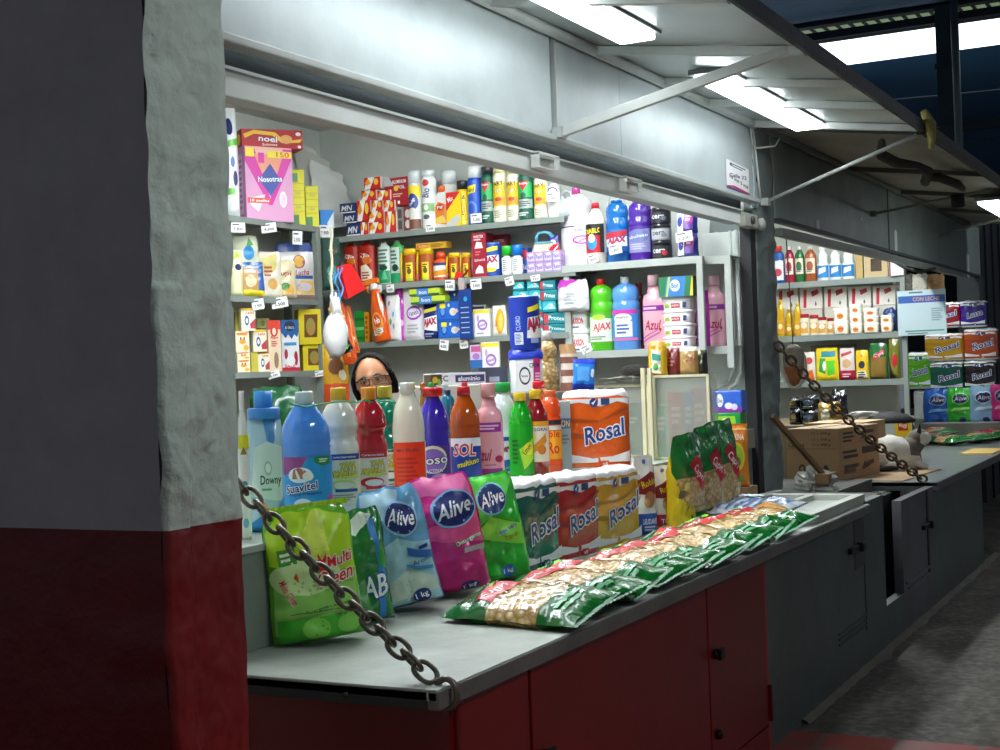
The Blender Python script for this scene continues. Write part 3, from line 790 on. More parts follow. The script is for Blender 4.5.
def shelf(nm, x0, x1, y0, y1, z, m, lab):
    mb = MB(); mb.box(x0, x1, y0, y1, z-.008, z, m, .001)
    if nm == 'R': mb.box(x0, x0+.012, y0, y1, z-DZ, z-.006, m, .001)
    else: mb.box(x0, x1, y0, y0+.012, z-DZ, z-.006, m, .001)
    return mb
t = thing('wall_rack', 'long grey metal rack of three shelves along the right wall of the near stall', 'shelf')
for k in ('RA', 'RB', 'RC'):
    shelf('R', XF, 7.49, yR1-(.06 if k == 'RB' else 0), 5.10, Z[k], m_shelf, '').obj('shelf', t)
for y in (yR1+.01, 5.07):
    MB().box(7.44, 7.47, y-.015, y+.015, 1.72, 2.45, m_shelf, .002).obj('post', t)
t = thing('back_rack', 'grey metal rack of three shelves against the back wall of the near stall', 'shelf')
for k in ('BA', 'BB', 'BC'):
    shelf('B', 4.9, xK1, YK, 5.13, Z[k], m_shelf, '').obj('shelf', t)
for x in (4.92, xK1-.02):
    MB().box(x-.022, x+.022, YK-.004, YK+.03, 0, Z['BA']-.002, m_shelf, .002).box(x-.015, x+.015, 5.08, 5.12, 0, Z['BA']-.002, m_shelf).obj('post', t)
t = thing('front_rack', 'pale grey two-shelf metal rack nearest the concrete post', 'shelf')
yA = yat(562, XF, 2.08); yP = yat(699, XF, 2.0); yE = yat(727, XF+.05, 2.0)
for k in ('FA', 'FB'):
    mb = MB(); z = Z[k]
    mb.box(XF, 7.49, yP, yA, z-.008, z, m_shelfw); mb.box(XF-.004, XF+.01, yP, yA, z-.04, z, m_shelfw, .002)
    mb.box(XF+.10, 7.49, yE, yP, z-.008, z, m_shelfw); mb.box(XF+.09, XF+.10, yE, yP, z-.045, z-.004, m_shelfw)
    mb.obj('shelf', t)
for (x, y) in ((XF+.005, yP-.005), (XF+.1, yE+.01), (XF+.02, yA-.02), (7.47, yA-.01)):
    MB().box(x-.012, x+.012, y-.018, y+.018, Z['FB']-.12, Z['FA']-.004, m_shelfw, .002).obj('post', t)
# conduit pipe on the right wall
mb = MB(); xx = 7.44; ya = yat(739, xx, 1.8); 
mb.tube([(xx, ya, 2.24), (xx, ya, 1.46), (xx, ya+.03, 1.40), (xx, ya+.12, 1.34)], .014, m_frame, 10)
mb.tube([(xx, ya+.035, 2.24), (xx, ya+.035, 1.50), (xx, ya+.07, 1.42), (xx, ya+.16, 1.36)], .009, m_frame, 8)
tag(mb.obj('conduit_pipe'), 'grey conduit pipes bending at the foot on the white wall by the post', 'pipe')

GR = -pi/2
def rs(k, l, r, top, d, xo=.014):
    z = Z[k]; xf = XF+xo; xc = xf+d/2
    a, b = yat(l, xf, z+.1), yat(r, xf, z+.1); y = (a+b)/2
    return (a-b)*.97, zat(xf, y, top)-z, (xc, y, z)
def rb(k, l, r, top, xo=.02):     # round things: silhouette at their axis
    z = Z[k]; w = .08
    for _ in range(3):
        xc = XF+xo+w/2; a, b = yat(l, xc, z+.1), yat(r, xc, z+.1); w = (a-b)*.97
    y = (a+b)/2
    return w, zat(xc, y, top)-z, (xc, y, z)
def stackz(k, l, r, base, top, d, xo=.014):   # thing in a pile: base row above shelf
    w, h, loc = rs(k, l, r, top, d, xo); zb = zat(XF+xo, loc[1], base)
    return w, zat(XF+xo, loc[1], top)-zb, (loc[0], loc[1], zb)
def bs(k, l, r, top, th=-40, d=.06, yo=.02, base=None):
    z = Z[k]; y = YK+yo+d/2; u = (l+r)/2; x = xat(u, y, z+.1)
    zb = z if base is None else zat(x, y, base)
    w = (r-l)*depth((x, y, z))/FPX
    return w, zat(x, y, top)-zb, (x, y, zb), R(th)

def P_can(nm, lab, l, r, top, body, cap, art, lcol=None, k='RA', cat='spray can', grp='spray cans on the top shelf', caph=.1, cs='over', bands=None, labz=(.03, .93)):
    w, h, loc = rb(k, l, r, top)
    return at(bottle(nm, lab, cat, grp, w, h, 'can', body, cap, 1, caph, art, labz, lcol, bands, 1, True, cs), loc, GR)

# ---------------- RA: boxes, cans
RED_ART = [('p', [(-1, .0), (-.3, 0), (.3, 1), (-.5, 1)], 'f6f3ee'), ('e', .45, .6, .28, .28, 'f5c83a'), ('p', [(-.9, .55), (-.5, .95), (-.2, .5), (-.6, .3)], 'f0a020')]
for i, (l, r, b, tp, lab) in enumerate([
    (365, 382, 189, 177, 'red and white foil carton, topmost at the left of the foil pile'),
    (362, 377, 200, 190, 'red and white foil carton in the second row down, left end'),
    (378, 391, 200, 190, 'red and white foil carton in the second row down, right end'),
    (357, 371, 221, 200, 'tall red foil carton at the left edge of the pile'),
    (372, 383, 211, 200, 'red foil carton in the middle of the third row'),
    (384, 395, 211, 200, 'red foil carton at the right of the third row'),
    (368, 384, 222, 211, 'red foil carton in the fourth row, left one'),
    (385, 396, 230, 211, 'tall red foil carton at the bottom right of the pile'),
    (360, 368, 232, 222, 'small red carton at the bottom left of the pile'),
    (368.5, 384, 231, 222, 'red foil carton in the lowest row, middle')]):
    if b > 228: w, h, loc = rs('RA', l, r, tp, .2)
    else: w, h, loc = stackz('RA', l, r, b, tp, .2)
    at(carton('foil_carton', lab, 'carton', 'red cartons of kitchen foil', w, h*.98, .2, 'd8281f', RED_ART, 'e8e2d8', 'c8261f'), loc, GR)
for i, (b, tp, l, r, lab) in enumerate([(213, 203, 340, 356, 'navy and white carton, top of three in the corner pile'), (223, 213.5, 343, 357, 'navy and white carton, middle of three in the corner pile'), (233, 223.5, 346, 360, 'navy and white carton, bottom of three in the corner pile')]):
    w, h, loc = stackz('RA', l, r, b, tp, .16) if b < 230 else rs('RA', l, r, tp, .16)
    at(carton('soap_carton', lab, 'carton', 'navy cartons in the corner', w, h*.98, .16, '1f356f', [('t', 'MN', -.1, .5, 1.3, .55, 'f2f2f2', None, 0, .2), ('r', -1, 0, 1, .12, 'dfe3ea')], '23407c'), loc, GR)
w, h, loc = stackz('RA', 385, 409.5, 206, 177.5, .18, .03)
at(carton('foil_box', 'long dark red box of aluminium foil printed ALUMINIUM FOIL', 'box', None, w, h, .18, 'a81a24', [('p', [(-1, 1), (-.55, 1), (-.2, .72), (-1, .72)], 'b9bcc0'), ('t', 'ALUMINIUM', .25, .85, 1.15, .13, 'ffffff'), ('t', 'FOIL', .45, .65, .6, .12, 'ffffff'), ('e', 0, .62, .2, .1, 'f0c030'), ('lines', -.3, .6, .3, .45, 2, 'e3b8a0'), ('e', .2, .12, .1, .06, 'ffffff')], 'b9bcc0', '8f1820'), loc, GR)
w, h, loc = rs('RA', 396.5, 411.5, 206.5, .18, .03)
at(carton('wrap_box', 'grey-brown box showing two round roll ends beside the foil pile', 'box', None, w, h, .18, '7d2a30', [('r', -1, 0, -.05, 1, '8b8680'), ('e', .5, .70, .36, .17, 'cfc9c2'), ('e', .5, .28, .36, .17, 'cfc9c2'), ('r', -.8, .55, -.3, .9, '4b4742'), ('r', -.8, .1, -.3, .45, '4b4742')]), loc, GR)
P_can('spray_can', 'spray can with clear cap, yellow band and brown foot', 410, 423, 171, 'f2f2ee', 'e0e4e4', [('r', -1, .72, 1, 1, 'f5dd1c'), ('e', 0, .62, .72, .2, '24408c'), ('t', 'Pledge', 0, .62, 1.0, .1, 'ffffff', None, 60), ('e', 0, .35, .6, .14, 'e8e4da'), ('r', -1, 0, 1, .22, '7a4a32')], caph=.2, cs='clear')
P_can('spray_can', 'white and green spray can with red round mark and price card', 423.5, 436.5, 170.5, 'f0f3ee', 'dfe6e4', [('e', 0, .93, .45, .07, 'd03a3e'), ('t', 'Bio', 0, .72, 1.1, .16, '1b3c86', None, 80), ('r', -1, .33, 1, .5, '8cc37c'), ('e', 0, .42, .3, .06, 'f4f4f0'), ('e', 0, .22, .4, .05, '56655a')], caph=.1, cs='clear')
w, h, loc = rb('RA', 443, 457, 171, .12)
at(bottle('spray_can', 'clear-capped spray can half hidden behind the orange-capped bottle', 'spray can', 'spray cans on the top shelf', w, h, 'can', 'eeeeea', 'dfe6e4', 1, .22, [('r', -1, 0, 1, 1, 'd0342e')], (.03, .6), None, None, 1, True, 'clear'), loc, GR)
w, h, loc = rb('RA', 434, 451, 186)
at(bottle('cleaner_bottle', 'white squeeze bottle with orange cap between the spray cans', 'bottle', None, w, h, 'drop', 'f6f6f2', 'ee6a20', .36, .13, [('p', [(-.8, .1), (.8, .0), (.8, .8), (-.2, .95), (-.8, .6)], 'ef8a22'), ('e', 0, .72, .4, .14, 'd83a20'), ('t', 'Pif', 0, .72, .6, .12, 'ffffff'), ('p', [(-.6, .05), (.6, .1), (.3, .4), (-.5, .3)], 'f6d860')], (.08, .75), depth_=.5), loc, GR)
w, h, loc = rs('RA', 446, 461, 192, .05, .004)
at(carton('trap_box', 'yellow and red insect trap box leaning among the cans', 'box', None, w, h, .05, 'f7d414', [('p', [(-1, 1), (1, 1), (-1, .45)], 'd8261e'), ('t', 'Mix', -.4, .8, .8, .15, 'ffffff', None, 20), ('p', [(-1, .1), (.6, .35), (1, .2), (.2, 0), (-1, 0)], 'c8c8c4')]), loc, GR)
P_can('spray_can', 'short yellow spray can with a black cap', 458, 469, 181, 'eccb2a', '23242a', [('t', 'Raid', 0, .8, 1.2, .12, '1d1d1d', None, 10), ('e', 0, .48, .6, .2, 'd8b040'), ('r', -1, .02, 1, .12, 'f4e060'), ('lines', -.6, .6, .2, .4, 3, '5a4a18')], caph=.18)
P_can('spray_can', 'tall blue spray can with clear cap and a yellow mark', 469, 482.5, 166.5, '1f53c4', 'e6ebec', [('p', [(-.9, .66), (.4, .72), (.5, .9), (-.9, .86)], 'f2e020'), ('t', 'Raid', -.2, .78, 1.0, .1, '16181c'), ('e', -.1, .32, .7, .2, '5f8be0'), ('e', -.1, .34, .5, .13, '1f53c4')], caph=.19, cs='clear')
GA = [('r', -1, .5, 1, .86, '2fb45c'), ('p', [(-.7, .88), (.7, .88), (0, .66)], 'd21f36'), ('t', 'Baygon', 0, .83, .9, .06, 'ffffff'), ('e', 0, .55, .3, .07, '1b5a3a'), ('r', -1, .24, 1, .46, 'a9b5b0'), ('r', -1, .02, 1, .2, '0f5a42'), ('lines', -.6, .8, .28, .42, 3, '4b5b55'), ('lines', -.6, .6, .06, .16, 2, 'dfe8e4')]
P_can('spray_can', 'green insecticide can with black cap beside the tall blue can', 482.5, 494.5, 167, '0f5a42', '202428', GA, caph=.13)
P_can('spray_can', 'green insecticide can with grey-green top between yellow cans', 519.5, 534.5, 172, '0f5a42', '3bb266', GA, caph=.04)
YA = [('r', -1, .33, 1, .86, 'ecc51e'), ('r', -1, .36, 1, .52, 'e9a62c'), ('t', 'PARY', 0, .83, 1.5, .1, '181818', None, 8), ('t', 'raya', 0, .66, 1.1, .1, 'f8f0b0', '6a5a18', 14), ('e', .1, .48, .4, .05, 'c8402a'), ('r', -1, .0, 1, .3, 'e9e6cf'), ('lines', -.5, .6, .06, .24, 4, '9a9478')]
P_can('spray_can', 'yellow insecticide can just right of the first green can', 494.5, 507.5, 169.5, 'e9e6cf', 'cfc890', YA, caph=.07)
P_can('spray_can', 'yellow insecticide can just left of the second green can', 508, 520, 170, 'e9e6cf', 'cfc890', YA, caph=.07)
P_can('spray_can', 'yellow insecticide can at the right end of the insecticide row', 535, 547.5, 174, 'e9e6cf', 'cfc890', YA, caph=.07)
w, h, loc = rb('RA', 548, 560, 178)
at(bottle('freshener_bottle', 'white and purple freshener bottle with a hanging price card', 'bottle', None, w, h, 'drop', 'ecebf0', 'e8e6ee', .4, .12, [('e', 0, .8, .8, .16, '5b3f86'), ('e', 0, .8, .6, .11, 'f2eef8'), ('e', 0, .5, .7, .1, 'b49ad0')], (.1, .9), depth_=.6), loc, GR)
# grey plastic scoop
z = Z['RA']; y = yat(560, XF+.05, z)
mb = MB(); G_ = mat('b9c2c4', .25, coat=.5)
mb.lathe([(.02, 0), (.065, .006), (.06, .05), (.045, .085), (.012, .11), (.008, .13)], G_, 20, 1, .7)
mb.tube([(0, 0, .12), (.02, 0, .15), (.05, 0, .14), (.055, 0, .09)], .007, G_, 8)
tag(mb.obj('plastic_scoop', loc=(XF+.09, y, z), rot=GR), 'grey translucent plastic scoop at the right end of the top shelf', 'scoop')

# ---------------- RB
def rbo(k, l, r, top, *a, **kw):
    xo = kw.pop('xo', .02); nm, lab, cat, grp, shp, body, cap, cw, ch, art, labz = a
    w, h, loc = rb(k, l, r, top, xo)
    return at(bottle(nm, lab, cat, grp, w, h, shp, body, cap, cw, ch, art, labz, **kw), loc, GR)
FA_ = [('p', [(-.5, .05), (.7, .0), (.7, .3), (.1, .5), (-.5, .45)], 'efe2cc'), ('t', 'Fab', 0, .72, .5, .3, 'f4ece4', None, 80, .2), ('lines', -.4, .5, .08, .3, 3, 'a04a30'), ('e', .2, .6, .5, .1, 'd8701c')]
rbo('RB', 345, 359, 242, 'detergent_bottle', 'dark red detergent bottle half behind the red sponge', 'bottle', 'dark red bottles on the middle shelf', 'drop', 'a3200f', None, .3, .02, FA_, (.08, .9), depth_=.5)
rbo('RB', 359.5, 376, 241, 'detergent_bottle', 'dark red detergent bottle left of the green and white pair', 'bottle', 'dark red bottles on the middle shelf', 'drop', 'b02410', None, .3, .02, FA_, (.08, .9), depth_=.5)
GW = [('r', -1, .0, 1, .34, '1f9a5e'), ('lines', -.7, .8, .45, .95, 5, '5d7a6c'), ('e', 0, .42, .6, .08, '1d4a38'), ('p', [(-.3, .1), (.2, .38), (.6, .1)], '66c090')]
rbo('RB', 378.5, 391, 241.5, 'disinfectant_bottle', 'white bottle with green foot, left of the two green-labelled ones', 'bottle', 'green and white bottles on the middle shelf', 'egg', 'cfdcd2', 'a9a894', .3, .03, GW, (.03, .9), depth_=.5)
rbo('RB', 391, 404.5, 240.5, 'disinfectant_bottle', 'clear green bottle with pale label, right of the white one', 'bottle', 'green and white bottles on the middle shelf', 'egg', '3fa050', 'a9a894', .3, .03, GW[:3]+[('r', -.9, 0, .5, .96, 'c9dccf'), ('lines', -.7, .3, .5, .9, 4, '5d7a6c'), ('e', -.1, .4, .4, .1, '1d4a38'), ('r', -.9, 0, .5, .25, '2aa468')], (.03, .9), depth_=.5)
def rodent(l, r, top, lab, col='b4541a', capc='f3c315'):
    t = rbo('RB', l, r, top, 'trap_jar', lab, 'jar', 'yellow-lidded jars on the middle shelf', 'jar', col, capc, .9, .16, [('r', -.25, .02, .55, .72, 'f0e022'), ('r', -.25, .02, .55, .12, 'b4dc3c'), ('e', .15, .4, .25, .12, '6a5a30'), ('lines', -.15, .45, .5, .66, 2, '7a3a18')], (.03, .95), depth_=.8, capshape='over', coat=False)
    w, h, _ = rb('RB', l, r, top)
    mb = MB(); mb.tube([(-w*.5, -w*.25, h*.9), (-w*.56, -w*.3, h*.5), (-w*.54, -w*.3, h*.2)], w*.07, plas(capc), 8); mb.tube([(-w*.54, -w*.3, h*.22), (-w*.54, -w*.3, .005)], w*.09, plas('d8746a'), 8)
    mb.obj('side_brush', t); return t
rodent(404, 418, 249, 'yellow-lidded amber jar, leftmost of the four')
rodent(420, 434, 248.5, 'yellow-lidded jar with a large yellow label, second of the four')
rodent(449, 461, 253, 'yellow-lidded jar right of the orange bottle')
rodent(462, 471, 253, 'narrow yellow-lidded jar beside the tall red box')
rbo('RB', 434, 448.5, 251.5, 'bleach_bottle', 'orange round-capped bottle with white label among yellow jars', 'bottle', None, 'egg', 'ea5a1e', 'ef5424', .62, .22, [('r', -1, .1, 1, .85, 'f4efe4'), ('p', [(-.9, .15), (.9, .2), (.9, .5), (-.9, .4)], 'f0a020'), ('r', -1, .7, 1, .85, '2a3a6a')], (.05, .9), capshape='dome')
w, h, loc = stackz('RB', 416, 447, 249, 242.3, .07, .05)
loc = (loc[0], loc[1], loc[2]-.0); at(carton('slim_box', 'slim yellow and orange box lying across the yellow jars', 'box', None, w, h, .07, 'dfae2c', [('r', -.9, .2, -.2, .8, 'c9542a'), ('t', 'RATERA', -.5, .5, .6, .4, 'fbe9a0'), ('lines', 0, .9, .2, .8, 3, '8a5a18')]), loc, GR)
HG = [('t', 'MASTER', 0, .92, 1.4, .06, 'f6e8e8'), ('p', [(-.6, .65), (.6, .65), (.4, .78), (-.3, .8)], 'f2eeee'), ('lines', -.7, .7, .82, .88, 1, 'e8c8c8'), ('t', 'ELEGANTE', .1, .38, 1.5, .05, 'f6e8e8'), ('p', [(-.6, .08), (.6, .08), (.5, .22), (0, .27), (-.5, .16)], 'f0e8e6'), ('lines', -.5, .3, .48, .6, 2, 'd86a70')]
w, h, loc = rs('RB', 472, 486.5, 233, .1)
at(carton('tablet_box', 'tall dark red box standing left of the blue powder can', 'box', 'dark red boxes on the middle shelf', w, h, .1, 'a3142c', HG, '7a1020'), loc, GR)
w, h, loc = rs('RB', 492, 507, 234.5, .06, .17)
at(carton('tablet_box', 'dark red box half hidden behind the blue powder can', 'box', 'dark red boxes on the middle shelf', w, h, .06, '8f1426', [('t', 'MASTER', 0, .85, 1.4, .07, 'e8c8c8')]), loc, GR)
AJ = [('p', [(-.9, .86), (.9, .96), (.9, .82), (-.9, .72)], 'f3e23a'), ('p', [(-1, .12), (1, .2), (1, .66), (-1, .62)], 'f6f4ee'), ('t', 'AJAX', 0, .47, 1.8, .28, 'd61f2a', '12306e', 8, .1), ('e', 0, .17, .7, .08, 'f1d93c')]
rbo('RB', 485.5, 501, 243, 'powder_can', 'blue and white cleaning powder can on the middle shelf', 'can', None, 'tin', '1d4aa8', '3f7fd8', .9, .05, AJ, (.04, .98), depth_=1)
CT = [('r', -.9, 0, .9, 1, 'eef0ee'), ('lines', -.4, .4, .1, .9, 6, '8d959c')]
rbo('RB', 502, 511.5, 246, 'talc_bottle', 'white bottle with bright green cap', 'bottle', 'small capped bottles beside the powder can', 'drop', 'eef0ee', '1fbf2c', .92, .3, CT, (.1, .85), capshape='over')
rbo('RB', 512, 522.5, 245, 'talc_bottle', 'white bottle with sky-blue cap', 'bottle', 'small capped bottles beside the powder can', 'drop', 'f2f4f4', '1c7fe0', .92, .32, CT, (.1, .85), capshape='over')
w, h, loc = rs('RB', 521, 528, 247.5, .06, .12)
at(carton('small_carton', 'small blue and red carton behind the sky-blue cap', 'carton', None, w, h, .06, '3566c0', [('r', -1, .6, 1, .9, 'd84456'), ('t', 'Rx', 0, .3, 1, .2, 'ffffff')]), loc, GR)
for r_, (b, tp) in enumerate(((274, 262.5), (262.2, 251.5))):
    for c in range(4):
        l = 526.5+8.6*c; w, h, loc = (rs('RB', l, l+8.4, tp, .10) if r_ == 0 else stackz('RB', l, l+8.4, b, tp, .10))
        if r_ == 0: h = Z['RB']; h = zat(XF+.014, loc[1], 262.5)-Z['RB']
        else: loc = (loc[0], loc[1], Z['RB']+zr)
        if c == 0 and r_ == 0: zr = h
        col = 'lower' if r_ == 0 else 'upper'
        at(carton('soap_bar', 'lilac wrapped soap in the %s row, %s from the left' % (col, ('first', 'second', 'third', 'fourth')[c]), 'soap', 'lilac soap bars in two rows', w, zr*.97, .10, 'b79fd0', [('p', [(-.9, .15), (.9, .15), (.6, .9), (-.7, .8)], 'd7c7e4'), ('t', 'Rexo', 0, .5, 1.4, .42, '46479a', None, 8)], m=film), loc, GR)
# scrubbing brush on the soaps
w, h, loc = stackz('RB', 531.5, 552, 252, 232, .06, .02)
t = thing('scrub_brush', 'scrubbing brush with sky-blue arched handle and cream bristles', 'brush', None, (loc[0], loc[1], Z['RB']+2*zr), GR)
mb = MB(); mb.box(-w*.36, w*.5, -.03, .03, h*.36, h*.46, plas('6cb3cc'), .006); pts = [(-w*.34, 0, h*.45), (-w*.36, 0, h*.75), (-w*.2, 0, h*.95), (w*.1, 0, h*.97), (w*.34, 0, h*.86), (w*.46, 0, h*.68)]
mb.tube(pts, w*.075, plas('6cb3cc'), 10); mb.obj('handle', t)
mb = MB(); rnd = random.Random(4)
for i in range(14):
    for j in range(4):
        x = -w*.36+w*.82*i/13; y = -.024+.016*j
        mb.add([(x-.003, y, h*.37), (x+.003, y, h*.37), (x+.004+rnd.uniform(-.004, .004)+(x*.25), y+rnd.uniform(-.004, .004), 0), (x-.004+(x*.25), y, 0), (x, y+.004, h*.37), (x+x*.25, y+.006, 0)], [(0, 1, 2, 3), (1, 4, 5, 2), (4, 0, 3, 5)], mat('e6dfc8', .7))
mb.obj('bristles', t)
w, h, loc = stackz('RB', 548.5, 558, 252, 235.5, .02, .05)
at(bag('sachet', 'small purple sachet standing behind the brush', 'sachet', None, w, h, .02, '3f3aa0', [('e', 0, .5, .7, .25, 'e8e4f4'), ('t', 'Sav', 0, .5, .9, .25, '3f3aa0')], 'pillow', 3, .002), loc, GR)
w, h, loc = stackz('RB', 551.5, 562.5, 258, 243.5, .02, .02)
at(bag('sachet', 'bright red sachet beside the white jug', 'sachet', None, w, h, .02, 'd01f30', [('p', [(-.9, .3), (.8, .7), (.9, .8), (-.6, .5)], 'f2f0f4'), ('t', 'Sud', 0, .35, .9, .2, 'ffffff', None, 30)], 'pillow', 4, .002), loc, GR, (0, -20))

# ---------------- RC
w, h, loc = rs('RC', 355, 364, 311, .08, .10)
at(carton('green_box', 'bright green box behind the orange spray bottle', 'box', None, w, h, .08, '25a53a', [('r', -1, .4, 1, .5, '9adf90'), ('r', -1, .7, 1, .78, '167a2c'), ('r', -1, .1, 1, .2, '167a2c')]), loc, GR)
w, h, loc = rs('RC', 364.5, 369, 312, .03, .10)
at(carton('orange_box', 'thin orange box edge beside the green box', 'box', None, w, h, .03, 'f0981c', [('lines', -.6, .6, .1, .9, 5, 'a85a10')]), loc, GR)
w, h, loc = rs('RC', 376, 384, 294, .03, .13)
at(bag('powder_bag', 'magenta bag edge behind the dotted white bag', 'bag', None, w, h, .03, 'a0188c', None, 'pillow', 9, .003), loc, GR)
w, h, loc = rs('RC', 384, 399, 295, .05)
at(bag('dotted_bag', 'white bag printed with green and blue dots', 'bag', None, w, h, .05, 'e3e4e2', [('e', -.1, .42, .16, .07, '3cae4a'), ('e', .25, .58, .13, .06, '3c9fd8'), ('e', .3, .32, .13, .06, '8a8f98'), ('e', -.35, .82, .12, .06, '555a60')], 'gable', 12, .004), loc, GR)
rbo('RC', 394.5, 407, 288, 'stain_remover_bottle', 'magenta stain remover bottle with leaning spout', 'bottle', None, 'bell', 'c433b4', 'c433b4', .5, .16, [('e', .1, .5, .6, .14, 'e6b8e4'), ('lines', -.4, .4, .15, .35, 3, 'e8c0e6')], (.1, .7), depth_=.5)
w, h, loc = rs('RC', 400.5, 422, 286, .06, .03)
at(bag('stain_remover_bag', 'white stain remover pouch with a violet oval mark', 'bag', None, w, h, .06, 'edeaf0', [('e', .2, .5, .72, .13, 'a24ab8'), ('e', .2, .5, .58, .09, 'f4eef8'), ('t', 'Vanish', .2, .5, 1.0, .09, '7a2aa0', None, 12), ('lines', -.4, .7, .12, .3, 3, 'b0b2b8')], 'stand', 13, .003), loc, GR)
for i, (b, tp, l, r) in enumerate(((303.5, 296, 411, 446), (295.5, 288.5, 410, 441))):
    w, h, loc = stackz('RC', l, r, b, tp, .10, -.004)
    at(carton('sponge_pack', 'pack of blue-wrapped green and yellow sponges, %s of the pair' % ('lower', 'upper')[i], 'sponge', 'sponge packs on the lowest shelf', w, h, .10, 'c8de3a', [('r', -.5, 0, .25, 1, '3f7ac0'), ('r', -1, 0, 1, .28, '2f6a3c'), ('r', -.5, 0, .25, 1, '4a86cc'), ('t', 'bon', -.1, .5, .5, .5, 'e8f0fa')], 'c8de3a', '4a7fc4'), (loc[0], loc[1], loc[2]), GR)
w, h, loc = rs('RC', 421, 437, 304, .06)
at(bag('powder_bag', 'navy bag of cleaning powder below the sponge packs', 'bag', None, w, h, .06, '14286e', [('p', [(-.9, .84), (.8, .93), (.8, .82), (-.9, .74)], 'f3e23a'), ('p', [(-.9, .28), (.9, .22), (.9, .68), (-.8, .6)], 'f6f4ee'), ('t', 'AJAX', 0, .47, 1.7, .26, 'd61f2a', '12306e', 8, .1), ('lines', -.6, .6, .05, .18, 2, 'a8b4dc')], 'stand', 14, .002), loc, GR)
BX = [('p', [(-.9, .08), (.9, .08), (.9, .95), (-.9, .9)], '1f6ad0'), ('e', -.45, .5, .26, .32, '1f4aa8'), ('e', -.45, .5, .18, .22, '6aa4ea'), ('r', -.7, .66, -.2, .92, 'f1e022'), ('e', .45, .45, .3, .2, 'dfe4ea'), ('p', [(.5, .3), (.95, .45), (.8, .6), (.4, .5)], 'e9c9b0'), ('e', .1, .8, .09, .09, 'e9eef4')]
w, h, loc = rs('RC', 437.5, 461, 320.5, .05)
at(carton('repellent_box', 'blue insect repellent box, lower of the stacked two', 'box', 'blue repellent boxes', w, h*.99, .05, '1559b8', BX), loc, GR)
hh = h
w, h, loc = rs('RC', 436.5, 460, 301.5, .05)
at(carton('repellent_box', 'blue insect repellent box, upper of the stacked two', 'box', 'blue repellent boxes', w, h-hh, .05, '1559b8', BX), (loc[0], loc[1], loc[2]+hh), GR)
w, h, loc = rs('RC', 450, 459, 291, .03, .06)
at(carton('dark_blue_box', 'dark blue box showing above the repellent boxes', 'box', None, w*1.1, h, .03, '16407e', [('e', .2, .92, .2, .03, 'dfe6ee')]), loc, GR)
# hanging dark-blue strip of sachets on a hook
w, h, loc = stackz('RC', 459, 472, 339, 289, .012, -.03)
mb = MB(); mb.box(-w/2, w/2, -.004, .004, 0, h, mat('0f3a86', .35)); mb.art([('r', -.7, .12+.1*i, .6, .14+.1*i, 'a9c4ea') for i in range(6)]+[('e', .1, .8, .3, .05, '2fa4d8')], w, h, lambda x, y, o: (x, -.004-o, y)); 
o = mb.obj('sachet_strip', loc=loc, rot=GR); MB().tube([(0, 0, h), (0, -.005, h+.03), (.01, -.02, h+.05), (-.01, -.02, h+.07)], .003, mat('c9ced0', .3, metal=.8), 6).obj('hook', o)
tag(o, 'dark blue strip of sachets hanging in front of the repellent boxes', 'sachet strip')
w, h, loc = stackz('RB', 453.5, 467, 281, 270, .03, -.03)
mb = MB(); mb.add([(-w*.5, -.02, h*.1), (w*.1, -.02, h*.45), (w*.5, -.02, h*1.0), (w*.3, -.02, h*.62), (-w*.35, -.02, h*.9), (-w*.5, .01, h*.1), (w*.1, .01, h*.45), (w*.5, .01, h*1.0), (w*.3, .01, h*.62), (-w*.35, .01, h*.9)], [(0, 1, 3, 4), (1, 2, 3), (9, 8, 6, 5), (8, 7, 6), (0, 5, 6, 1), (1, 6, 7, 2), (2, 7, 8, 3), (3, 8, 9, 4), (4, 9, 5, 0)], plas('e8231c'))
mb.box(-w*.2, w*.25, -.02, .01, -h*.8, h*.3, plas('b8a8a4'), .002)
tag(mb.obj('clip', loc=loc, rot=GR), 'red plastic clip fixed to the edge of the middle shelf', 'clip')
VP_ = [('r', -1, .84, 1, .97, 'f4e23a'), ('e', .1, .42, .6, .2, 'b07ac4'), ('e', .1, .42, .42, .12, 'f4eef8'), ('t', 'Vanish', .1, .42, .9, .1, '7a2aa0', None, 15), ('e', -.4, .66, .14, .12, 'c0a8d0'), ('lines', -.6, .6, .06, .16, 1, 'a8aab4')]
w, h, loc = rs('RC', 473, 490, 309, .03)
at(carton('stain_remover_packet', 'white packet with yellow top stripe standing on the lowest shelf', 'packet', 'white and violet packets', w, h, .03, 'f0eef2', VP_), loc, GR)
w, h, loc = rs('RC', 491, 505.5, 305.5, .03)
at(bag('cereal_packet', 'white packet with a rounded orange-yellow side', 'packet', None, w, h, .03, 'efe9dc', [('e', .2, .48, .62, .42, 'f0a81c'), ('e', .3, .45, .3, .3, 'f6cf60'), ('t', 'Salud', -.4, .4, .7, .08, 'c03a20', None, 90)], 'stand', 15, .002), loc, GR)
w, h, loc = rs('RC', 471, 485, 305, .02, .12)
at(carton('white_card', 'pale carton behind the white packet with a dark top', 'carton', None, w, h, .02, 'd9dadc', [('r', -1, .8, 1, .95, '4a3a44')]), loc, GR)
# hanging packets below
for (l, r, b, tp, lab, col, A) in ((468.5, 481, 368, 345, 'lilac and blue packet hanging under the lowest shelf', 'd9cbe6', [('r', -1, 0, 1, .35, '2f6ab0'), ('r', -.8, .7, .8, .95, 'c05a90'), ('e', 0, .5, .6, .14, 'b07ac4')]), (479.5, 498, 373, 342, 'white packet with yellow stripe hanging below the lowest shelf', 'f2f0f4', VP_)):
    w, h, loc = stackz('RC', l, r, b, tp, .015, -.05)
    at(carton('hanging_packet', lab, 'packet', 'white and violet packets', w, h, .015, col, A), loc, GR)
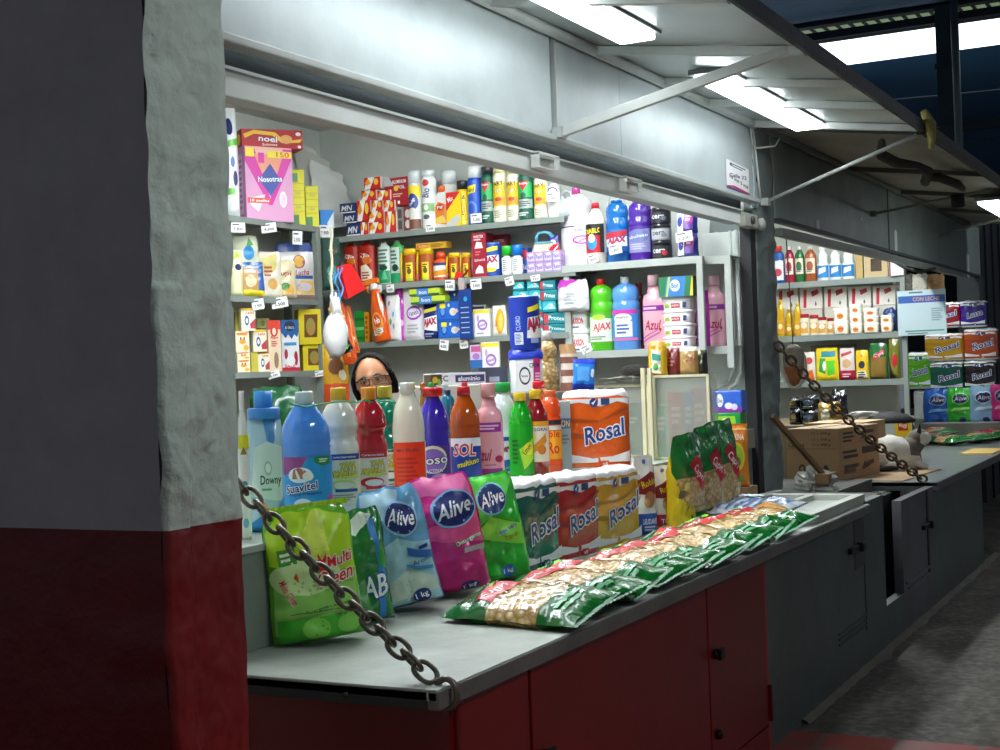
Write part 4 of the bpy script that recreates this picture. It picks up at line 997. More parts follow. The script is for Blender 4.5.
# teal soap boxes
TB = [('r', -1, 0, 1, .25, '14808c'), ('p', [(-1, .25), (.2, .9), (1, .4), (1, .25)], '8fe0e4'), ('e', .35, .55, .3, .26, 'd8f2f2'), ('t', 'Pro', .3, .55, .5, .3, 'c23040')]
TD = [('p', [(-1, .2), (1, .1), (1, .9), (-1, .8)], '1f7f88'), ('t', 'Protex', .1, .5, 1.4, .4, 'd9f4f4', None, -6), ('r', -1, .05, -.6, .9, 'c04048')]
k = 0
for (l, r, b, tp, dk, lab) in [(543.5, 567.5, 335.5, 324, 1, 'bottom row, beside the white tubs'), (543.5, 567.5, 323.5, 312.5, 1, 'second row from the bottom, right'), (528, 543, 335.5, 324, 2, 'bottom row, red one'), (529, 543, 323.5, 312.5, 2, 'second row, red-ended'),
        (530, 542, 312, 301, 0, 'third row, left'), (542.5, 556, 312, 301, 0, 'third row, right'), (513.5, 529.5, 301, 291, 0, 'fourth row, left end'), (530, 541, 300.5, 290, 0, 'fourth row, middle'), (541.5, 558, 300.5, 290, 1, 'fourth row, right'), (514, 525, 290.5, 282, 0, 'top row, left'), (528, 540, 289.5, 281.5, 0, 'top row, middle'), (541, 556, 289.5, 280.5, 1, 'top row, right')]:
    w, h, loc = rs('RC', l, r, tp, .12) if b > 334 else stackz('RC', l, r, b, tp, .12)
    at(carton('soap_box', 'teal soap box in the %s of the soap pile' % lab, 'soap box', 'teal soap boxes behind the tall blue can', w, h*.98, .12, ('2fb4c4', '1d8f9c', 'b83040')[dk], TD if dk == 1 else TB, '2aa0b0', '49c4d0'), loc, GR)

# ---------------- FA: big bottles beside the post
def fa(l, r, top, *a, **kw): return rbo('FA', l, r, top, *a, **kw)
fa(562, 594.5, 187.5, 'stain_remover_jug', 'big white jug with pink cap at the left of the front shelf', 'jug', None, 'jug', 'd9d6de', 'd845a0', .25, .085, [('lines', -.9, .5, .80, .86, 1, '2a2d33'), ('t', 'Oxi', .3, .72, .4, .07, '55585e'), ('e', .45, .42, .5, .13, 'b03aa8'), ('e', .45, .42, .4, .09, 'ecd0ee'), ('t', 'Vanish', .45, .42, .7, .08, '8a1f98', None, 22), ('lines', .1, .8, .2, .28, 2, '9a9ca4')], (.16, .62), depth_=.62, lcol='e2dfe8')
fa(587, 606.5, 203, 'drain_cleaner_bottle', 'cream bottle with red cap and black, red and yellow label', 'bottle', None, 'egg', 'e6e0cf', 'c8202c', .38, .1, [('r', -1, 0, 1, 1, 'c4242a'), ('r', -1, .6, 1, 1, '26201c'), ('t', 'DIABLO', 0, .76, 1.5, .18, 'f4dc28', None, 5), ('e', -.1, .35, .45, .25, '2a8fe0'), ('e', -.1, .5, .3, .15, 'ffffff'), ('r', .6, 0, 1, 1, '2a2626')], (.2, .72), depth_=.9)
t = fa(607, 629.5, 200.5, 'cleaner_bottle', 'blue cleaner bottle with big red letters and a handle loop', 'bottle', None, 'square', '1668b4', '1a6ab8', .5, .03, [('p', [(-1, .85), (1, .95), (1, .75), (-1, .6)], 'c02a3a'), ('p', [(-1, .3), (1, .3), (1, .7), (-1, .6)], 'dfe6ee'), ('t', 'AJAX', .1, .52, 1.5, .3, 'd4202c', '163a86', 5, .15), ('e', -.5, .2, .3, .14, '2f5fc0'), ('r', -1, 0, 1, .1, '1b3f80')], (.14, .55), depth_=.7)
w, h, loc = rb('FA', 607, 629.5, 200.5)
MB().tube([(-.05*1, 0, h-.02), (-.04, 0, h+.02), (0, 0, h+.035), (.04, 0, h+.02), (.05, 0, h-.02)], .0025, mat('b9b9b2', .4), 6).obj('wire_loop', t)
fa(629.5, 652.5, 199.5, 'cleaner_bottle', 'violet cleaner bottle in wrinkled film beside the blue one', 'bottle', None, 'square', '4a2392', '4a2392', .5, .03, [('p', [(-1, 0), (1, 0), (1, .9), (-1, .8)], '8583b4'), ('e', 0, .62, .9, .26, '6c76ac'), ('t', 'abuloso', 0, .62, 1.6, .16, 'dfe4f0', '2a2a70', 6), ('lines', -.7, .7, .1, .35, 3, 'b8b6d8')], (.14, .58), depth_=.7)
for i, (b, tp) in enumerate(((258, 241), (241, 224.5), (224.5, 208))):
    w, h, loc = rb('FA', 652.5, 671.5, tp)
    zb = Z['FA'] if i == 0 else zat(loc[0], loc[1], b); zt_ = zat(loc[0], loc[1], tp)
    at(bottle('shoe_polish_tub', 'black and silver tub, %s of the stack of three' % ('bottom', 'middle', 'top')[i], 'tub', 'black tubs stacked on the front shelf', w, zt_-zb, 'jar', ('2a2a2e', '8f9298', '1f1f24')[i], '1c1c22', .98, .22, [('r', -1, .1, 1, .9, ('33343a', 'b4b6ba', '2a2c32')[i]), ('t', 'cera', 0, .55, 1.2, .3, ('e6e6e8', '2a2a2e', 'e6e6e8')[i]), ('e', .5, .4, .25, .2, ('c8343a', '888a90', '6a6c74')[i])], (.05, .95), depth_=1, capshape='over'), (loc[0], loc[1], zb), GR)
for i, (b, tp) in enumerate(((257, 233), (233, 209))):
    w, h, loc = rs('FA', 674, 695.5, tp, .1)
    zb = Z['FA'] if i == 0 else zat(XF+.014, loc[1], b); zt_ = zat(XF+.014, loc[1], tp)
    at(bag('wipes_pack', '%s of two blue and magenta packs at the right end of the front shelf' % ('lower', 'upper')[i], 'pack', 'blue and magenta packs', w, zt_-zb, .08, '2c3c8c', [('r', -.95, .08, -.2, .9, 'dfe0f0'), ('e', -.55, .5, .28, .22, '3a3f9a'), ('r', -.1, .15, .7, .85, 'c23aa0'), ('r', -.1, .15, .7, .45, '6a3a9a'), ('lines', 0, .6, .5, .8, 2, 'f2d8ee')], 'stand', 20+i, .002, nt=12), (loc[0], loc[1], zb), GR)

# ---------------- FB
def tubstack(k, l, r, rows, labs, art, grp, nm='dish_paste_tub'):
    for (b, tp), lb in zip(rows, labs):
        w, h, loc = rb(k, l, r, tp, .02)
        zb = Z[k] if b is None else zat(loc[0], loc[1], b); zt_ = zat(loc[0], loc[1], tp)
        at(tub(nm, lb, 'tub', grp, w, (zt_-zb)/.95*.98, art=art, d=w*.8), (loc[0], loc[1], zb), GR)
AX = [('t', 'AXION', .35, .5, 1.0, .42, 'd2202c', 'f4c8c8', 0, .1), ('p', [(-.35, .74), (0, .8), (0, .9), (-.3, .84)], 'b8d020'), ('r', -.92, .15, -.8, .35, '3a3d44'), ('r', -.92, .5, -.8, .7, '3a3d44'), ('lines', -.4, .8, .05, .2, 1, '4a6ab0')]
tubstack('FB', 566, 591, ((None, 329.5), (329.3, 310)), ('white dish paste tub, lower of two left of the green bottle', 'white dish paste tub, upper of two left of the green bottle'), AX, 'dish paste tubs left of the green bottle')
A2 = [('r', -.3, .2, .35, .62, 'c8303c'), ('t', 'AXION', 0, .42, .55, .22, 'ffffff'), ('p', [(-.8, .2), (-.4, .25), (-.5, .6), (-.8, .5)], 'a8c840'), ('r', .55, .2, .8, .7, '3f4a7a')]
tubstack('FB', 665, 695, ((None, 336.5), (336.3, 323.5), (323.3, 310.5), (310.3, 297)), ['shallow white tub with small red label, %s of four' % q for q in ('lowest', 'second', 'third', 'topmost')], A2, 'stack of four shallow white tubs')
w, h, loc = rs('FB', 659, 696, 297, .08); zb = zat(XF+.02, loc[1], 296.5); zt_ = zat(XF+.02, loc[1], 276.5)
at(carton('sponge_pack', 'blue pack with dark green ends resting on the four tubs', 'sponge', None, w*.95, zt_-zb, .08, '1d7a4a', [('p', [(-.7, 0), (.45, 0), (.6, 1), (-.5, 1)], '3f86cc'), ('p', [(-.62, 0), (-.5, 0), (-.3, 1), (-.42, 1)], 'c8d84a'), ('e', -.05, .55, .3, .3, 'd8e8f6'), ('t', 'Bon', -.05, .55, .4, .25, '2a5aa8'), ('p', [(.8, 0), (1, 0), (1, 1), (.95, 1)], 'e0c840')], None, '2a8a56'), (loc[0], loc[1], zb), GR)
def fb(l, r, top, *a, **kw): return rbo('FB', l, r, top, *a, **kw)
fb(591, 614.5, 279, 'cleaner_bottle', 'bright green cleaner bottle with a red cap and big red letters', 'bottle', None, 'square', '57c21e', 'd8261e', .36, .085, [('r', -1, 0, 1, 1, 'e9eedf'), ('p', [(-1, .86), (1, .78), (1, 1), (-1, 1)], '5cb83a'), ('e', 0, .84, .5, .1, 'b8d84a'), ('t', 'AJAX', .25, .48, 1.4, .34, 'd2202c', 'f4d0c8', 4, .15), ('lines', -.7, .6, .05, .2, 2, '7a9a70')], (.14, .58), depth_=.8)
fb(613.5, 640.5, 277, 'softener_bottle', 'blue softener bottle with clear cap and pink-topped label', 'bottle', None, 'square', '5f9be0', 'c9d4da', .33, .09, [('r', -1, 0, 1, 1, '3f92dc'), ('r', -1, .86, 1, 1, 'd23aa8'), ('e', 0, .72, .6, .16, 'f0f2f6'), ('t', 'mimo', 0, .76, .8, .1, '7a5a40'), ('r', -.55, .12, .62, .62, 'eef2f6'), ('lines', -.4, .5, .2, .55, 3, '4a6aa8'), ('r', -1, 0, 1, .08, 'e070b8')], (.14, .60), depth_=.8)
fb(635, 646, 283, 'small_bottle', 'brick-red bottle behind the blue softener bottle', 'bottle', None, 'egg', '9a2a20', '9a2a20', .55, .12, None, (.1, .6), xo=.16)
PK = [('r', -1, .86, 1, 1, '8a2a90'), ('lines', -.8, .8, .88, .98, 1, 'e8c0e4'), ('t', 'Azul', 0, .5, 1.2, .25, 'b01f4a', None, 0, .2), ('e', .6, .38, .1, .04, 'c02a4a'), ('p', [(-1, .02), (.6, .3), (.6, .34), (-1, .08)], 'c86aa8'), ('p', [(-1, .12), (.4, .36), (.4, .39), (-1, .17)], 'c86aa8')]
fb(643.5, 666.5, 275, 'softener_bottle', 'pale pink softener bottle left of the four shallow tubs', 'bottle', 'pink softener bottles', 'smooth', 'e8aebc', 'e6b4c0', .48, .14, PK, (.06, .68), depth_=.55)
w, h, loc = rb('FB', 704, 727, 275, .12)
at(bottle('softener_bottle', 'pale pink softener bottle right of the rack post', 'bottle', 'pink softener bottles', w, h, 'smooth', 'e8aebc', 'e6b4c0', .48, .14, PK, (.06, .68), depth_=.55), loc, GR)
w, h, loc = rs('FB', 696, 709, 290, .04, .03)
at(bag('pouch', 'magenta pouch hanging between the tubs and the rack post', 'pouch', None, w, h, .04, 'b0269c', [('lines', -.5, .5, .2, .8, 6, 'e6b0de')], 'stand', 22, .004), loc, GR)
w, h, loc = stackz('FB', 556, 590, 311, 279.5, .09, -.01)
at(bag('powder_bag', 'crumpled white bag with magenta top lying over the white tubs', 'bag', None, w*.95, h, .09, 'e6e6e8', [('p', [(-1, .7), (-.2, .8), (.5, 1), (-1, 1)], 'b43aa8'), ('lines', -.4, .5, .2, .6, 4, 'b8bac0')], 'gable', 23, .01), (loc[0]-.02, loc[1], loc[2]), GR)

# ---------------- price tags
def ptag(u, v, lab, w=.058, h=.048, tilt=0, x=None):
    p = onX(u, v, (x or XF)-.006); price_tag(lab, w, h, (p.x, p.y, p.z), GR, tilt)
for a in [(430, 224, 'price card under the white and green spray can', .062, .045), (476, 213.5, 'blank white card in front of the tall blue spray can', .072, .055), (551.5, 192, 'price card on the white and purple freshener bottle', .062, .055),
          (378, 285, 'price tag left of pair under the green and white bottles', .05, .045), (390, 284.5, 'price tag right of pair under the green and white bottles', .052, .048, -3), (450, 280, 'price tag left of the red clip', .064, .06, 2), (475.5, 279, 'price tag right of the red clip', .07, .06, -2), (508.5, 277, 'tilted price tag under the green-capped bottle', .055, .05, -12), (535, 275, 'crumpled white tag under the lilac soap bars', .06, .035, -5),
          (444.5, 340, 'tilted price tag below the repellent boxes', .06, .06, 8), (463.5, 340, 'price tag below the dark blue strip', .055, .05, -3),
          (592, 254, 'folded price card at the foot of the cream bottle', .06, .05, -15), (614.5, 244, 'handwritten price card taped to the blue cleaner bottle', .075, .055, -8), (683.5, 231.5, 'price card tied to the blue and magenta packs', .095, .055, -4), (585, 345, 'tilted price tag under the dish paste tubs', .065, .045, -22)]:
    ptag(*a)
# ================================================================ back shelves
def bput(o, loc, rot): return at(o, loc, rot)
w, h, loc, th = bs('BA', 239, 291, 149, -28, .14)
at(carton('pad_carton', 'pink carton of sanitary pads with a magenta V and blue diamond', 'carton', None, w*.98, h, .14, 'e6a6cf', [
   ('p', [(-.98, .86), (-.98, 1), (.98, 1), (.98, .86)], 'f3b9a6'), ('p', [(-1, .98), (-.6, .98), (.02, .30), (.62, .98), (1, .98), (1, .86), (.1, .22), (-.05, .22), (-1, .80)], 'd81fa0'), ('p', [(-.62, .9), (.62, .9), (.05, .36)], 'f09a78'),
   ('p', [(-.45, .56), (.05, .78), (.5, .56), (.05, .34)], '23419c'), ('t', 'Nosotras', .03, .57, 1.05, .085, 'ffffff', '23419c', 4), ('r', -.98, .86, -.62, .98, 'f4e028'), ('r', -.05, .86, .98, .95, 'f4e028'), ('t', '150', .6, .905, .55, .07, 'd8222a'),
   ('p', [(-.45, .78), (-.2, .78), (-.2, .92), (-.45, .92)], 'd81fa0'), ('p', [(-.95, .3), (-.2, .36), (-.5, .12), (-.8, .2)], 'f4eaf2'), ('r', -.95, .24, .0, .31, 'e8503a'), ('t', '10 toallas', -.45, .275, .8, .035, 'ffffff'), ('e', .55, .3, .16, .11, 'fbf6fa'), ('e', .55, .3, .1, .08, 'f0d6ea')],
   'c77fb4', 'f0c8e0', sart=[('r', -.3, .1, .5, .9, 'd9b3d3'), ('lines', -.2, .4, .15, .85, 9, 'a070a0')]), loc, th)
pad_top = loc[2]+h
w, h, loc, th = bs('BA', 240, 305, 132, -38, .15)
at(carton('cookie_carton', 'red carton of cookies with yellow banner lying on the pink carton', 'carton', None, w*.95, h-(pad_top-Z['BA']), .15, 'b81c24', [
   ('p', [(-.9, .5), (-.6, .75), (0, .68), (.3, .3), (.9, .35), (1, .55), (.6, .45), (.35, .5), (.1, .85), (-.6, .95), (-.95, .72)], 'f2c81e'), ('t', 'noel', -.15, .5, .65, .36, 'ffffff', '8e1018', -4), ('e', .45, .5, .2, .24, 'e8a850'), ('t', 'Saltinas', -.1, .2, .5, .12, 'f6e8d0'), ('e', .85, .8, .09, .1, 'f4f4f4'), ('e', .88, .12, .06, .08, 'f4f4f4')],
   '9c1820', 'c4262c', sart=[('e', 0, .5, .6, .3, 'f2c81e')]), (loc[0]-.01, loc[1], pad_top), th)
w, h, loc, th = bs('BA', 226, 238, 108, -40, .12)
at(bag('diaper_pack', 'tall white pack with green band and navy print beside the pillar edge', 'pack', None, w*1.3, h, .12, 'eef1f2', [('p', [(-1, .62), (1, .66), (1, .72), (-1, .68)], '6cc04a'), ('e', -.3, .82, .5, .08, '1f2f6a'), ('e', .3, .35, .3, .07, '1f2f6a'), ('e', 0, .5, .3, .05, '4a6ac0'), ('r', -.9, .2, .2, .26, '6cc04a')], 'gable', 30, .004), loc, th)
kk = 0
for c, (l, r) in enumerate(((291.5, 304.5), (305, 318))):
    for j, (b, tp) in enumerate(((224, 210.8), (210.8, 197.6), (197.6, 184.4), (184.4, 171.4))):
        if c == 1 and j == 3: continue
        w, h, loc, th = bs('BA', l, r, tp, -48, .08, base=b)
        zz = Z['BA']+j*.083
        at(carton('tea_carton', 'yellow carton with green patch, %s column, %s from the shelf' % (('left', 'right')[c], ('first', 'second', 'third', 'fourth')[j]), 'carton', 'small yellow cartons beside the pink carton', w*.98, .082, .08, 'e6e01c', [('r', -1, .1, .0, .75, '1d7a2c')] if j in (0, 3) else [('r', -.9, .45, .9, .5, 'b8a818'), ('e', 0, .3, .5, .12, 'cfc81a')], 'd8d21a', 'ece838'), (loc[0], loc[1], zz), th)
w, h, loc, th = bs('BA', 319.5, 333, 210.5, -48, .05)
at(carton('small_carton', 'sky-blue and white carton at the corner of the top back shelf', 'carton', None, w, h, .05, '1a8ae4', [('p', [(0, .3), (1, .9), (1, .1), (.2, 0)], 'e8f2fa'), ('r', -1, 0, 1, .12, 'd8e8f4')]), loc, th)
# leaning flattened sheets in the corner
for i, (dx, sc, c) in enumerate(((0, 1, 'c9cbc4'), (.05, .86, 'b9bbb2'), (.10, .70, 'd3d5cf'))):
    mb = MB(); n = 14; H = .62*sc; Wd = .34
    vs_ = []; fs = []
    for j in range(n+1):
        for a in range(7):
            u = a/6; v = j/n
            vs_.append((u*Wd*(1-.35*v)+.02*nz(u, v, i, 5), .06*sin(v*3)+.02*nz(u*3, v*3, i+5, 2), v*H*(1-.28*u)))
    for j in range(n):
        for a in range(6): q = j*7+a; fs.append((q, q+1, q+8, q+7))
    mb.add(vs_, fs, mat(c, .5, bump=.3, bscale=18), True)
    p = xat(306+i*7, 5.02-.03*i, 2.5)
    o = mb.obj('plastic_sheet', loc=(p, 5.0-.035*i, Z['BA']+.0), rot=(0, R(-18+4*i), R(-20)))
    tag(o, 'grey crumpled sheet leaning in the stall corner, %s of three' % ('rear', 'middle', 'front')[i], 'sheet', 'grey sheets leaning in the corner')

# BB: snack bags
def bbag(k, l, r, tp, nm, lab, col, art, kind='gable', th=-45, d=.08, seed=1, bands=None, base=None, crimp=None, amp=.006, yo=.02):
    w, h, loc, th = bs(k, l, r, tp, th, d, base=base, yo=yo)
    return at(bag(nm, lab, 'bag', None, w, h, d, col, art, kind, seed, amp, bands, crimp=crimp), loc, th)
bbag('BB', 232, 260, 236, 'snack_bag', 'rounded cream bag with green and blue mark at the top left', 'dfe3c8', [('e', .2, .72, .4, .12, '2a8fd0'), ('p', [(.0, .8), (.6, .85), (.3, .97)], '3a9a3a'), ('e', .1, .3, .6, .12, 'c9a060')], seed=41, yo=.10, d=.10)
bbag('BB', 230, 243, 250, 'snack_bag', 'yellow-green bag edge half hidden by the pillar', 'e3e6b4', [('e', .2, .62, .5, .07, '25306a'), ('p', [(-.5, .8), (.7, .85), (.2, .95)], 'b6cc3a')], seed=42)
bbag('BB', 237, 264, 262.5, 'snack_bag', 'blue bag with a window of nuts and a yellow foot', '2c5aa4', [('p', [(-.62, .12), (.55, .12), (.62, .8), (-.6, .85)], 'b98a52'), ('p', [(-1, 0), (1, 0), (1, .16), (-1, .22)], 'e2d128'), ('r', -.95, .2, -.62, .9, '4aa2e2'), ('e', 0, .45, .4, .18, 'e0c898'), ('r', -.5, .7, .4, .78, 'e8e0d0')], 'stand', -45, .05, 43, yo=-.0)
bbag('BB', 258, 282, 252, 'snack_bag', 'cream bag with golden pictures left of the blue-topped bag', 'ded7c0', [('p', [(-.8, .85), (.7, .98), (.5, .6), (-.5, .5)], 'cfc26a'), ('e', .2, .3, .4, .12, 'd8a050'), ('lines', -.5, .3, .45, .7, 3, 'b04a40')], 'gable', -45, .05, 44, yo=.03)
bbag('BB', 270, 296, 260, 'snack_bag', 'tan bag with red lettering in front of the blue-topped bag', 'd9cba4', [('t', 'yupi', 0, .62, 1.2, .14, 'a8303a'), ('e', .3, .22, .5, .14, 'e0a030'), ('e', .1, .3, .35, .1, '3a8a44')], 'gable', -45, .05, 45, yo=-.01)
bbag('BB', 275, 314.5, 243, 'flour_bag', 'large white bag with a blue top and a golden sun mark', 'e9e8e6', [('r', -1, .84, 1, 1, '1c3f86'), ('e', .22, .66, .32, .12, 'b03a3a'), ('e', .22, .665, .25, .1, 'e9b33a'), ('t', 'La Lucha', .2, .47, 1.1, .1, 'b3303c', None, 4, .2), ('r', -.25, .36, .95, .42, '2c62a8'), ('p', [(-.1, .1), (.95, .1), (.95, .32), (.3, .34)], 'e8bc48'), ('e', .45, .22, .4, .08, 'd8d0e0'), ('r', -.9, .0, 1, .08, 'b89a80')], 'gable', -45, .06, 46, yo=.06)
# BC: cartons
def bcart(l, r, b, tp, lab, front, art, th=-45, d=.09, nm='milk_carton', side=None, top=None, yo=.02, grp=None, z=None):
    w, h, loc, th = bs('BC', l, r, tp, th, d, yo=yo, base=b)
    if z is not None: loc = (loc[0], loc[1], z)
    at(carton(nm, lab, 'carton', grp, w*.95, h, d, front, art, side, top), loc, th); return loc[2]+h
LK = [('e', -.2, .45, .3, .22, '2c58a8'), ('e', -.2, .45, .16, .12, 'eef0f2'), ('p', [(.2, .3), (1, .55), (1, .1), (.3, .1)], 'b8434c'), ('t', 'Leche', .3, .8, 1.0, .13, 'c84a3a'), ('r', -1, .9, 1, 1, 'e0b62a')]
BB2 = [('e', 0, .5, .5, .12, 'f0a040'), ('e', -.25, .65, .1, .08, '3a3a3a'), ('e', .25, .65, .1, .08, '3a3a3a'), ('p', [(-.9, .9), (.9, .95), (.6, .8), (-.7, .8)], 'e8862a'), ('e', .5, .2, .4, .14, 'e9b040')]
g = 'small cartons on the lowest back shelf'
bz = Z['BC']
h1 = bcart(236, 249, 372, 359, 'cream cookie carton on the shelf, leftmost of the bottom row', 'f0e2c0', BB2, grp=g, z=bz)
h2 = bcart(236, 249, 359, 352, 'flat cream cookie carton lying second from the shelf', 'f0e2c0', BB2, grp=g, z=h1)
h3 = bcart(235, 249, 352, 331, 'upright cream cookie carton with a smiling face', 'f0e2c0', BB2, grp=g, z=h2)
bcart(241, 256, 331, 308.5, 'white milk powder carton standing on the very top of the small cartons', 'ede6cc', LK, grp=g, z=h3+.002)
bcart(236, 241, 331, 311, 'olive carton edge behind the topmost milk carton', 'b5a83c', None, d=.05, yo=.12, grp=g, z=h3)
k1 = bcart(256.5, 268.5, 372, 352, 'white milk powder carton on the shelf beside the tall cream carton', 'ede6cc', LK, grp=g, z=bz)
bcart(252, 266.5, 352, 330, 'white milk powder carton stacked on another, under the olive box', 'ede6cc', LK, 'c9c04a' and -45, grp=g, z=k1)
bcart(249.5, 257, 372, 352, 'olive yellow carton squeezed between cream and white cartons', 'c2b43e', None, d=.08, yo=.05, grp=g, z=bz)
bcart(256, 270, 331, 321, 'pale olive box behind the tall cream carton', 'b9b77a', [('e', 0, .5, .3, .3, '8a9a4a')], yo=.12, grp=g, z=k1+.14)
bcart(267.5, 281, 372, 321, 'tall cream carton with a red top and chef picture', 'e9d2b4', [('r', -1, .82, 1, 1, 'd8402c'), ('e', 0, .78, .6, .1, 'd8402c'), ('e', 0, .78, .3, .07, 'f0dcc8'), ('t', 'flips', 0, .66, 1.2, .07, 'c8382a'), ('lines', -.5, .5, .48, .6, 3, 'c8543a'), ('e', .2, .22, .35, .16, '9a7a5a')], nm='cereal_carton', d=.05, z=bz)
bcart(280.5, 299, 372, 321, 'tall blue, white and red carton with a drip edge', 'eef0f2', [('r', -1, .75, 1, 1, '1a5c9e'), ('p', [(-1, .76), (1, .76), (.8, .66), (.5, .72), (.2, .62), (-.2, .72), (-.5, .64), (-.8, .72)], '1a5c9e'), ('e', 0, .88, .6, .1, '16263e'), ('t', 'EL GALLO', 0, .85, 1.0, .05, 'c8d0da'), ('r', -.7, .5, .7, .56, '3f9ad4'), ('e', -.5, .33, .2, .1, 'b02434'), ('e', .6, .25, .22, .14, 'b02434'), ('r', -1, 0, 1, .07, 'c8243a'), ('t', 'SALE', -.1, .1, 1.2, .06, 'd0343c'), ('e', 0, .2, .5, .1, 'f8f8f8')], nm='cereal_carton', d=.06, z=bz)
BY = [('p', [(-.55, .2), (.6, .2), (.7, .85), (-.5, .85)], '6a4a20'), ('e', .05, .5, .42, .25, 'b08a44'), ('e', -.1, .6, .2, .1, '8a9a4a')]
y1 = bcart(300, 323, 372, 346, 'yellow carton with a window of nuts, lower of two beside the rack post', 'e8d31c', BY, -40, .10, 'nut_carton', 'c8b418', 'f0e040', z=bz, grp='yellow window cartons')
bcart(297, 321, 346, 311, 'yellow carton with a window of nuts, upper of two beside the rack post', 'e8d31c', BY, -40, .10, 'nut_carton', 'c8b418', 'f0e040', z=y1, grp='yellow window cartons')
bcart(276, 297, 330, 313, 'yellow carton lying behind the two tall cartons', 'cdbb1c', None, -40, .10, 'nut_carton', z=bz+.17, yo=.14)

def btag(u, v, lab, tilt=0, w=.07, h=.055, rot=-35):
    p = onY(u, v, YK-.008); price_tag(lab, w, h, tuple(p), R(rot), tilt)
btag(238, 222.5, 'crumpled white tag at the left end of the top back shelf', 0, .08); btag(268, 223, 'tilted price tag under the pink carton', -8, .09); btag(297.5, 231, 'price tag hanging under the yellow cartons', 3, .06, .08); btag(325, 225, 'price tag under the sky-blue carton', 0, .075, .075)
btag(257, 299, 'tilted price tag under the blue nut bag', -8, .07, .06); btag(278.5, 297.5, 'price tag under the large blue-topped bag', -10, .10, .06)
btag(273, 371, 'folded price tag under the tall cream carton', -14, .07, .04); btag(317, 371, 'folded price tag at the foot of the rack post', -6, .09, .035)

# under the back shelves: dark green bag, brown bag, on a low crate
p = (xat(277, 4.6, 1.4), 4.6)
zc = zat(p[0], p[1], 452)
tag(MB().box(-.35, .35, -.18, .18, 0, zc, mat('5b4a36', .7, bump=.3), .01).obj('storage_crate', loc=(p[0]-.12, p[1]+.0, 0)), 'brown crate under the back shelves', 'crate')
zz = zc
h = zat(p[0], p[1], 387)-zz
at(bag('dark_green_bag', 'glossy dark green bag under the lowest back shelf', 'bag', None, .30, h, .16, '14502a', [('e', .4, .35, .3, .2, '1f6a34'), ('p', [(.4, .0), (1, 0), (1, .3)], 'b88a3a'), ('e', -.9, .3, .12, .2, 'c02a24')], 'gable', 51, .02), (p[0], p[1], zz), R(-45))
# snack bag seen between shelf post and the woman
x = xat(337, 4.58, 1.4)
h = zat(x, 4.58, 343)-zat(x, 4.58, 450)
tag(MB().box(-.2, .2, -.2, .2, 0, zat(x, 4.58, 450), mat('6b5a42', .7, bump=.3), .01).obj('storage_crate', loc=(x+.02, 4.58, 0)), 'brown crate standing beside the woman', 'crate')
at(bag('chips_bag', 'yellow and orange bag of chips hanging just left of the woman', 'bag', None, .15, h, .09, 'd8a41c', [('r', -1, .45, 1, .62, 'd8501c'), ('e', -.3, .53, .2, .06, '2a2a6a'), ('e', .2, .52, .3, .07, 'e9c070'), ('e', -.1, .78, .6, .08, '7a4a24'), ('e', .4, .7, .3, .05, 'f0dcb0'), ('lines', -.6, .6, .84, .93, 2, '5a3a1a'), ('e', 0, .3, .5, .1, 'e8d040')], 'gable', 53, .012), (x, 4.58, zat(x, 4.58, 450)), R(-45))

# ---------------- hanging cluster at the corner, X about 6.6, Y about 4.45
HX, HY = 6.45, 4.40
def hz(v, u=331): 
    return zat(xat(u, HY, 2.1), HY, v)
def hx(u, z): return xat(u, HY, z)
mb = MB(); pts = []
for i in range(12):
    v = 226+8*i; z = hz(v); pts.append((hx(331.5+.8*sin(i*1.7), z), HY, z))
mb.tube(pts, .008, mat('c4bfa4', .7), 8)
for i in (3, 6, 9): mb.lathe([(.001, -.012), (.014, 0), (.001, .012)], mat('c4bfa4', .7), 10, T=Matrix.Translation(pts[i]))
tag(mb.obj('rope'), 'knotted pale rope hanging from the shelf corner', 'rope')
# green net bag
NY = HY+.22; z0 = zat(xat(332, NY, 2.1), NY, 290); z1 = zat(xat(332, NY, 2.1), NY, 238)
at(bag('net_bag', 'dark green net bag in the corner behind the hanging rope', 'bag', None, .115, z1-z0, .05, '0f5a44', [('e', 0, .3, .5, .2, '1f7a5c'), ('e', .3, .75, .3, .08, '46401f')], 'gable', 55, .01, m=mat('0d3a30', .5, bump=.8, bscale=90)), (xat(332, NY, 2.1), NY, z0), R(-50))
# red sponge cloth
z = hz(298, 345); mb = MB()
P = [hx(u, 2.1) for u in (336, 347, 361, 343)]
zz = [zat(a, HY, v) for a, v in zip(P, (267, 263.5, 289, 299))]
vs_ = [(a, HY-.03, b) for a, b in zip(P, zz)]+[(a+.015, HY+.01, b) for a, b in zip(P, zz)]
mb.add(vs_, [(0, 3, 2, 1), (4, 5, 6, 7), (0, 1, 5, 4), (1, 2, 6, 5), (2, 3, 7, 6), (3, 0, 4, 7)], mat('ee1c1e', .6, bump=.2, bscale=120))
tag(mb.obj('sponge_cloth'), 'bright red sponge cloth hanging tilted in front of the shelves', 'sponge')
mb = MB()
for s_ in range(3):
    pts = [(hx(333+s_+2*sin(i*1.4+s_), 2.05), HY-.02*s_, hz(268+5*i)) for i in range(8)]
    mb.tube(pts, .005, mat('4a8fd4', .5), 6)
tag(mb.obj('blue_string'), 'blue plastic strings beside the red sponge cloth', 'string')
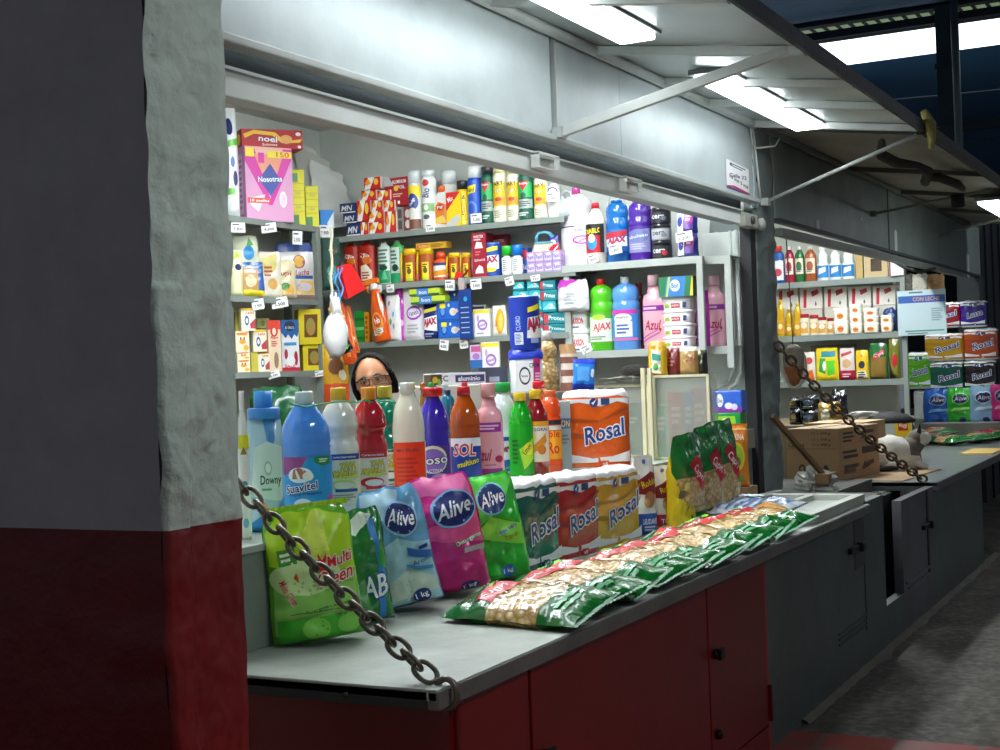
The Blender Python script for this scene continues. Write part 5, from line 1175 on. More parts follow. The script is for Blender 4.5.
# white mesh ball in a bag
zc = hz(336, 326); xc = hx(326.5, zc); t = thing('cloth_bundle', 'white gauze bundle hanging by its gathered straps', 'bundle', None, (xc, HY-.06, zc))
mb = MB(); vs_ = []; n = 26; m = 16; s_ = depth((xc, HY, zc))/FPX
for j in range(m+1):
    ph = pi*j/m
    for i in range(n):
        a = 2*pi*i/n; rr = 1+.06*nz(cos(a), sin(a), ph*2, 2.2)
        vs_.append((14.5*s_*sin(ph)*cos(a)*rr, 11*s_*sin(ph)*sin(a)*rr, -23*s_*cos(ph)*rr))
fs = [(j*n+i, j*n+(i+1) % n, (j+1)*n+(i+1) % n, (j+1)*n+i) for j in range(m) for i in range(n)]
mb.add(vs_, fs, mat('d3d4d2', .45, bump=.5, bscale=30), True); mb.obj('ball', t)
mb = MB()
for i in range(7):
    a = -1.1+2.2*i/6
    mb.tube([(a*6*s_, -.01, 19*s_), (a*4*s_, -.012, 28*s_), (a*6.5*s_, 0, (40+3*sin(i*2))*s_)], [.004, .011, .006], mat('cfd2d4', .35, coat=.4), 6, flat=.5)
mb.tube([(9*s_, -.02, 16*s_), (13*s_, -.03, 8*s_), (14*s_, -.03, -2*s_)], .004, mat('e8eaea', .5), 6); mb.obj('straps', t)
# orange spray bottle standing on the lowest shelf front edge
w, h, loc = rs('RC', 366, 386, 275, .05, -.03)
o = trigger('spray_bottle', 'orange trigger spray bottle leaning at the left end of the lowest shelf', 'spray bottle', None, .115, h*1.03)
at(o, (loc[0]+.0, loc[1]-.03, loc[2]+.0), GR+.25, (0, 0)); o.rotation_euler = (R(8), 0, GR); o.rotation_euler = Matrix.Rotation(GR, 3, 'Z').to_euler() if False else (R(-8), 0, 0)
o.rotation_euler = (Matrix.Rotation(R(-8), 3, 'X') @ Matrix.Rotation(GR, 3, 'Z')).to_euler()
# orange pouches and black-green pouch
def hpouch(l, r, b, tp, lab, col, art, seed, y=HY, tilt=0, d=.04, nm='hanging_pouch'):
    u = (l+r)/2; z0 = zat(xat(u, y, 1.8), y, b); x = xat(u, y, z0); z1 = zat(x, y, tp); w = (r-l)*depth((x, y, z0))/FPX
    o = bag(nm, lab, 'bag', 'pouches hanging by the shelf corner', w, z1-z0, d, col, art, 'pillow', seed, .01, crimp=col)
    o.location = (x, y, z0); o.rotation_euler = (Matrix.Rotation(R(-50), 3, 'Z') @ Matrix.Rotation(R(tilt), 3, 'Y')).to_euler(); return o
hpouch(344, 358, 362, 303, 'orange pouch hanging behind the white bundle', 'e2571c', [('p', [(-.3, .1), (.2, .1), (.4, .9), (0, .9)], 'f3932c'), ('lines', -.6, .2, .3, .6, 3, 'f6c080')], 61, HY+.05, -12)
hpouch(351, 360, 352, 306, 'second orange pouch just right of the first, paler stripe', 'e8682a', [('p', [(-.2, .1), (.1, .1), (.3, .9), (0, .9)], 'f8b060')], 62, HY+.08, -10)
hpouch(340, 354, 352, 318, 'black and lime pouch below the red sponge cloth', '1d2426', [('e', .1, .3, .5, .2, 'a6dc3a'), ('e', 0, .62, .5, .14, 'c9d2cc'), ('p', [(-.9, .8), (-.4, .95), (.9, .4), (.8, .3)], 'a6dc3a')], 63, HY-.05, -20)
hpouch(333, 346, 324, 306, 'tan paper label tucked behind the white bundle straps', 'cfa86a', [('p', [(-.6, .3), (.6, .3), (.5, .8), (-.5, .8)], 'e8d09a')], 64, HY-.04, -15, .01)
# ================================================================ the woman behind the ledge
def skin_body(verts, edges, radii, m, name, parent, sub=2):
    me = bpy.data.meshes.new(name); me.from_pydata(verts, edges, []); me.update()
    o = bpy.data.objects.new(name, me); COL.objects.link(o)
    md = o.modifiers.new('skin', 'SKIN')
    for i, r in enumerate(radii): me.skin_vertices[0].data[i].radius = (r, r) if not isinstance(r, tuple) else r
    me.skin_vertices[0].data[0].use_root = True
    s = o.modifiers.new('sub', 'SUBSURF'); s.levels = sub; s.render_levels = sub
    dg = bpy.context.evaluated_depsgraph_get(); dg.update()
    me2 = bpy.data.meshes.new_from_object(o.evaluated_get(dg)); 
    v = [tuple(p.co) for p in me2.vertices]; f = [tuple(p.vertices) for p in me2.polygons]
    bpy.data.objects.remove(o); bpy.data.meshes.remove(me2)
    return v, f
def person():
    tilt = lambda mb_, k0: [mb_.v.__setitem__(i, tuple(Tt @ Vector(mb_.v[i]))) for i in range(k0, len(mb_.v))]
    y = 3.25; eyeZ = zat(xat(376, y, 1.49), y, 380.5); x = xat(376, y, eyeZ); s = depth((x, y, eyeZ))/FPX   # metres per pixel
    t = thing('person', 'woman with parted dark hair and dark-rimmed glasses behind the bottles', 'person', None, (x, y, 0), -math.atan2(x, y)-.12)
    SK = mat('b27a56', .45, var=.08); HR = mat('070505', .7, bump=.4, bscale=90); HR.node_tree.nodes['Principled BSDF'].inputs['Specular IOR Level'].default_value = .15; 
    E = eyeZ
    Tt = Matrix.Translation((0, 0, E-.05)) @ Matrix.Rotation(R(-11), 4, 'Y') @ Matrix.Translation((0, 0, -E+.05))
    # body, local front is -Y
    V = [(0, 0, .82), (0, 0, 1.0), (0, .01, 1.18), (0, .01, E-.235), (0, 0, E-.175), (0, .0, E-.11)]
    ed = [(0, 1), (1, 2), (2, 3), (3, 4), (4, 5)]; rd = [(.15, .11), (.13, .10), (.155, .105), (.10, .07), (.052, .05), (.055, .055)]
    for sx in (-1, 1):
        b = len(V)
        V += [(sx*.16, .01, E-.26), (sx*.21, .02, E-.45), (sx*.19, -.12, E-.60), (sx*.14, -.24, E-.545), (sx*.13, -.30, E-.54)]
        rd += [.055, .043, .036, .026, .030]
        ed += [(3, b), (b, b+1), (b+1, b+2), (b+2, b+3), (b+3, b+4)]
        p = V[b+4]
        for i, (ox, L) in enumerate(((-.030, .055), (-.010, .068), (.011, .072), (.031, .062))):
            c = len(V); V += [(p[0]+ox*sx*-1, p[1]-.045, p[2]), (p[0]+ox*sx*-1.1, p[1]-.045-L*.5, p[2]-.008), (p[0]+ox*sx*-1.1, p[1]-.045-L*.9, p[2]-.026)]
            rd += [.0105, .0092, .0078]; ed += [(b+4, c), (c, c+1), (c+1, c+2)]
        c = len(V); V += [(p[0]-sx*.034, p[1]-.01, p[2]-.004), (p[0]-sx*.056, p[1]-.045, p[2]-.012), (p[0]-sx*.058, p[1]-.072, p[2]-.022)]; rd += [.013, .011, .009]; ed += [(b+4, c), (c, c+1), (c+1, c+2)]
        b = len(V); V += [(sx*.09, 0, .74), (sx*.095, -.01, .44), (sx*.095, .015, .10), (sx*.10, -.07, .035), (sx*.10, -.14, .025)]
        rd += [.085, .058, .04, (.04, .028), (.035, .02)]; ed += [(0, b), (b, b+1), (b+1, b+2), (b+2, b+3), (b+3, b+4)]
    v, f = skin_body(V, ed, rd, SK, 'body', t)
    mb = MB(); mb.add(v, f, SK, True); k0 = len(mb.v)
    # head: sculpted ellipsoid, centre a little below the eyes
    n = 48; m = 40; hv = []; hw = .078; hd = .095; hh = .116; zc = E+.002
    for j in range(m+1):
        ph = pi*j/m
        for i in range(n):
            a = 2*pi*i/n; X = sin(ph)*sin(a); Y = -sin(ph)*cos(a); Zz = -cos(ph)
            jaw = 1-.30*max(0, -Zz)**1.6
            px_ = X*hw*jaw; py = Y*hd*(1-.12*max(0, -Zz)); pz = Zz*hh
            fr = max(0, -Y)
            py -= .024*math.exp(-(px_/.013)**2-((pz+.034)/.017)**2)*fr          # nose tip
            py -= .013*math.exp(-(px_/.009)**2-((pz+.010)/.026)**2)*fr          # bridge
            py += .010*math.exp(-((abs(px_)-.031)/.015)**2-((pz-.002)/.012)**2)*fr  # sockets
            py -= .005*math.exp(-(px_/.06)**2-((pz-.020)/.008)**2)*fr           # brow ridge
            py -= .008*math.exp(-(px_/.022)**2-((pz+.066)/.012)**2)*fr          # lips mound
            py -= .010*math.exp(-(px_/.022)**2-((pz+.098)/.014)**2)*fr          # chin
            py -= .005*math.exp(-((abs(px_)-.042)/.018)**2-((pz+.03)/.02)**2)*fr # cheeks
            hv.append((px_, py, zc+pz))
    hf = [(j*n+i, j*n+(i+1) % n, (j+1)*n+(i+1) % n, (j+1)*n+i) for j in range(m) for i in range(n)]
    mb.add(hv, hf, SK, True)
    for sx in (-1, 1):   # ears
        mb.lathe([(.002, -.006), (.016, -.004), (.019, .002), (.013, .006), (.004, .003)], SK, 18, .8, 1.5, T=Matrix.Translation((sx*.075, .008, zc-.018)) @ Matrix.Rotation(sx*pi/2, 4, 'Y'))
    tilt(mb, k0); mb.obj('body', t)
    fy = lambda X, Zv: -.0935*math.sqrt(max(.05, 1-(X/.080)**2-((Zv)/.118)**2))
    for sx in (-1, 1):
        e = MB(); c = (sx*.030, fy(.030, 0)+.010, E)
        T = Matrix.Translation(c)
        e.lathe([(.001, -.0115), (.008, -.008), (.0115, 0), (.008, .008), (.001, .0115)], mat('ece6e0', .2), 16, T=T)
        e.lathe([(.0055, 0), (.004, .0016), (.001, .002)], mat('2a1a10', .15), 14, T=T @ Matrix.Translation((0, -.0108, -.001)) @ Matrix.Rotation(pi/2, 4, 'X'))
        e.tube([(c[0]-.015, c[1]-.007, E-.001), (c[0]-.008, c[1]-.012, E+.006), (c[0]+.008, c[1]-.012, E+.006), (c[0]+.015, c[1]-.007, E-.001)], .0026, SK, 6)
        e.tube([(c[0]-.014, c[1]-.008, E-.003), (c[0], c[1]-.012, E-.008), (c[0]+.014, c[1]-.008, E-.003)], .0018, SK, 6)
        tilt(e, 0); e.obj('eye', t)
        b = MB(); b.tube([(sx*.012, fy(.012, .02)-.004, E+.017), (sx*.028, fy(.028, .022)-.004, E+.0235), (sx*.046, fy(.046, .018)-.001, E+.0175)], [.004, .0058, .003], mat('1c1410', .6), 8, flat=.6); tilt(b, 0); b.obj('eyebrow', t)
    mb = MB(); mb.tube([(-.022, fy(.022, -.066)-.006, zc-.068), (0, fy(0, -.066)-.014, zc-.066), (.022, fy(.022, -.066)-.006, zc-.068)], [.002, .0055, .002], mat('94483f', .4), 8); tilt(mb, 0); mb.obj('mouth', t)
    # glasses
    g = thing('glasses', None, None); g.parent = t
    del_ = MB(); G_ = mat('2a1712', .2, coat=.6)
    for sx in (-1, 1):
        pts = []
        for i in range(24):
            a = 2*pi*i/24; q = (abs(cos(a))**3.2+abs(sin(a))**3.2)**(-1/3.2)
            X = sx*.033+.0275*q*cos(a); Zz = .018*q*sin(a)
            pts.append((X, fy(abs(X), 0)-.012+abs(X)*.1, E-.002+Zz))
        del_.tube(pts, .0022, G_, 6, closed=True)
        del_.tube([(sx*.020, fy(.02, 0)-.011, E+.012), (sx*.045, fy(.045, 0)-.008, E+.0135), (sx*.061, fy(.058, 0)-.004, E+.011)], .0032, G_, 6)
        del_.tube([(sx*.061, fy(.058, 0)-.004, E+.010), (sx*.077, -.03, E+.006), (sx*.078, .02, E+.002)], .0026, G_, 6)
    del_.tube([(-.008, fy(0, 0)-.020, E+.003), (0, fy(0, 0)-.023, E+.006), (.008, fy(0, 0)-.020, E+.003)], .0025, G_, 6)
    bpy.data.objects.remove(g); tilt(del_, 0); del_.obj('glasses', t)
    # hair: parted cap with volume, gathered behind
    hv = []; n = 56; m = 30
    for j in range(m+1):
        ph = pi*.70*j/m
        for i in range(n):
            a = 2*pi*i/n; X = sin(ph)*sin(a); Y = -sin(ph)*cos(a); Zz = cos(ph)
            front = max(0, -Y/ max(.01, math.hypot(X, Y))) if math.hypot(X, Y) > .01 else 0
            r = 1.075+.02*nz(X, Y, Zz, 4)
            if j > 0:
                lim = .20+.62*min(1, abs(math.atan2(X, -Y))/1.15)**1.3     # hairline height angle in front
                php = min(ph, pi*.70 if front < .25 else (.62+1.6*min(1, (abs(math.atan2(X, -Y))/1.42))**3))
                X = sin(php)*sin(a); Y = -sin(php)*cos(a); Zz = cos(php)
            part = -.012*math.exp(-(X/.05)**2)*max(0, Zz)*max(0, -Y+.5)
            hv.append((X*(hw+.006)*r, Y*(hd+.002)*r+.006, zc+Zz*(hh*1.0)*r*.985+part))
    hf = [(j*n+i, (j+1)*n+i, (j+1)*n+(i+1) % n, j*n+(i+1) % n) for j in range(m) for i in range(n)]
    mb = MB(); mb.add(hv, hf, HR, True)
    for i in range(40):      # strands
        a = -1.5+3.0*i/39
        pts = []
        for k in range(7):
            ph = .15+.19*k*(1+abs(a)*.45)
            aa = a*(.3+.12*k)
            X = sin(ph)*sin(aa); Y = -sin(ph)*cos(aa); Zz = cos(ph)
            lim = .62+1.6*min(1, abs(aa)/1.42)**3
            if ph > lim: break
            pts.append((X*(hw+.008)*1.075, Y*(hd+.003)*1.08+.006, zc+Zz*hh*1.062))
        if len(pts) > 2: mb.tube(pts, .0022, HR, 5)
    for sx in (-1, 1):       # side locks in front of the ears
        mb.tube([(sx*.066, -.035, zc+.045), (sx*.080, -.018, zc+.01), (sx*.084, .004, zc-.03), (sx*.080, .02, zc-.07)], [.014, .016, .016, .012], HR, 10)
    mb.lathe([(.001, -.045), (.03, -.035), (.045, 0), (.03, .035), (.001, .045)], HR, 18, T=Matrix.Translation((0, .115, zc-.01)))
    tilt(mb, 0); mb.obj('hair', t)
    # clothes: blouse and trousers following the body
    c = MB(); BL = mat('7c3f58', .75, bump=.2, bscale=60)
    c.lathe([(.155, .80), (.15, .92), (.142, 1.0), (.155, 1.10), (.165, 1.18), (.15, E-.27), (.10, E-.225), (.07, E-.205)], BL, 36, 1.12, .78)
    for sx in (-1, 1): c.tube([(sx*.13, .01, E-.245), (sx*.175, .012, E-.30), (sx*.205, .02, E-.40), (sx*.208, .015, E-.46)], [.07, .066, .056, .054], BL, 16)
    c.obj('blouse', t)
    c = MB(); TR = mat('22283a', .8)
    c.lathe([(.10, .70), (.155, .74), (.165, .84), (.15, .90)], TR, 32, 1.1, .8)
    for sx in (-1, 1): c.tube([(sx*.085, 0, .80), (sx*.093, 0, .5), (sx*.095, .01, .12)], [.105, .078, .06], TR, 16)
    c.obj('trousers', t)
    for sx in (-1, 1):
        c = MB(); c.tube([(sx*.098, .05, .04), (sx*.10, -.05, .042), (sx*.10, -.17, .03)], [.045, .05, .036], mat('1a1a1c', .5), 12, flat=.8); c.obj('shoe', t)
    # tilt the head slightly is carried by the whole pose
    return t
person()
# ================================================================ inner ledge: row of bottles
YL = 2.50
def led(l, r, top, y=YL):
    u = (l+r)/2; x = xat(u, y, 1.3); w = (r-l)*depth((x, y, 1.3))/FPX
    return w, zat(x, y, top)-ZI, (x, y, ZI), -math.atan2(x, y)*.95
def lb(l, r, top, *a, **kw):
    y = kw.pop('y', YL); w, h, loc, th = led(l, r, top, y)
    nm, lab, grp, shp, body, cap, cw, ch, art, labz = a
    return at(bottle(nm, lab, 'bottle', grp, w, h, shp, body, cap, cw, ch, art, labz, **kw), loc, th)
G1 = 'cleaning bottles along the inner ledge'
lb(238, 249, 391, 'bleach_bottle', 'narrow white bottle with yellow neck label next to the pillar', G1, 'bell', 'e9ecea', 'eef0ee', .5, .12, [('r', -1, .86, 1, 1, 'e4e030'), ('p', [(-.5, .8), (.5, .8), (0, .88)], '9a8a2a'), ('e', 0, .5, .4, .03, '3aa0b8'), ('e', 0, .1, .4, .05, '6ab8d8')], (.05, .8), y=2.44)
# flat softener pouch with a spout
w, h, loc, th = led(247, 283, 391, 2.50)
t = thing('softener_pouch', 'pale blue softener pouch with a big blue cap', 'pouch', 'cleaning bottles along the inner ledge', loc, th)
o = bag('film_pouch', None, None, None, w, h*.86, .08, 'a9cfe0', [('p', [(-.1, .98), (.8, .99), (.5, .80), (.1, .72)], '4a9ad8'), ('e', .35, .78, .2, .06, '2a7ac0'), ('p', [(-.9, .3), (.9, .25), (.9, .7), (.1, .75), (-.6, .7)], 'c8e2dc'), ('t', 'Downy', .25, .42, 1.2, .10, '1f3f34', None, 0), ('e', .1, .53, .22, .06, '9ac0b0'), ('e', .1, .53, .15, .04, 'd8ece6'), ('p', [(-.9, .0), (.9, .0), (.9, .1), (.2, .20), (-.9, .08)], '2f8ad0'), ('e', -.2, .2, .2, .05, 'f0b860'), ('p', [(.5, .1), (.95, .14), (.95, .3), (.6, .2)], '4aa0e0'), ('lines', -.3, .5, .34, .37, 1, '6a9a8a')], 'gable', 71, .004)
o.parent = t; o.name = 'pouch_body'
for k_ in ('label', 'category'):
    if k_ in o: del o[k_]
c = MB(); c.lathe([(w*.44, h*.80), (w*.45, h*.875), (w*.41, h*.88)], plas('2f86d8'), 24); c.lathe([(w*.25, h*.88), (w*.265, h*.885), (w*.25, h)], plas('2b8ae2'), 24); c.obj('cap', t)
SU = [('r', -1, 0, 1, 1, '2f9ade'), ('p', [(-1, .72), (-1, 1), (.0, 1), (-.2, .84), (-.7, .74)], 'a04a8c'), ('p', [(.2, 1), (.9, 1), (.9, .88), (.5, .85), (.25, .9)], '2c8a44'), ('lines', .4, .8, .9, .97, 2, 'dff0e0'),
      ('e', -.27, .72, .42, .12, 'eef2f6'), ('p', [(-.55, .66), (-.1, .66), (-.05, .78), (-.3, .84), (-.5, .8)], 'b07048'), ('e', .0, .7, .18, .07, 'f2ece4'), ('t', 'Suavitel', -.25, .53, 1.15, .15, '1c2f7c', 'ffffff', 8, .1), ('t', 'Fresca Primavera', -.1, .43, 1.1, .05, '2a4a90', None, 4),
      ('e', -.2, .26, .3, .1, 'dfe8f2'), ('t', '90', -.2, .25, .25, .06, '1c2f7c'), ('e', .1, .10, .45, .13, 'c05a80'), ('e', .2, .14, .25, .08, 'd87a9a'), ('e', .8, .35, .14, .06, 'b8508c'), ('p', [(-.9, .02), (-.3, .12), (-.9, .14)], 'cfd8ec')]
lb(281, 331, 391.5, 'softener_bottle', 'large blue softener bottle with clear top, white cap and pink-flowered label', G1, 'square2', '4c8ee6', 'c9d6d8', .36, .085, SU, (.03, .56), bands=[(.0, '4c8ee6'), (.915, 'b9c7cc')], depth_=.75)
TA = lambda c1, c2: [('r', -1, .0, 1, 1, c2), ('r', -1, .88, 1, 1, c1), ('t', 'Caracteristica', .1, .94, 1.2, .045, 'eef2f6'), ('t', 'TAPA', .3, .77, .8, .13, 'e8e22a', '2a2a14', 5, .2), ('t', 'AMARILLA', .1, .62, 1.35, .13, 'e8e22a', '2a2a14', 5, .2), ('p', [(-.3, .54), (.8, .56), (.9, .52), (-.2, .5)], 'c8d838'), ('e', 0, .38, .6, .1, c1 if c1 != '22468c' else 'a8c85a'), ('e', .1, .37, .45, .07, c2), ('r', -.3, .24, .7, .3, c1), ('lines', -.6, .7, .06, .2, 3, '8a928a')]
lb(321, 359, 387.5, 'tapa_bottle', 'milky white bottle with yellow cap and blue-topped label with yellow letters', 'yellow-capped waisted bottles', 'waist', 'd9dacb', 'edb91e', .42, .09, TA('22468c', 'd3d8b4'), (.12, .54))
lb(353.5, 387, 387, 'tapa_bottle', 'red bottle with orange cap in front of the woman', 'yellow-capped waisted bottles', 'waist', 'cc1224', 'f0971c', .46, .09, TA('c02a34', 'dfe0d4'), (.12, .54), bands=[(0, 'b3202c'), (.1, 'dcdccf'), (.55, 'd3122a')], y=2.46)
lb(368.5, 404, 386, 'tapa_bottle', 'dark green bottle with olive-yellow cap partly behind the red one', 'yellow-capped waisted bottles', 'waist', '0b7a5c', 'b3a514', .42, .09, TA('0b7a5c', 'dfe4da'), (.12, .54), y=2.58)
lb(392, 425, 382.5, 'bleach_bottle', 'cream bottle with white cap and plain red-orange label', G1, 'egg', 'e3e0cc', 'e2e8e0', .42, .085, [('r', -1, 0, 1, 1, 'e8421a'), ('t', 'MULTIUSO', -.1, .86, 1.2, .05, '3a3a4a'), ('lines', -.7, .5, .3, .75, 6, 'c23210')], (.05, .56), y=2.50)
lb(418.5, 449.5, 387.5, 'fabric_cleaner_bottle', 'violet bottle with wide red cap and rainbow-edged round label', G1, 'square2', '3a24a8', 'cc1822', .66, .07, [('r', -1, 0, 1, 1, '4a2a8c'), ('e', -.15, .72, .85, .28, 'e9e2b8'), ('e', -.15, .70, .75, .24, '8a6ac8'), ('t', 'loso', .0, .72, 1.5, .2, 'f4f2fa', '1c1650', 5), ('t', 'ACTIVA', -.1, .5, .9, .07, 'efeaf6', None, 4), ('e', .25, .25, .65, .2, 'b08ad8'), ('e', .25, .27, .4, .12, 'dcc8ee'), ('lines', -.8, .3, .05, .2, 3, 'b8a8dc')], (.04, .52), bands=[(0, '3a24a8'), (.93, '8c8ca8')], depth_=.8)
lb(441, 457, 390, 'cleaner_bottle', 'teal bottle squeezed between the violet and the amber one', G1, 'square', '0d6a86', '1a3a6a', .4, .05, [('r', -1, 0, 1, 1, '1f5a9c'), ('p', [(-.8, .3), (.8, .9), (.8, .8), (-.6, .2)], '6ac0e0'), ('p', [(-.8, .8), (.8, .3), (.8, .24), (-.8, .72)], 'c8e4f0')], (.04, .55), y=2.60)
lb(449.5, 480.5, 386.5, 'cleaner_bottle', 'amber bottle with red cap and big red letters on a navy label', G1, 'square2', 'e58a14', 'c6182a', .43, .07, [('r', -1, 0, 1, 1, '1f3a94'), ('r', -1, .84, 1, 1, 'e8e8ea'), ('t', 'SOL', -.1, .78, 1.35, .28, 'd21e28', 'f4f0e8', 0, .1), ('t', 'multiuso', .1, .53, 1.3, .13, 'f2e22c', '1a2050', 14, .2), ('r', -.6, .06, -.1, .24, 'b9c8e4'), ('r', .05, .06, .6, .24, 'b9c8e4')], (.04, .56), bands=[(0, 'a8480c'), (.60, 'b4520e'), (.70, 'ee9a1c'), (.91, 'c9ccc4')], depth_=.8)
lb(476, 503, 383, 'softener_bottle', 'tall pale pink softener bottle with pink cap and purple bands', G1, 'smooth', 'e3a3ae', 'dda6a8', .56, .12, [('r', -.8, .84, .8, 1, '8f2a8c'), ('lines', -.7, .7, .87, .97, 2, 'e8c8e4'), ('e', .55, .38, .3, .06, 'b01f4a'), ('t', 'Azul', -.5, .45, 1, .2, 'a01f58', None, 0, .2), ('r', -.8, .1, .8, .22, '8f2a8c'), ('lines', -.4, .6, .26, .3, 1, 'b85a90')], (.1, .72), depth_=.6, y=2.46)
lb(486, 518, 382.5, 'bleach_bottle', 'white bleach bottle with a green cap and a blue and red label', G1, 'bell', 'dbe6ea', '18a850', .62, .085, [('r', -1, 0, 1, 1, 'e6ebf0'), ('r', -1, .9, 1, 1, '2a4a9c'), ('t', 'Clorox', .1, .72, 1.6, .2, 'd0202c', '24408c', 6), ('p', [(-1, .1), (1, .2), (1, .5), (-1, .36)], '2a6ab8'), ('p', [(-.2, .2), (1, .3), (1, .45)], '6ac04a'), ('r', -1, 0, 1, .1, 'c8502a')], (.05, .50), y=2.60)
lb(508.5, 533, 392.5, 'degreaser_bottle', 'green liquid bottle with a yellow cap', G1, 'square2', '15a81c', 'e6c41c', .5, .08, [('p', [(-.2, .5), (.9, .7), (.9, .3), (.1, .1)], 'a8dc2a'), ('e', .5, .5, .4, .12, 'e8e83a'), ('t', 'Limon', .35, .5, .8, .1, '1a5a1a', None, 50), ('lines', -.7, -.2, .2, .7, 6, '0c6a16')], (.1, .72), bands=[(0, '16a01e'), (.7, '0c5c22'), (.9, 'b9c8bc')], depth_=.8)
lb(524, 548.5, 389.5, 'degreaser_bottle', 'red liquid bottle with a yellow cap and cream label', G1, 'square2', 'b3141c', 'e2b41c', .5, .09, [('r', -1, 0, 1, 1, 'e9dfc4'), ('r', -1, .88, 1, 1, 'e9a02a'), ('t', 'DESGRAS', .1, .80, 1.5, .08, '3a2a7a'), ('p', [(-.6, .3), (.6, .7), (.7, .5), (-.3, .2)], 'd8902a'), ('e', .3, .3, .3, .12, 'c8701c'), ('e', -.4, .6, .3, .08, 'f2d85a')], (.24, .72), bands=[(0, '8a1418'), (.24, 'b31418'), (.76, 'd0141c'), (.92, 'c9a8a4')], depth_=.8, y=2.46)
lb(541, 561, 390, 'sauce_bottle', 'orange bottle with salmon shoulders and red lettering', G1, 'square', 'ee6a2c', 'ee7040', .62, .07, [('r', -1, .1, 1, .72, 'f4a81c'), ('r', -1, .86, 1, .96, '2a2a2e'), ('t', 'able', 0, .66, 1.4, .16, 'd0301c'), ('t', 'Ro', .1, .35, 1.0, .26, 'd0201c'), ('r', -1, .74, 1, .84, 'e8e0d0')], (.15, .72), bands=[(0, 'e8501a'), (.72, 'f08a60')], depth_=.8, y=2.54)
lb(533, 547, 381, 'sauce_bottle', 'small bottle with bright red screw cap behind the red liquid one', G1, 'drop', 'e85a34', 'dc1a24', .9, .07, None, (.1, .6), y=2.66)
for (l, r, tp, c, b, q) in ((408, 419, 382.5, 'd8c81c', '0b7a6a', 'yellow'), (419.5, 429, 383, 'c8761c', '9a6a2a', 'orange'), (428, 437.5, 382.5, '2aa85a', '4a8a6a', 'green'), (440, 452, 384, 'c9cfd0', '8a9294', 'pale grey'), (461, 471, 382, 'c4242a', '5a3a4a', 'dark red')):
    lb(l, r, tp, 'small_bottle', 'small bottle with %s cap peeping out behind the big row' % q, 'second row of small bottles', 'drop', b, c, .6, .06, None, (.1, .6), y=2.70)
# green string from neck to neck
mb = MB(); pts = []
for (u, v) in ((290, 404), (305, 407), (320, 404.5), (334, 402), (345, 401.5), (357, 402.5), (364, 400), (375, 403), (384, 400.5), (396, 403)):
    z = zat(xat(u, YL-.06, 1.4), YL-.06, v); pts.append((xat(u, YL-.06, z), YL-.06, z))
mb.tube(pts, .0028, mat('2a9a5c', .5), 6); tag(mb.obj('string'), 'green string tied across the necks of the left bottles', 'string')
# packets behind the bottles: flat film roll boxes
x = xat(470, 3.2, 1.45); zt_ = zat(x, 3.2, 368)
tag(MB().box(-.55, .13, -.12, .12, 0, zat(x, 3.2, 384), mat('b9b4a8', .6), .008).obj('storage_table', loc=(x, 3.2, 0), rot=R(-30)), 'low table behind the bottle row', 'table')
zb = zat(x, 3.2, 384)
at(carton('film_box', 'white and purple box of cling film lying behind the bottles', 'box', None, .30, .055, .06, 'dcdce2', [('t', 'TEC', -.6, .55, .5, .5, '4a4a50'), ('r', -.1, .2, .95, .8, '3d3766'), ('t', 'aluminio', .4, .5, .8, .4, 'e8e8f0')]), (xat(455, 3.2, 1.45), 3.2, zb), R(-30))
at(carton('film_box', 'dark slate box lying right of the white and purple one', 'box', None, .16, .075, .06, '3c3f50', [('r', -.3, .1, .4, .4, '9a9cab')]), (xat(483, 3.16, 1.45), 3.12, zb), R(-30))
at(carton('film_box', 'small brown and yellow box end left of the white and purple one', 'box', None, .06, .05, .06, '4a3a1c', [('e', -.2, .5, .5, .3, 'c8a82a'), ('e', .5, .3, .3, .3, '7ab04a')]), (xat(437, 3.2, 1.45), 3.22, zb), R(-30))

# stack behind: napkin jar with the tall blue can on top, gold bag, blue packet
YJ = 2.95
xj = xat(526, YJ, 1.5); dj = depth((xj, YJ, 1.5))/FPX
zj = zat(xj, YJ, 393)
tag(MB().box(-.10, .36, -.08, .08, 0, zj, mat('6b6a62', .6), .006).obj('stand', loc=(xj, YJ, 0), rot=R(-30)), 'grey stand behind the bottle row under the blue-lidded container', 'stand')
wj = 34*dj; hj = zat(xj, YJ, 350)-zj
t = tub('storage_container', 'clear square container with blue lid and white label with a round mark', 'container', None, wj, hj, 'c5ccd0', '2038b8', [('r', -.72, .05, .35, .92, 'eceef0'), ('e', -.15, .5, .36, .26, '2a2c3a'), ('e', -.15, .5, .28, .2, 'eceef0'), ('t', 'Bienestar', -.15, .5, .42, .07, '2a2c3a'), ('r', .4, .0, .95, 1, 'b01c6a'), ('t', 'CREM', .45, .8, .6, .14, '23264a'), ('lines', .5, .9, .1, .6, 6, 'e8b8d4')], d=wj*.75, taper=.9)
at(t, (xj, YJ, zj), R(-58))
wc = 31*dj; hc = zat(xj, YJ, 296)-(zj+hj)
t = bottle('powder_can', 'tall blue cleaning powder can standing on the blue-lidded container', 'can', None, wc, hc, 'tin', '16349c', 'b8c4e0', .98, .02, [('p', [(.1, .80), (.95, .88), (.95, .78), (.1, .70)], 'f2e22c'), ('p', [(.0, .2), (1.3, .2), (1.3, .66), (.1, .6)], 'eceae6'), ('t', 'AJAX', .62, .46, 1.2, .30, 'd61f2a', '12306e', 6), ('r', -.7, .08, -.2, .32, 'd6dbe6'), ('lines', -.65, -.25, .1, .3, 7, '5a6a9c'), ('r', .2, .1, .7, .2, '9ab0dc'), ('t', 'CLORO', -.45, .5, .8, .1, 'a8bce8', None, 90)], (.03, .98), depth_=1)
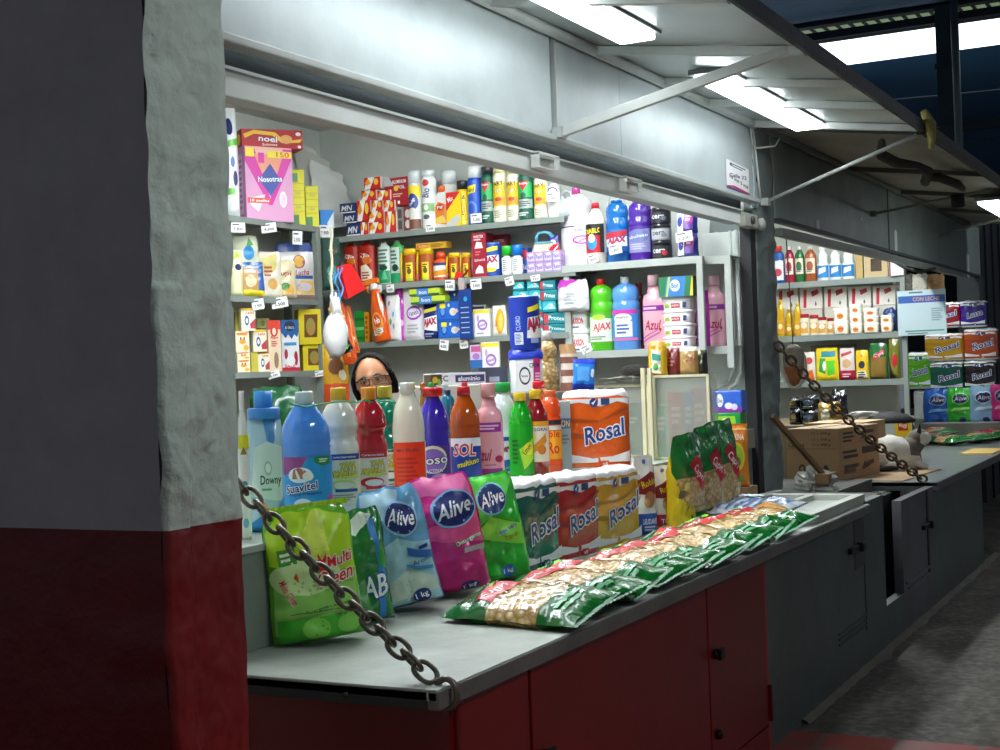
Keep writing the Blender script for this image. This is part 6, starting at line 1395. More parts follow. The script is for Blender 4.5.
t.location = (xj+.01, YJ, zj+hj+.001); t.rotation_euler = (Matrix.Rotation(R(-2), 3, 'Y') @ Matrix.Rotation(R(-58), 3, 'Z')).to_euler()
xo = xat(548, 3.0, 1.5); zo = zat(xo, 3.0, 402); ho = zat(xo, 3.0, 331)-zo
t = bottle('snack_jar', 'bulging clear jar of golden snacks with a white cap', 'jar', None, 25*dj, ho, 'bell', 'c99a3a', 'e4e4e2', .45, .12, None, (.1, .5), depth_=.8)
t.children[0].data.materials.clear(); t.children[0].data.materials.append(mat('d0a040', .15, coat=1, bscale=55, kind='pasta')); t.children[0].data.polygons.foreach_set('material_index', [0]*len(t.children[0].data.polygons))
at(t, (xo, 3.0, zo), R(-50))
tag(MB().box(-.06, .06, -.06, .06, 0, zo, mat('5d5a50', .6), .006).obj('stand', loc=(xo, 3.0, 0), rot=R(-40)), 'small stand under the jar of golden snacks', 'stand')
# striped cloth mitt and blue wrapped packet hanging below the front rack
def hang(u0, y, vb, vt, wpx):
    x = xat(u0, y, 1.6); zb = zat(x, y, vb); return x, zb, zat(x, y, vt)-zb, wpx*depth((x, y, zb))/FPX
x, zb, hh, ww = hang(571, 3.25, 408, 344, 22)
mb = MB(); M1 = mat('8a5648', .8); M2 = mat('d8c8bc', .8); M3 = mat('c89a6a', .7); vs_ = []; fs = []; ml = []
for j in range(21):
    v = j/20; wd = ww*(.62-.30*v+.25*(1-v)**3); off = -ww*.18*v*v
    for i in range(9):
        a = -1+2*i/8; vs_.append((a*wd+off+.2*ww*(1-v), -.03*(1-a*a)+.008*sin(v*9+i), v*hh))
for j in range(20):
    for i in range(8):
        fs.append((j*9+i, j*9+i+1, (j+1)*9+i+1, (j+1)*9+i)); ml.append(M3 if j > 16 else (M1 if (j < 6 or (j//2) % 2) else M2))
mb.add(vs_, fs, ml, True); mb.add([(p[0], .03, p[2]) for p in vs_], [f[::-1] for f in fs], ml, True)
o = mb.obj('kitchen_cloth', loc=(x, 3.25, zb), rot=R(-50)); tag(o, 'brown and cream striped cloth hanging below the front rack', 'cloth')
x, zb, hh, ww = hang(582, 3.10, 390, 359, 23)
at(bag('blue_packet', 'sky-blue wrapped packet with dark blue ends hanging beside the striped cloth', 'packet', None, ww, hh, .04, '2f8ae8', [('r', -1, .84, 1, 1, '1f3fb4'), ('r', -1, 0, 1, .2, '2340b8'), ('e', .75, .55, .18, .14, 'e8eef6'), ('p', [(-.7, .3), (.4, .3), (.4, .75), (-.7, .75)], '5aa8f0')], 'pillow', 81, .004), (x, 3.10, zb), R(-50), (0, 4))
MB().tube([(0, 0, hh), (.01, 0, hh+.06), (0, .02, hh+.13)], .003, mat('c8c8c0', .6), 6).obj('cord', [o for o in COL.objects if o.name.startswith('blue_packet')][0])

# acrylic display cases on the ledge, right part
def case(l, r, vt, vb, y, lab, d=.22, nm='display_case'):
    x0 = xat(l, y, 1.3); pass
ACR = bpy.data.materials.new('acrylic'); ACR.use_nodes = True; nt = ACR.node_tree; nt.nodes.clear()
o_ = nt.nodes.new('ShaderNodeOutputMaterial'); mx = nt.nodes.new('ShaderNodeMixShader'); tr = nt.nodes.new('ShaderNodeBsdfTransparent'); gl = nt.nodes.new('ShaderNodeBsdfPrincipled')
gl.inputs['Base Color'].default_value = lin('c9cec4'); gl.inputs['Roughness'].default_value = .12; mx.inputs[0].default_value = .24
nt.links.new(tr.outputs[0], mx.inputs[1]); nt.links.new(gl.outputs[0], mx.inputs[2]); nt.links.new(mx.outputs[0], o_.inputs[0])
CR = mat('d8d2b0', .5)
def acase(u0, u1, x, vt, lab, dx=.13):
    ya, yb = yat(u0, x, 1.3), yat(u1, x, 1.3); zt_ = zat(x, (ya+yb)/2, vt)
    t = thing('display_case', lab, 'display case', 'clear display cases on the ledge', (x, (ya+yb)/2, ZI)); W_ = (ya-yb)/2; H = zt_-ZI
    for nm, b in (('front_pane', (0, .004, -W_, W_, .0, H)), ('back_pane', (dx-.004, dx, -W_, W_, 0, H)), ('side_pane', (.004, dx-.004, -W_, -W_+.004, 0, H)), ('side_pane', (.004, dx-.004, W_-.004, W_, 0, H)), ('lid', (0, dx, -W_, W_, H, H+.005))):
        MB().box(*b, ACR).obj(nm, t)
    mb = MB()
    for y in (-W_, W_): mb.box(-.006, .006, y-.007, y+.007, 0, H, CR, .001)
    for z in (.006, H): mb.box(-.006, .006, -W_, W_, z-.006, z+.006, CR, .001)
    mb.obj('frame', t); return x, (ya+yb)/2, zt_+.006, W_
c1 = acase(597, 648, 6.35, 386, 'clear display case behind the orange toilet roll pack')
c2 = acase(655, 709, 6.20, 376, 'clear display case with cream edges right of the cream posts')
for u in (644.5, 651):
    p = yat(u, 6.15, 1.3); z1 = zat(6.15, p, 368)
    tag(MB().box(6.14, 6.16, p-.010, p+.010, ZI, z1, CR, .002).obj('case_post'), 'cream upright post between the display cases, %s one' % ('left' if u < 648 else 'right'), 'post')
# goods inside
x, y, z, Wd = c1
at(carton('green_carton', 'green carton behind the case by the orange pack', 'carton', None, .12, .26, .10, '1f8a5a', [('lines', -.5, .5, .6, .75, 2, 'cfe8d8'), ('r', -.9, .48, .9, .5, '166a44')]), (x+.25, yat(636, 6.60, 1.3), ZI), GR)
x, y, z, Wd = c2
for (u, c, tp, lab, dd) in ((664, '6aa084', 405, 'pale green packet standing behind the cream-edged case', .20), (679, 'c04a58', 392, 'pinkish red box standing behind the cream-edged case', .19), (691, '4a86c4', 392, 'blue box standing behind the cream-edged case', .19), (702, 'c880a0', 388, 'pink box standing behind the cream-edged case', .19)):
    yy = yat(u, x+dd, 1.3); hh = zat(x+dd, yy, tp)-ZI
    at(carton('cased_box', lab, 'box', 'boxes behind the display case pane', .085 if u != 691 else .06, hh, .07, c, [('lines', -.6, .6, .5, .8, 3, 'e8d8d8'), ('r', -1, .38, 1, .42, 'a090a0')]), (x+dd, yy, ZI), GR)
# packets lying on the cases
x, y, z, Wd = c1
mb = MB(); 
for i in range(4):
    n = 12; vs_ = []; fs = []
    for j in range(n+1):
        for k in range(5): vs_.append((-.02+.07*k+.01*i, Wd*1.02-(2*Wd*.95)*j/n, .004+.009*i+.010*abs(nz(j*.7, k, i, 1))+.002*j/n*i))
    for j in range(n):
        for k in range(4): fs.append((j*5+k, j*5+k+1, (j+1)*5+k+1, (j+1)*5+k))
    mb.add(vs_, fs, mat(('b8b29c', 'd6d2c2', 'a8a28c', 'dcd8ca')[i], .7, bump=.4, bscale=40), True)
tag(mb.obj('paper_pile', loc=(x, y, z)), 'flat pile of pale paper sacks lying on the left display case', 'paper')
mb = MB(); mb.lathe([(.03, 0), (.05, .01), (.055, .03), (.035, .05), (.01, .06)], mat('24201e', .9, bump=.8, bscale=60), 20, 1, 1.5)
tag(mb.obj('dark_cloth', loc=(6.44, yat(636, 6.44, 1.5), c1[2]+.04), rot=0), 'dark crumpled cloth behind the paper sacks', 'cloth')
x, y, z, Wd = c2
def onc(u0, u1, vt, xo, *a, **kw):
    xx = x+xo; ya, yb = yat(u0, xx, z), yat(u1, xx, z); yy = (ya+yb)/2
    return at(bag(a[0], a[1], 'packet', None, ya-yb, zat(xx, yy, vt)-z, .06, *a[2:], **kw), (xx, yy, z), GR)
onc(649, 668, 341, .03, 'snack_packet', 'yellow packet with a cream and green label, leftmost on the cream-edged case', 'e2b41c', [('p', [(-.5, .1), (.5, .05), (.5, .72), (-.5, .75)], 'e8e8d4'), ('p', [(-.4, .45), (.5, .42), (.5, .6), (-.4, .65)], '3a9a8c'), ('e', 0, .25, .3, .1, '4a9a3a'), ('p', [(-.9, .8), (.9, .8), (.8, .98), (-.8, .98)], 'c08a1c')], 'gable', 91, .006)
onc(667, 681, 348, .07, 'coffee_packet', 'dark red-brown packet second on the cream-edged case', '7a1a1a', [('lines', -.5, .5, .3, .7, 3, 'a84a3a')], 'stand', 92, .005)
onc(680, 699, 347, .06, 'coffee_packet', 'tan packet with red script third on the cream-edged case', 'a58248', [('t', 'Cafe', .3, .5, .8, .3, '8a2418', None, 60), ('p', [(-1, .85), (1, .85), (1, 1), (-1, 1)], 'd8d2b8')], 'stand', 93, .005)
onc(697, 708, 350, .10, 'coffee_packet', 'olive and black packet at the right end of the cream-edged case', '4a4a22', [('p', [(.2, 0), (1, 0), (1, 1), (.5, 1)], '1c1c1c')], 'stand', 94, .005)
# wipes and green pack by the white wall
xw = 6.95
def onw(u0, u1, vb, vt, xx, z=None):
    ya, yb = yat(u0, xx, 1.25), yat(u1, xx, 1.25); yy = (ya+yb)/2; zb = zat(xx, yy, vb) if z is None else z
    return ya-yb, zat(xx, yy, vt)-zb, (xx+.05, yy, zb)
w, h, loc = onw(711, 742, 430.5, 412.5, xw)
tag(MB().box(-.08, .08, -.10, .10, 0, loc[2]-ZI, mat('8a8478', .7), .004).obj('support_box', loc=(loc[0]+.02, loc[1], ZI)), 'grey-brown box under the green pack by the white wall', 'box')
at(carton('sponge_pack', 'green pack under the blue wipes by the white wall', 'pack', None, w*.9, h, .1, '24a04a', [('p', [(-.8, .19), (.7, .19), (.6, .8), (-.8, .8)], '9ad83a'), ('e', -.1, .45, .3, .25, 'e8f0d8'), ('r', .0, .3, .3, .5, 'c83a2a')], bev=.006, m=film), loc, GR); z1 = loc[2]+h
w, h, loc = onw(710, 742, 412, 390.5, xw, z1)
at(carton('wipes_pack', 'blue and violet wipes pack on the green pack by the white wall', 'pack', None, w, h, .1, '3a6cd8', [('p', [(-1, 0), (1, 0), (1, .25), (-1, .19)], '8a3aa8'), ('e', -.35, .55, .22, .3, 'f0f2fa'), ('t', 'Oso', -.35, .55, .3, .2, '2a3a8c'), ('e', .2, .3, .25, .15, 'f0f0f8'), ('e', .55, .25, .2, .15, 'e8e0f4'), ('e', -.85, .2, .1, .12, 'c83a5a')], bev=.008, m=film), loc, GR)
xh = 6.6; ya, yb = yat(727, xh, .95), yat(749, xh, .95); yy = (ya+yb)/2; zb = zat(xh, yy, 487)
tag(MB().box(-.07, .09, -.06, .06, 0, zb-ZF, mat('9a7a58', .7), .003).obj('support_box', loc=(xh+.03, yy, ZF)), 'brown cardboard block under the orange flour bag', 'box')
at(bag('flour_bag', 'orange flour bag with a green and yellow oval near the concrete post', 'bag', None, ya-yb, zat(xh, yy, 425.5)-zb, .06, 'ef8a1c', [('t', 'HARINA', .05, .82, 1.3, .1, 'f8e8c8', None, 0), ('e', 0, .5, .75, .24, 'f4d83a'), ('e', 0, .5, .6, .19, 'a8d83a'), ('e', 0, .42, .4, .08, '2a8a2c'), ('t', 'PAN', .1, .43, .5, .07, 'e8401c'), ('p', [(-.9, .03), (.3, .03), (.6, .2), (-.6, .22)], '4aa83a'), ('r', -1, .93, 1, .955, 'f8c070')], 'gable', 95, .004, crimp='ef8a1c'), (xh, yy, zb), R(-80))
# orange roll pack standing on the ledge, grey-blue carton left of it
ROT = R(-58)
def flap(u0, v0, u1, v1, vt, z=ZF):
    a, b = onZ(u0, v0, z), onZ(u1, v1, z); c = (a+b)/2; w = (b-a).length; th = math.atan2(b.y-a.y, b.x-a.x)
    return w, zat(c.x, c.y, vt)-z, c, th
x = xat(601, 2.42, 1.2); dd = depth((x, 2.42, 1.2))/FPX
at(rollpack('toilet_roll_pack', 'large orange toilet roll pack standing on the ledge', 'toilet paper', 'toilet roll packs on the near counter', 65*dd, zat(x, 2.42, 391)-ZI, .17, 'ee6410', 2, b0=.14, b1=.88), (x, 2.44, ZI), R(-60))
x = xat(560, 2.56, 1.2)
at(carton('grey_carton', 'grey-blue carton with a blue band between orange bottle and orange pack', 'carton', None, 20*dd, zat(x, 2.56, 401)-ZI, .12, '9fb4b8', [('r', -1, .62, 1, .76, '3a6ab0'), ('t', 'CON', .3, .69, 1.2, .1, 'e8d84a'), ('lines', -.2, .9, .4, .55, 3, '7a8a90')]), (x, 2.56, ZI), R(-60))

# ================================================================ things on the flap
FW = 1.09
def fbag(nm, lab, cat, base, vt, col, art, kind='gable', d=.11, seed=1, amp=.010, bands=None, crimp=None, grp=None, lean=0, back=.5, roll=0, wpx=None):
    w, h, c, th = flap(*base, vt); w *= FW
    if wpx: w = wpx*depth(c)/FPX; th = -math.atan2(c.x, c.y)+R(6)
    h /= cos(R(roll))
    o = bag(nm, lab, cat, grp, w, h, d, col, art, kind, seed, amp, bands, crimp=crimp, ns=24, nt=34)
    n = Vector((-math.sin(th), math.cos(th), 0))
    loc = c+n*d*back; loc.z += abs(w/2*.9*sin(R(roll))); o.location = loc
    o.rotation_euler = (Matrix.Rotation(th, 3, 'Z') @ Matrix.Rotation(R(lean), 3, 'X') @ Matrix.Rotation(R(roll), 3, 'Y')).to_euler()
    return o
fbag('detergent_bag', 'lime green detergent bag with red lettering at the near end of the flap', 'detergent bag', (278, 652, 366, 640), 512, '6cc021', [
    ('p', [(-.95, .6), (.95, .5), (.95, .9), (.4, .98), (-.7, .98), (-.95, .85)], 'b4e01e'), ('p', [(.1, .96), (.3, .98), (.45, .6), (.0, .55), (-.3, .75)], 'd8ee5a'), ('p', [(-.95, .08), (.9, .02), (.9, .4), (.2, .48), (-.9, .5)], '8fd05a'), ('e', -.2, .5, .8, .14, 'cdeaa0'),
    ('r', -.75, .60, -.35, .72, '3a9a2c'), ('lines', -.7, -.4, .62, .7, 2, 'e8f4d8'), ('p', [(.12, .66), (.22, .6), (.32, .66), (.28, .56), (.4, .52), (.27, .5), (.24, .42), (.16, .5), (.06, .5), (.13, .56)], 'd8231f'),
    ('t', 'Multi', .62, .60, .62, .10, 'd2182a', 'f0f4d8', 8, .19), ('t', 'Cleen', .45, .48, .9, .12, 'd2182a', 'f0f4d8', 8, .19), ('t', 'Multi Clean', -.62, .4, .62, .06, 'd2182a', 'eef4d0', -62), ('p', [(-.5, .50), (-.38, .46), (-.42, .54)], 'e86a1c'),
    ('t', 'detergente en polvo', .25, .26, 1.1, .03, '1f6a1c', None, 6), ('r', -.6, .235, .9, .242, '2a7a20'), ('t', 'CONTIENE', .35, .19, .5, .025, '2a7a20', None, 5), ('p', [(-.9, .02), (.95, .02), (.95, .14), (.3, .2), (-.9, .20)], '3cae24'), ('e', -.1, .12, .3, .08, '7ccf4a'), ('e', .6, .12, .25, .07, '7ccf4a')],
    roll=-5, wpx=92, seed=101, d=.12, amp=.012, crimp='b4e01e')
fbag('detergent_bag', 'dark green and blue detergent bag behind the lime one', 'detergent bag', (354, 632, 392, 622), 512, '1f7a34', [
    ('p', [(.2, .95), (.6, .9), (.9, .4), (.6, .05), (.3, .0), (.6, .4), (.5, .7)], '2f80d0'), ('p', [(-.9, .88), (.1, .98), (.6, .95), (-.2, .78)], 'e6ece8'), ('p', [(.7, .7), (.95, .6), (.95, .45), (.6, .5)], '2a9a3c'), ('t', 'AB', .35, .32, 1.2, .22, 'e8f0ea', '1c3a9a', 6, .1), ('p', [(-.9, .3), (-.1, .4), (.1, .1), (-.8, .04)], '5a9a5c')],
    roll=-5, wpx=48, seed=102, d=.10, amp=.012, back=.7)
fbag('detergent_bag', 'pale blue detergent bag left of the pink one', 'detergent bag', (388, 622, 438, 606), 494, '6fb0de', [
    ('p', [(-.95, .05), (.95, .02), (.95, .5), (.0, .58), (-.95, .5)], 'a3cfd8'), ('p', [(-.9, .2), (.2, .32), (.9, .2), (.9, .1), (-.9, .08)], 'c9dcc8'), ('p', [(-.95, .98), (.4, .98), (.1, .8), (-.4, .75), (-.9, .85)], 'b9dcf2'), ('e', .22, .74, .52, .15, '9ccaf0'), ('e', .22, .74, .47, .13, '14246a'), ('t', 'Alive', .25, .75, .8, .13, 'f4f8fc', None, -6, .19),
    ('p', [(.2, .5), (.95, .42), (.95, .36), (.2, .43)], '2468b8'), ('r', .55, .46, .85, .49, '1c3a8a'), ('t', 'Aroma', .6, .37, .6, .04, '2a6ab0', None, 6), ('p', [(.1, .36), (.9, .30), (.9, .27), (.1, .33)], '3a8ac8'), ('e', .35, .09, .28, .06, '16367a'), ('t', '1 kg', .35, .09, .4, .06, 'f0f4f8', None, 8)],
    roll=-11, wpx=68, seed=103, d=.13, amp=.014, grp='detergent bags with a dark oval mark on the near flap')
fbag('detergent_bag', 'magenta pink detergent bag in the middle of the flap', 'detergent bag', (434, 607, 482, 592), 482, 'd81f84', [
    ('p', [(-.95, .5), (.95, .4), (.95, .66), (-.3, .6)], 'e8508c'), ('p', [(-.9, .98), (.9, .99), (.9, .8), (.2, .86), (-.6, .84)], 'e86aa8'), ('e', .30, .72, .66, .16, '8cc4ec'), ('e', .32, .72, .60, .145, '14246a'), ('t', 'Alive', .33, .725, 1.0, .14, 'f4f8fc', None, 8, .19),
    ('t', 'Detergente', .55, .44, .8, .05, 'e6f2d8', '3a7a4a', 12), ('r', .35, .34, .95, .38, 'b8b0b8'), ('p', [(-.95, .02), (.9, .02), (.9, .2), (.0, .3), (-.95, .25)], 'c0186e'), ('e', .35, .055, .28, .05, '14246a'), ('t', '1 kg', .35, .055, .4, .05, 'f0f4f8', None, 10)],
    roll=-8, wpx=74, seed=104, d=.15, amp=.014, grp='detergent bags with a dark oval mark on the near flap')
mb = MB()  # folded ear of the pink bag
w, h, c, th = flap(430, 608, 483, 592, 482)
fbag('detergent_bag', 'bright green detergent bag beside the dark green roll pack', 'detergent bag', (485, 592, 530, 578), 478, '2fc832', [
    ('p', [(-.95, .5), (.4, .7), (.9, .9), (.9, .98), (-.9, .98)], '5ae04a'), ('e', .0, .78, .6, .15, '8cd4ec'), ('e', .02, .78, .54, .135, '14346a'), ('t', 'Alive', .05, .785, .95, .13, 'f4f8fc', None, 10, .19), ('p', [(-.9, .45), (.9, .3), (.9, .5), (-.2, .62)], '8ae84a'),
    ('t', 'Aloe vera', .35, .48, .8, .05, '2a6ab0', 'e8f8d8', 16), ('t', 'limon', .45, .41, .5, .045, 'e8e83a', '2a7a20', 14), ('p', [(-.9, .02), (.9, .02), (.9, .2), (-.2, .28)], '1fae28'), ('e', .1, .10, .25, .06, '2a6ab8'), ('t', '1 kg', .1, .10, .35, .05, 'f0f4f8', None, 10)],
    roll=-9, wpx=54, seed=105, d=.12, amp=.014, grp='detergent bags with a dark oval mark on the near flap')
def frp(lab, base, vt, col, d=.13, **kw):
    w, h, c, th = flap(*base, vt); n = Vector((-math.sin(th), math.cos(th), 0))
    o = rollpack('toilet_roll_pack', lab, 'toilet paper', 'toilet roll packs on the near counter', w*1.10, h, d, col, 2, seed=vt, **kw)
    o.location = c+n*d*.5; o.rotation_euler = (0, 0, th); return o
frp('dark teal green toilet roll pack at the left of the roll packs', (521, 580, 563, 568), 479, '0b6a5e', .14)
frp('red toilet roll pack between the green and the yellow one', (560, 567, 602, 556), 474.5, 'c4141c', .13)
frp('yellow toilet roll pack below the large orange one', (598, 556, 643, 543), 469.5, 'eab11a', .13, b0=.12)
# standing biscuit bags
for (b, vt, c1_, c2_, wd, lab, sd) in (((641, 536, 660, 534), 456, 'efe9e2', '1f52a4', 'LEUDANTE', 'white and brown-red flour bag with a blue foot', 111), ((659, 533, 678, 531), 466, 'efe9e2', 'b81c2c', 'TODO', 'white and brown-red flour bag with a red foot', 112)):
    fbag('flour_bag', lab, 'flour bag', b, vt, c1_, [('p', [(-1, .52), (1, .5), (1, .76), (.3, .8), (-1, .68)], '8a1c1e'), ('t', 'Robin', .1, .66, 1.5, .1, 'f2dc2a', '8a1c1e', 14), ('e', .1, .45, .5, .1, 'b8784a'), ('e', -.2, .41, .25, .06, 'd8a878'), ('r', -1, 0, 1, .27, c2_), ('t', wd, .1, .17, 1.4, .07, 'f4f6fa'), ('lines', -.5, .6, .05, .12, 2, 'c8d0e4'), ('e', -.2, .93, .2, .03, '4a7ac0')], 'gable', .07, sd, .006, grp='flour bags standing on the flap')
fbag('rice_bag', 'bright yellow bag leaning between the flour bags and the pasta', 'bag', (674, 533, 700, 530), 455, 'ecc818', [('r', -.5, .42, -.1, .56, '6a6a5a'), ('p', [(-.2, .55), (.8, .5), (.6, .8), (-.1, .85)], 'd8c878'), ('p', [(-.9, .0), (.9, .0), (.9, .4), (-.6, .45)], 'f2d428'), ('p', [(-.1, .9), (.3, .7), (.5, .72), (.1, .93)], '2a2a2a')], 'gable', .08, 113, .010, lean=3)
PAS = mat('e0b870', .25, coat=.9, bscale=50, kind='pasta')
for (b, vt, lab, sd, ln) in (((684, 532, 712, 528), 436, 'standing pasta bag with green top, front left of the three', 121, 6), ((704, 527, 730, 523), 426, 'standing pasta bag with green top, middle of the three', 122, 6), ((722, 521, 748, 517), 423, 'standing pasta bag with green top, rear right of the three', 123, 2)):
    G_ = film('12702a')
    fbag('pasta_bag', lab, 'pasta bag', b, vt, '12702a', [('p', [(-.3, .70), (.3, .78), (.9, .45), (.5, .38)], 'b8182a'), ('t', 'Capri', .3, .58, .9, .1, 'f6f0f0', None, -48), ('lines', -.5, .5, .06, .14, 2, '8ac89a')], 'gable', .09, sd, .012, bands=[(.17, .56, PAS)], grp='three standing pasta bags', lean=ln, roll=-8)

# pasta bags lying side by side, long axis across the flap
N = 10
PLAB = ['pasta bag lying nearest the chain corner of the flap', 'second lying pasta bag from the chain corner', 'third lying pasta bag from the chain corner', 'lying pasta bag in front of the dark green roll pack', 'lying pasta bag in front of the red roll pack', 'lying pasta bag in front of the yellow roll pack', 'lying pasta bag in front of the blue-footed flour bag', 'lying pasta bag in front of the yellow rice bag', 'lying pasta bag third from the panelled board', 'lying pasta bag second from the panelled board']
for i in range(N):
    f_ = i/(N-1); x = 3.55+2.08*f_
    rnd = random.Random(210+i); L = .44+rnd.uniform(-.015, .02)-.03*f_; Wd = .26
    o = bag('pasta_bag', PLAB[i], 'pasta bag', 'pasta bags lying in a row along the flap edge', Wd, L, .085, '0d6422',
            [('p', [(-.65, .66), (.55, .62), (.7, .76), (.4, .84), (-.5, .82)], 'c01a28'), ('t', 'Capri', 0, .74, 1.0, .10, 'f4ecec', None, rnd.uniform(-6, 6)), ('lines', -.6, .5, .10, .2, 2, '6ab080'), ('e', .5, .86, .2, .03, '8ac83a'),
             ('p', [(.62, .66), (.8, .6), (.8, .34), (.66, .28)], 'e8dcb8')],
            'pillow', 130+i*3, .013, bands=[(.27, .66, PAS)], crimp=mat('6f9a80', .5), ns=18, nt=30)
    yaw = R(-10+rnd.uniform(-9, 7))
    Mx = Matrix.Rotation(yaw, 3, 'Z') @ Matrix.Rotation(R(-13+rnd.uniform(-3, 3)), 3, 'Y') @ Matrix.Rotation(R(-90), 3, 'X')
    o.location = (x+.03, 1.605+rnd.uniform(-.015, .018), ZF+.047+rnd.uniform(0, .006)); o.rotation_euler = Mx.to_euler()
# blue-white checked bag at the end of the row
o = bag('rice_bag', 'silver and blue checked bag at the far end of the lying pasta', 'bag', None, .26, .36, .07, 'c2ccd6', [('r', -.9, .1+.12*i, .9, .14+.12*i, '4a6a9c') for i in range(7)]+[('p', [(-.9, .0), (-.2, 0), (-.4, .3), (-.9, .3)], 'b07a2a'), ('p', [(.2, .5), (.9, .4), (.9, .9), (.3, .8)], 'e8eef2')], 'pillow', 151, .012, crimp='2a3038')
o.location = (5.93, 1.70, ZF+.085); o.rotation_euler = (Matrix.Rotation(R(-14), 3, 'Z') @ Matrix.Rotation(R(-8), 3, 'Y') @ Matrix.Rotation(R(-90), 3, 'X')).to_euler()

# pale wooden shutter frame lying on the right end of the flap
t = thing('panelled_board', 'pale panelled shutter board lying on the right end of the near flap', 'board', None, (6.10, 1.655, ZF+.001))
W_ = mat('b9bdb2', .6, bump=.3, bscale=25, var=.22); L = .97; D = .53
MB().box(.02, L-.02, .02, D-.02, .0, .018, mat('aeb4aa', .6, bump=.25, bscale=20, var=.3)).obj('panel', t)
for b in ((0, L, 0, .05), (0, L, D-.05, D), (0, .05, .05, D-.05), (L-.07, L, .05, D-.05), (.05, L-.07, .24, .28)):
    MB().box(b[0], b[1], b[2], b[3], .0, .045, W_, .003).obj('rail', t)
# cardboard scrap and white battens behind it
tag(MB().box(6.55, 6.85, 2.20, 2.31, ZF+.001, ZF+.07, mat('a8744c', .7), .003).obj('cardboard_scrap'), 'brown cardboard scrap behind the shutter board', 'cardboard')

# ---------------- chains
def chain(a, b, sag, link, lab, r, rust='3a3632'):
    a = Vector(a); b = Vector(b); L = (b-a).length; n = int(round(L/(link*.74))); t = thing('chain', lab, 'chain', None, a)
    m = mat(rust, .38, metal=.75, bump=.3, bscale=90, var=.3)
    lk = MB(); pts = []
    for i in range(20):
        an = 2*pi*i/20; pts.append((link*.5*(abs(cos(an))**.8)*math.copysign(1, cos(an)), link*.30*sin(an), 0))
    lk.tube(pts, r, m, 8, closed=True)
    P = lambda k: a+(b-a)*k+Vector((0, 0, -sag*4*k*(1-k)))
    first = None
    for i in range(n):
        k = (i+.5)/n; p = P(k)-a; d = (P(min(1, k+.01))-P(max(0, k-.01))).normalized()
        side = d.cross(Vector((0, 0, 1))).normalized(); up = side.cross(d)
        Mx = Matrix((d, side, up)).transposed() @ Matrix.Rotation(R(40 if i % 2 else -50), 3, 'X')
        if first is None: o = first = lk.obj('chain_link', t)
        else: o = first.copy(); COL.objects.link(o); o.parent = t
        o.location = p; o.rotation_euler = Mx.to_euler()
    return t
c0 = onY(438, 680, 1.66)
t = chain(onY(234, 478, 2.28), (2.80, 1.665, ZF+.015), .018, .066, 'heavy steel chain from behind the pillar down to the near corner of the flap', .0062, '6f675c')
e = MB(); pts = [(0, .028*cos(2*pi*i/14), .036*sin(2*pi*i/14)) for i in range(14)]
e.tube(pts, .008, mat('6f675c', .4, metal=.7), 8, closed=True)
e.obj('end_ring', t, loc=Vector((2.80, 1.628, ZF-.02))-t.location)
# ================================================================ far stall
ZG = .745   # top of the far flap
m_dg = mat('8a978f', .5, bump=.15, bscale=10, var=.22)
mb = MB(); mb.box(7.90, 15.3, 2.30, 2.33, 2.335, 2.83, m_dg); mb.box(7.90, 15.3, 2.275, 2.33, 2.315, 2.335, mat('3a403e', .6)); mb.box(10.9, 10.92, 2.295, 2.30, 2.34, 2.82, mat('3a403e', .6))
struct(mb.obj('wall_far_upper'))
mb = MB(); mb.bar((7.98, 2.31, 2.262), (14.3, 2.31, 2.30), .05, .05, mat('8b918a', .5, var=.2)); struct(mb.obj('trim_10'))
struct(MB().box(15.05, 15.3, 2.28, 2.5, 0, 2.34, mat('3b4143', .6, var=.3)).obj('wall_far_post'))
struct(MB().box(7.86, 15.2, 5.15, 5.25, 0, 3.1, m_white).obj('wall_far_back'))
struct(MB().box(12.36, 12.46, 2.58, 5.15, 0, 3.1, mat('c9ccc0', .6, var=.1)).obj('wall_far_right'))
struct(MB().box(7.63, 8.75, 2.00, 2.60, .0, ZF-.02, mat('6b6a62', .85, bump=.9, bscale=16, var=.4)).obj('wall_low_concrete'))
# flap of the far stall
t = thing('counter_flap', 'grey fold-down counter flap of the far stall carrying the white cat', 'counter', None, (8.82, 1.62, ZG))
MB().box(0, 6.6, .004, .98, -.028, 0, mat('777e7a', .35, coat=.2, var=.2), .003).obj('counter_top', t)
MB().box(0, 6.6, 0, .03, -.055, -.003, mat('5a5d5c', .5, var=.3), .004).box(0, .03, .03, .98, -.055, -.003, mat('5f6261', .5, var=.2)).obj('edge_trim', t)
# uprights and dark bay under its left end
for (x, y, lab) in ((8.80, 2.02, 'grey square leg under the left end of the far flap, the one at the back'), (8.82, 1.80, 'grey square leg under the left end of the far flap, nearer the corridor')):
    tag(MB().box(x-.02, x+.02, y-.045, y+.045, 0, ZG-.056, mat('565359', .55, var=.3), .003).obj('support_post'), lab, 'post')

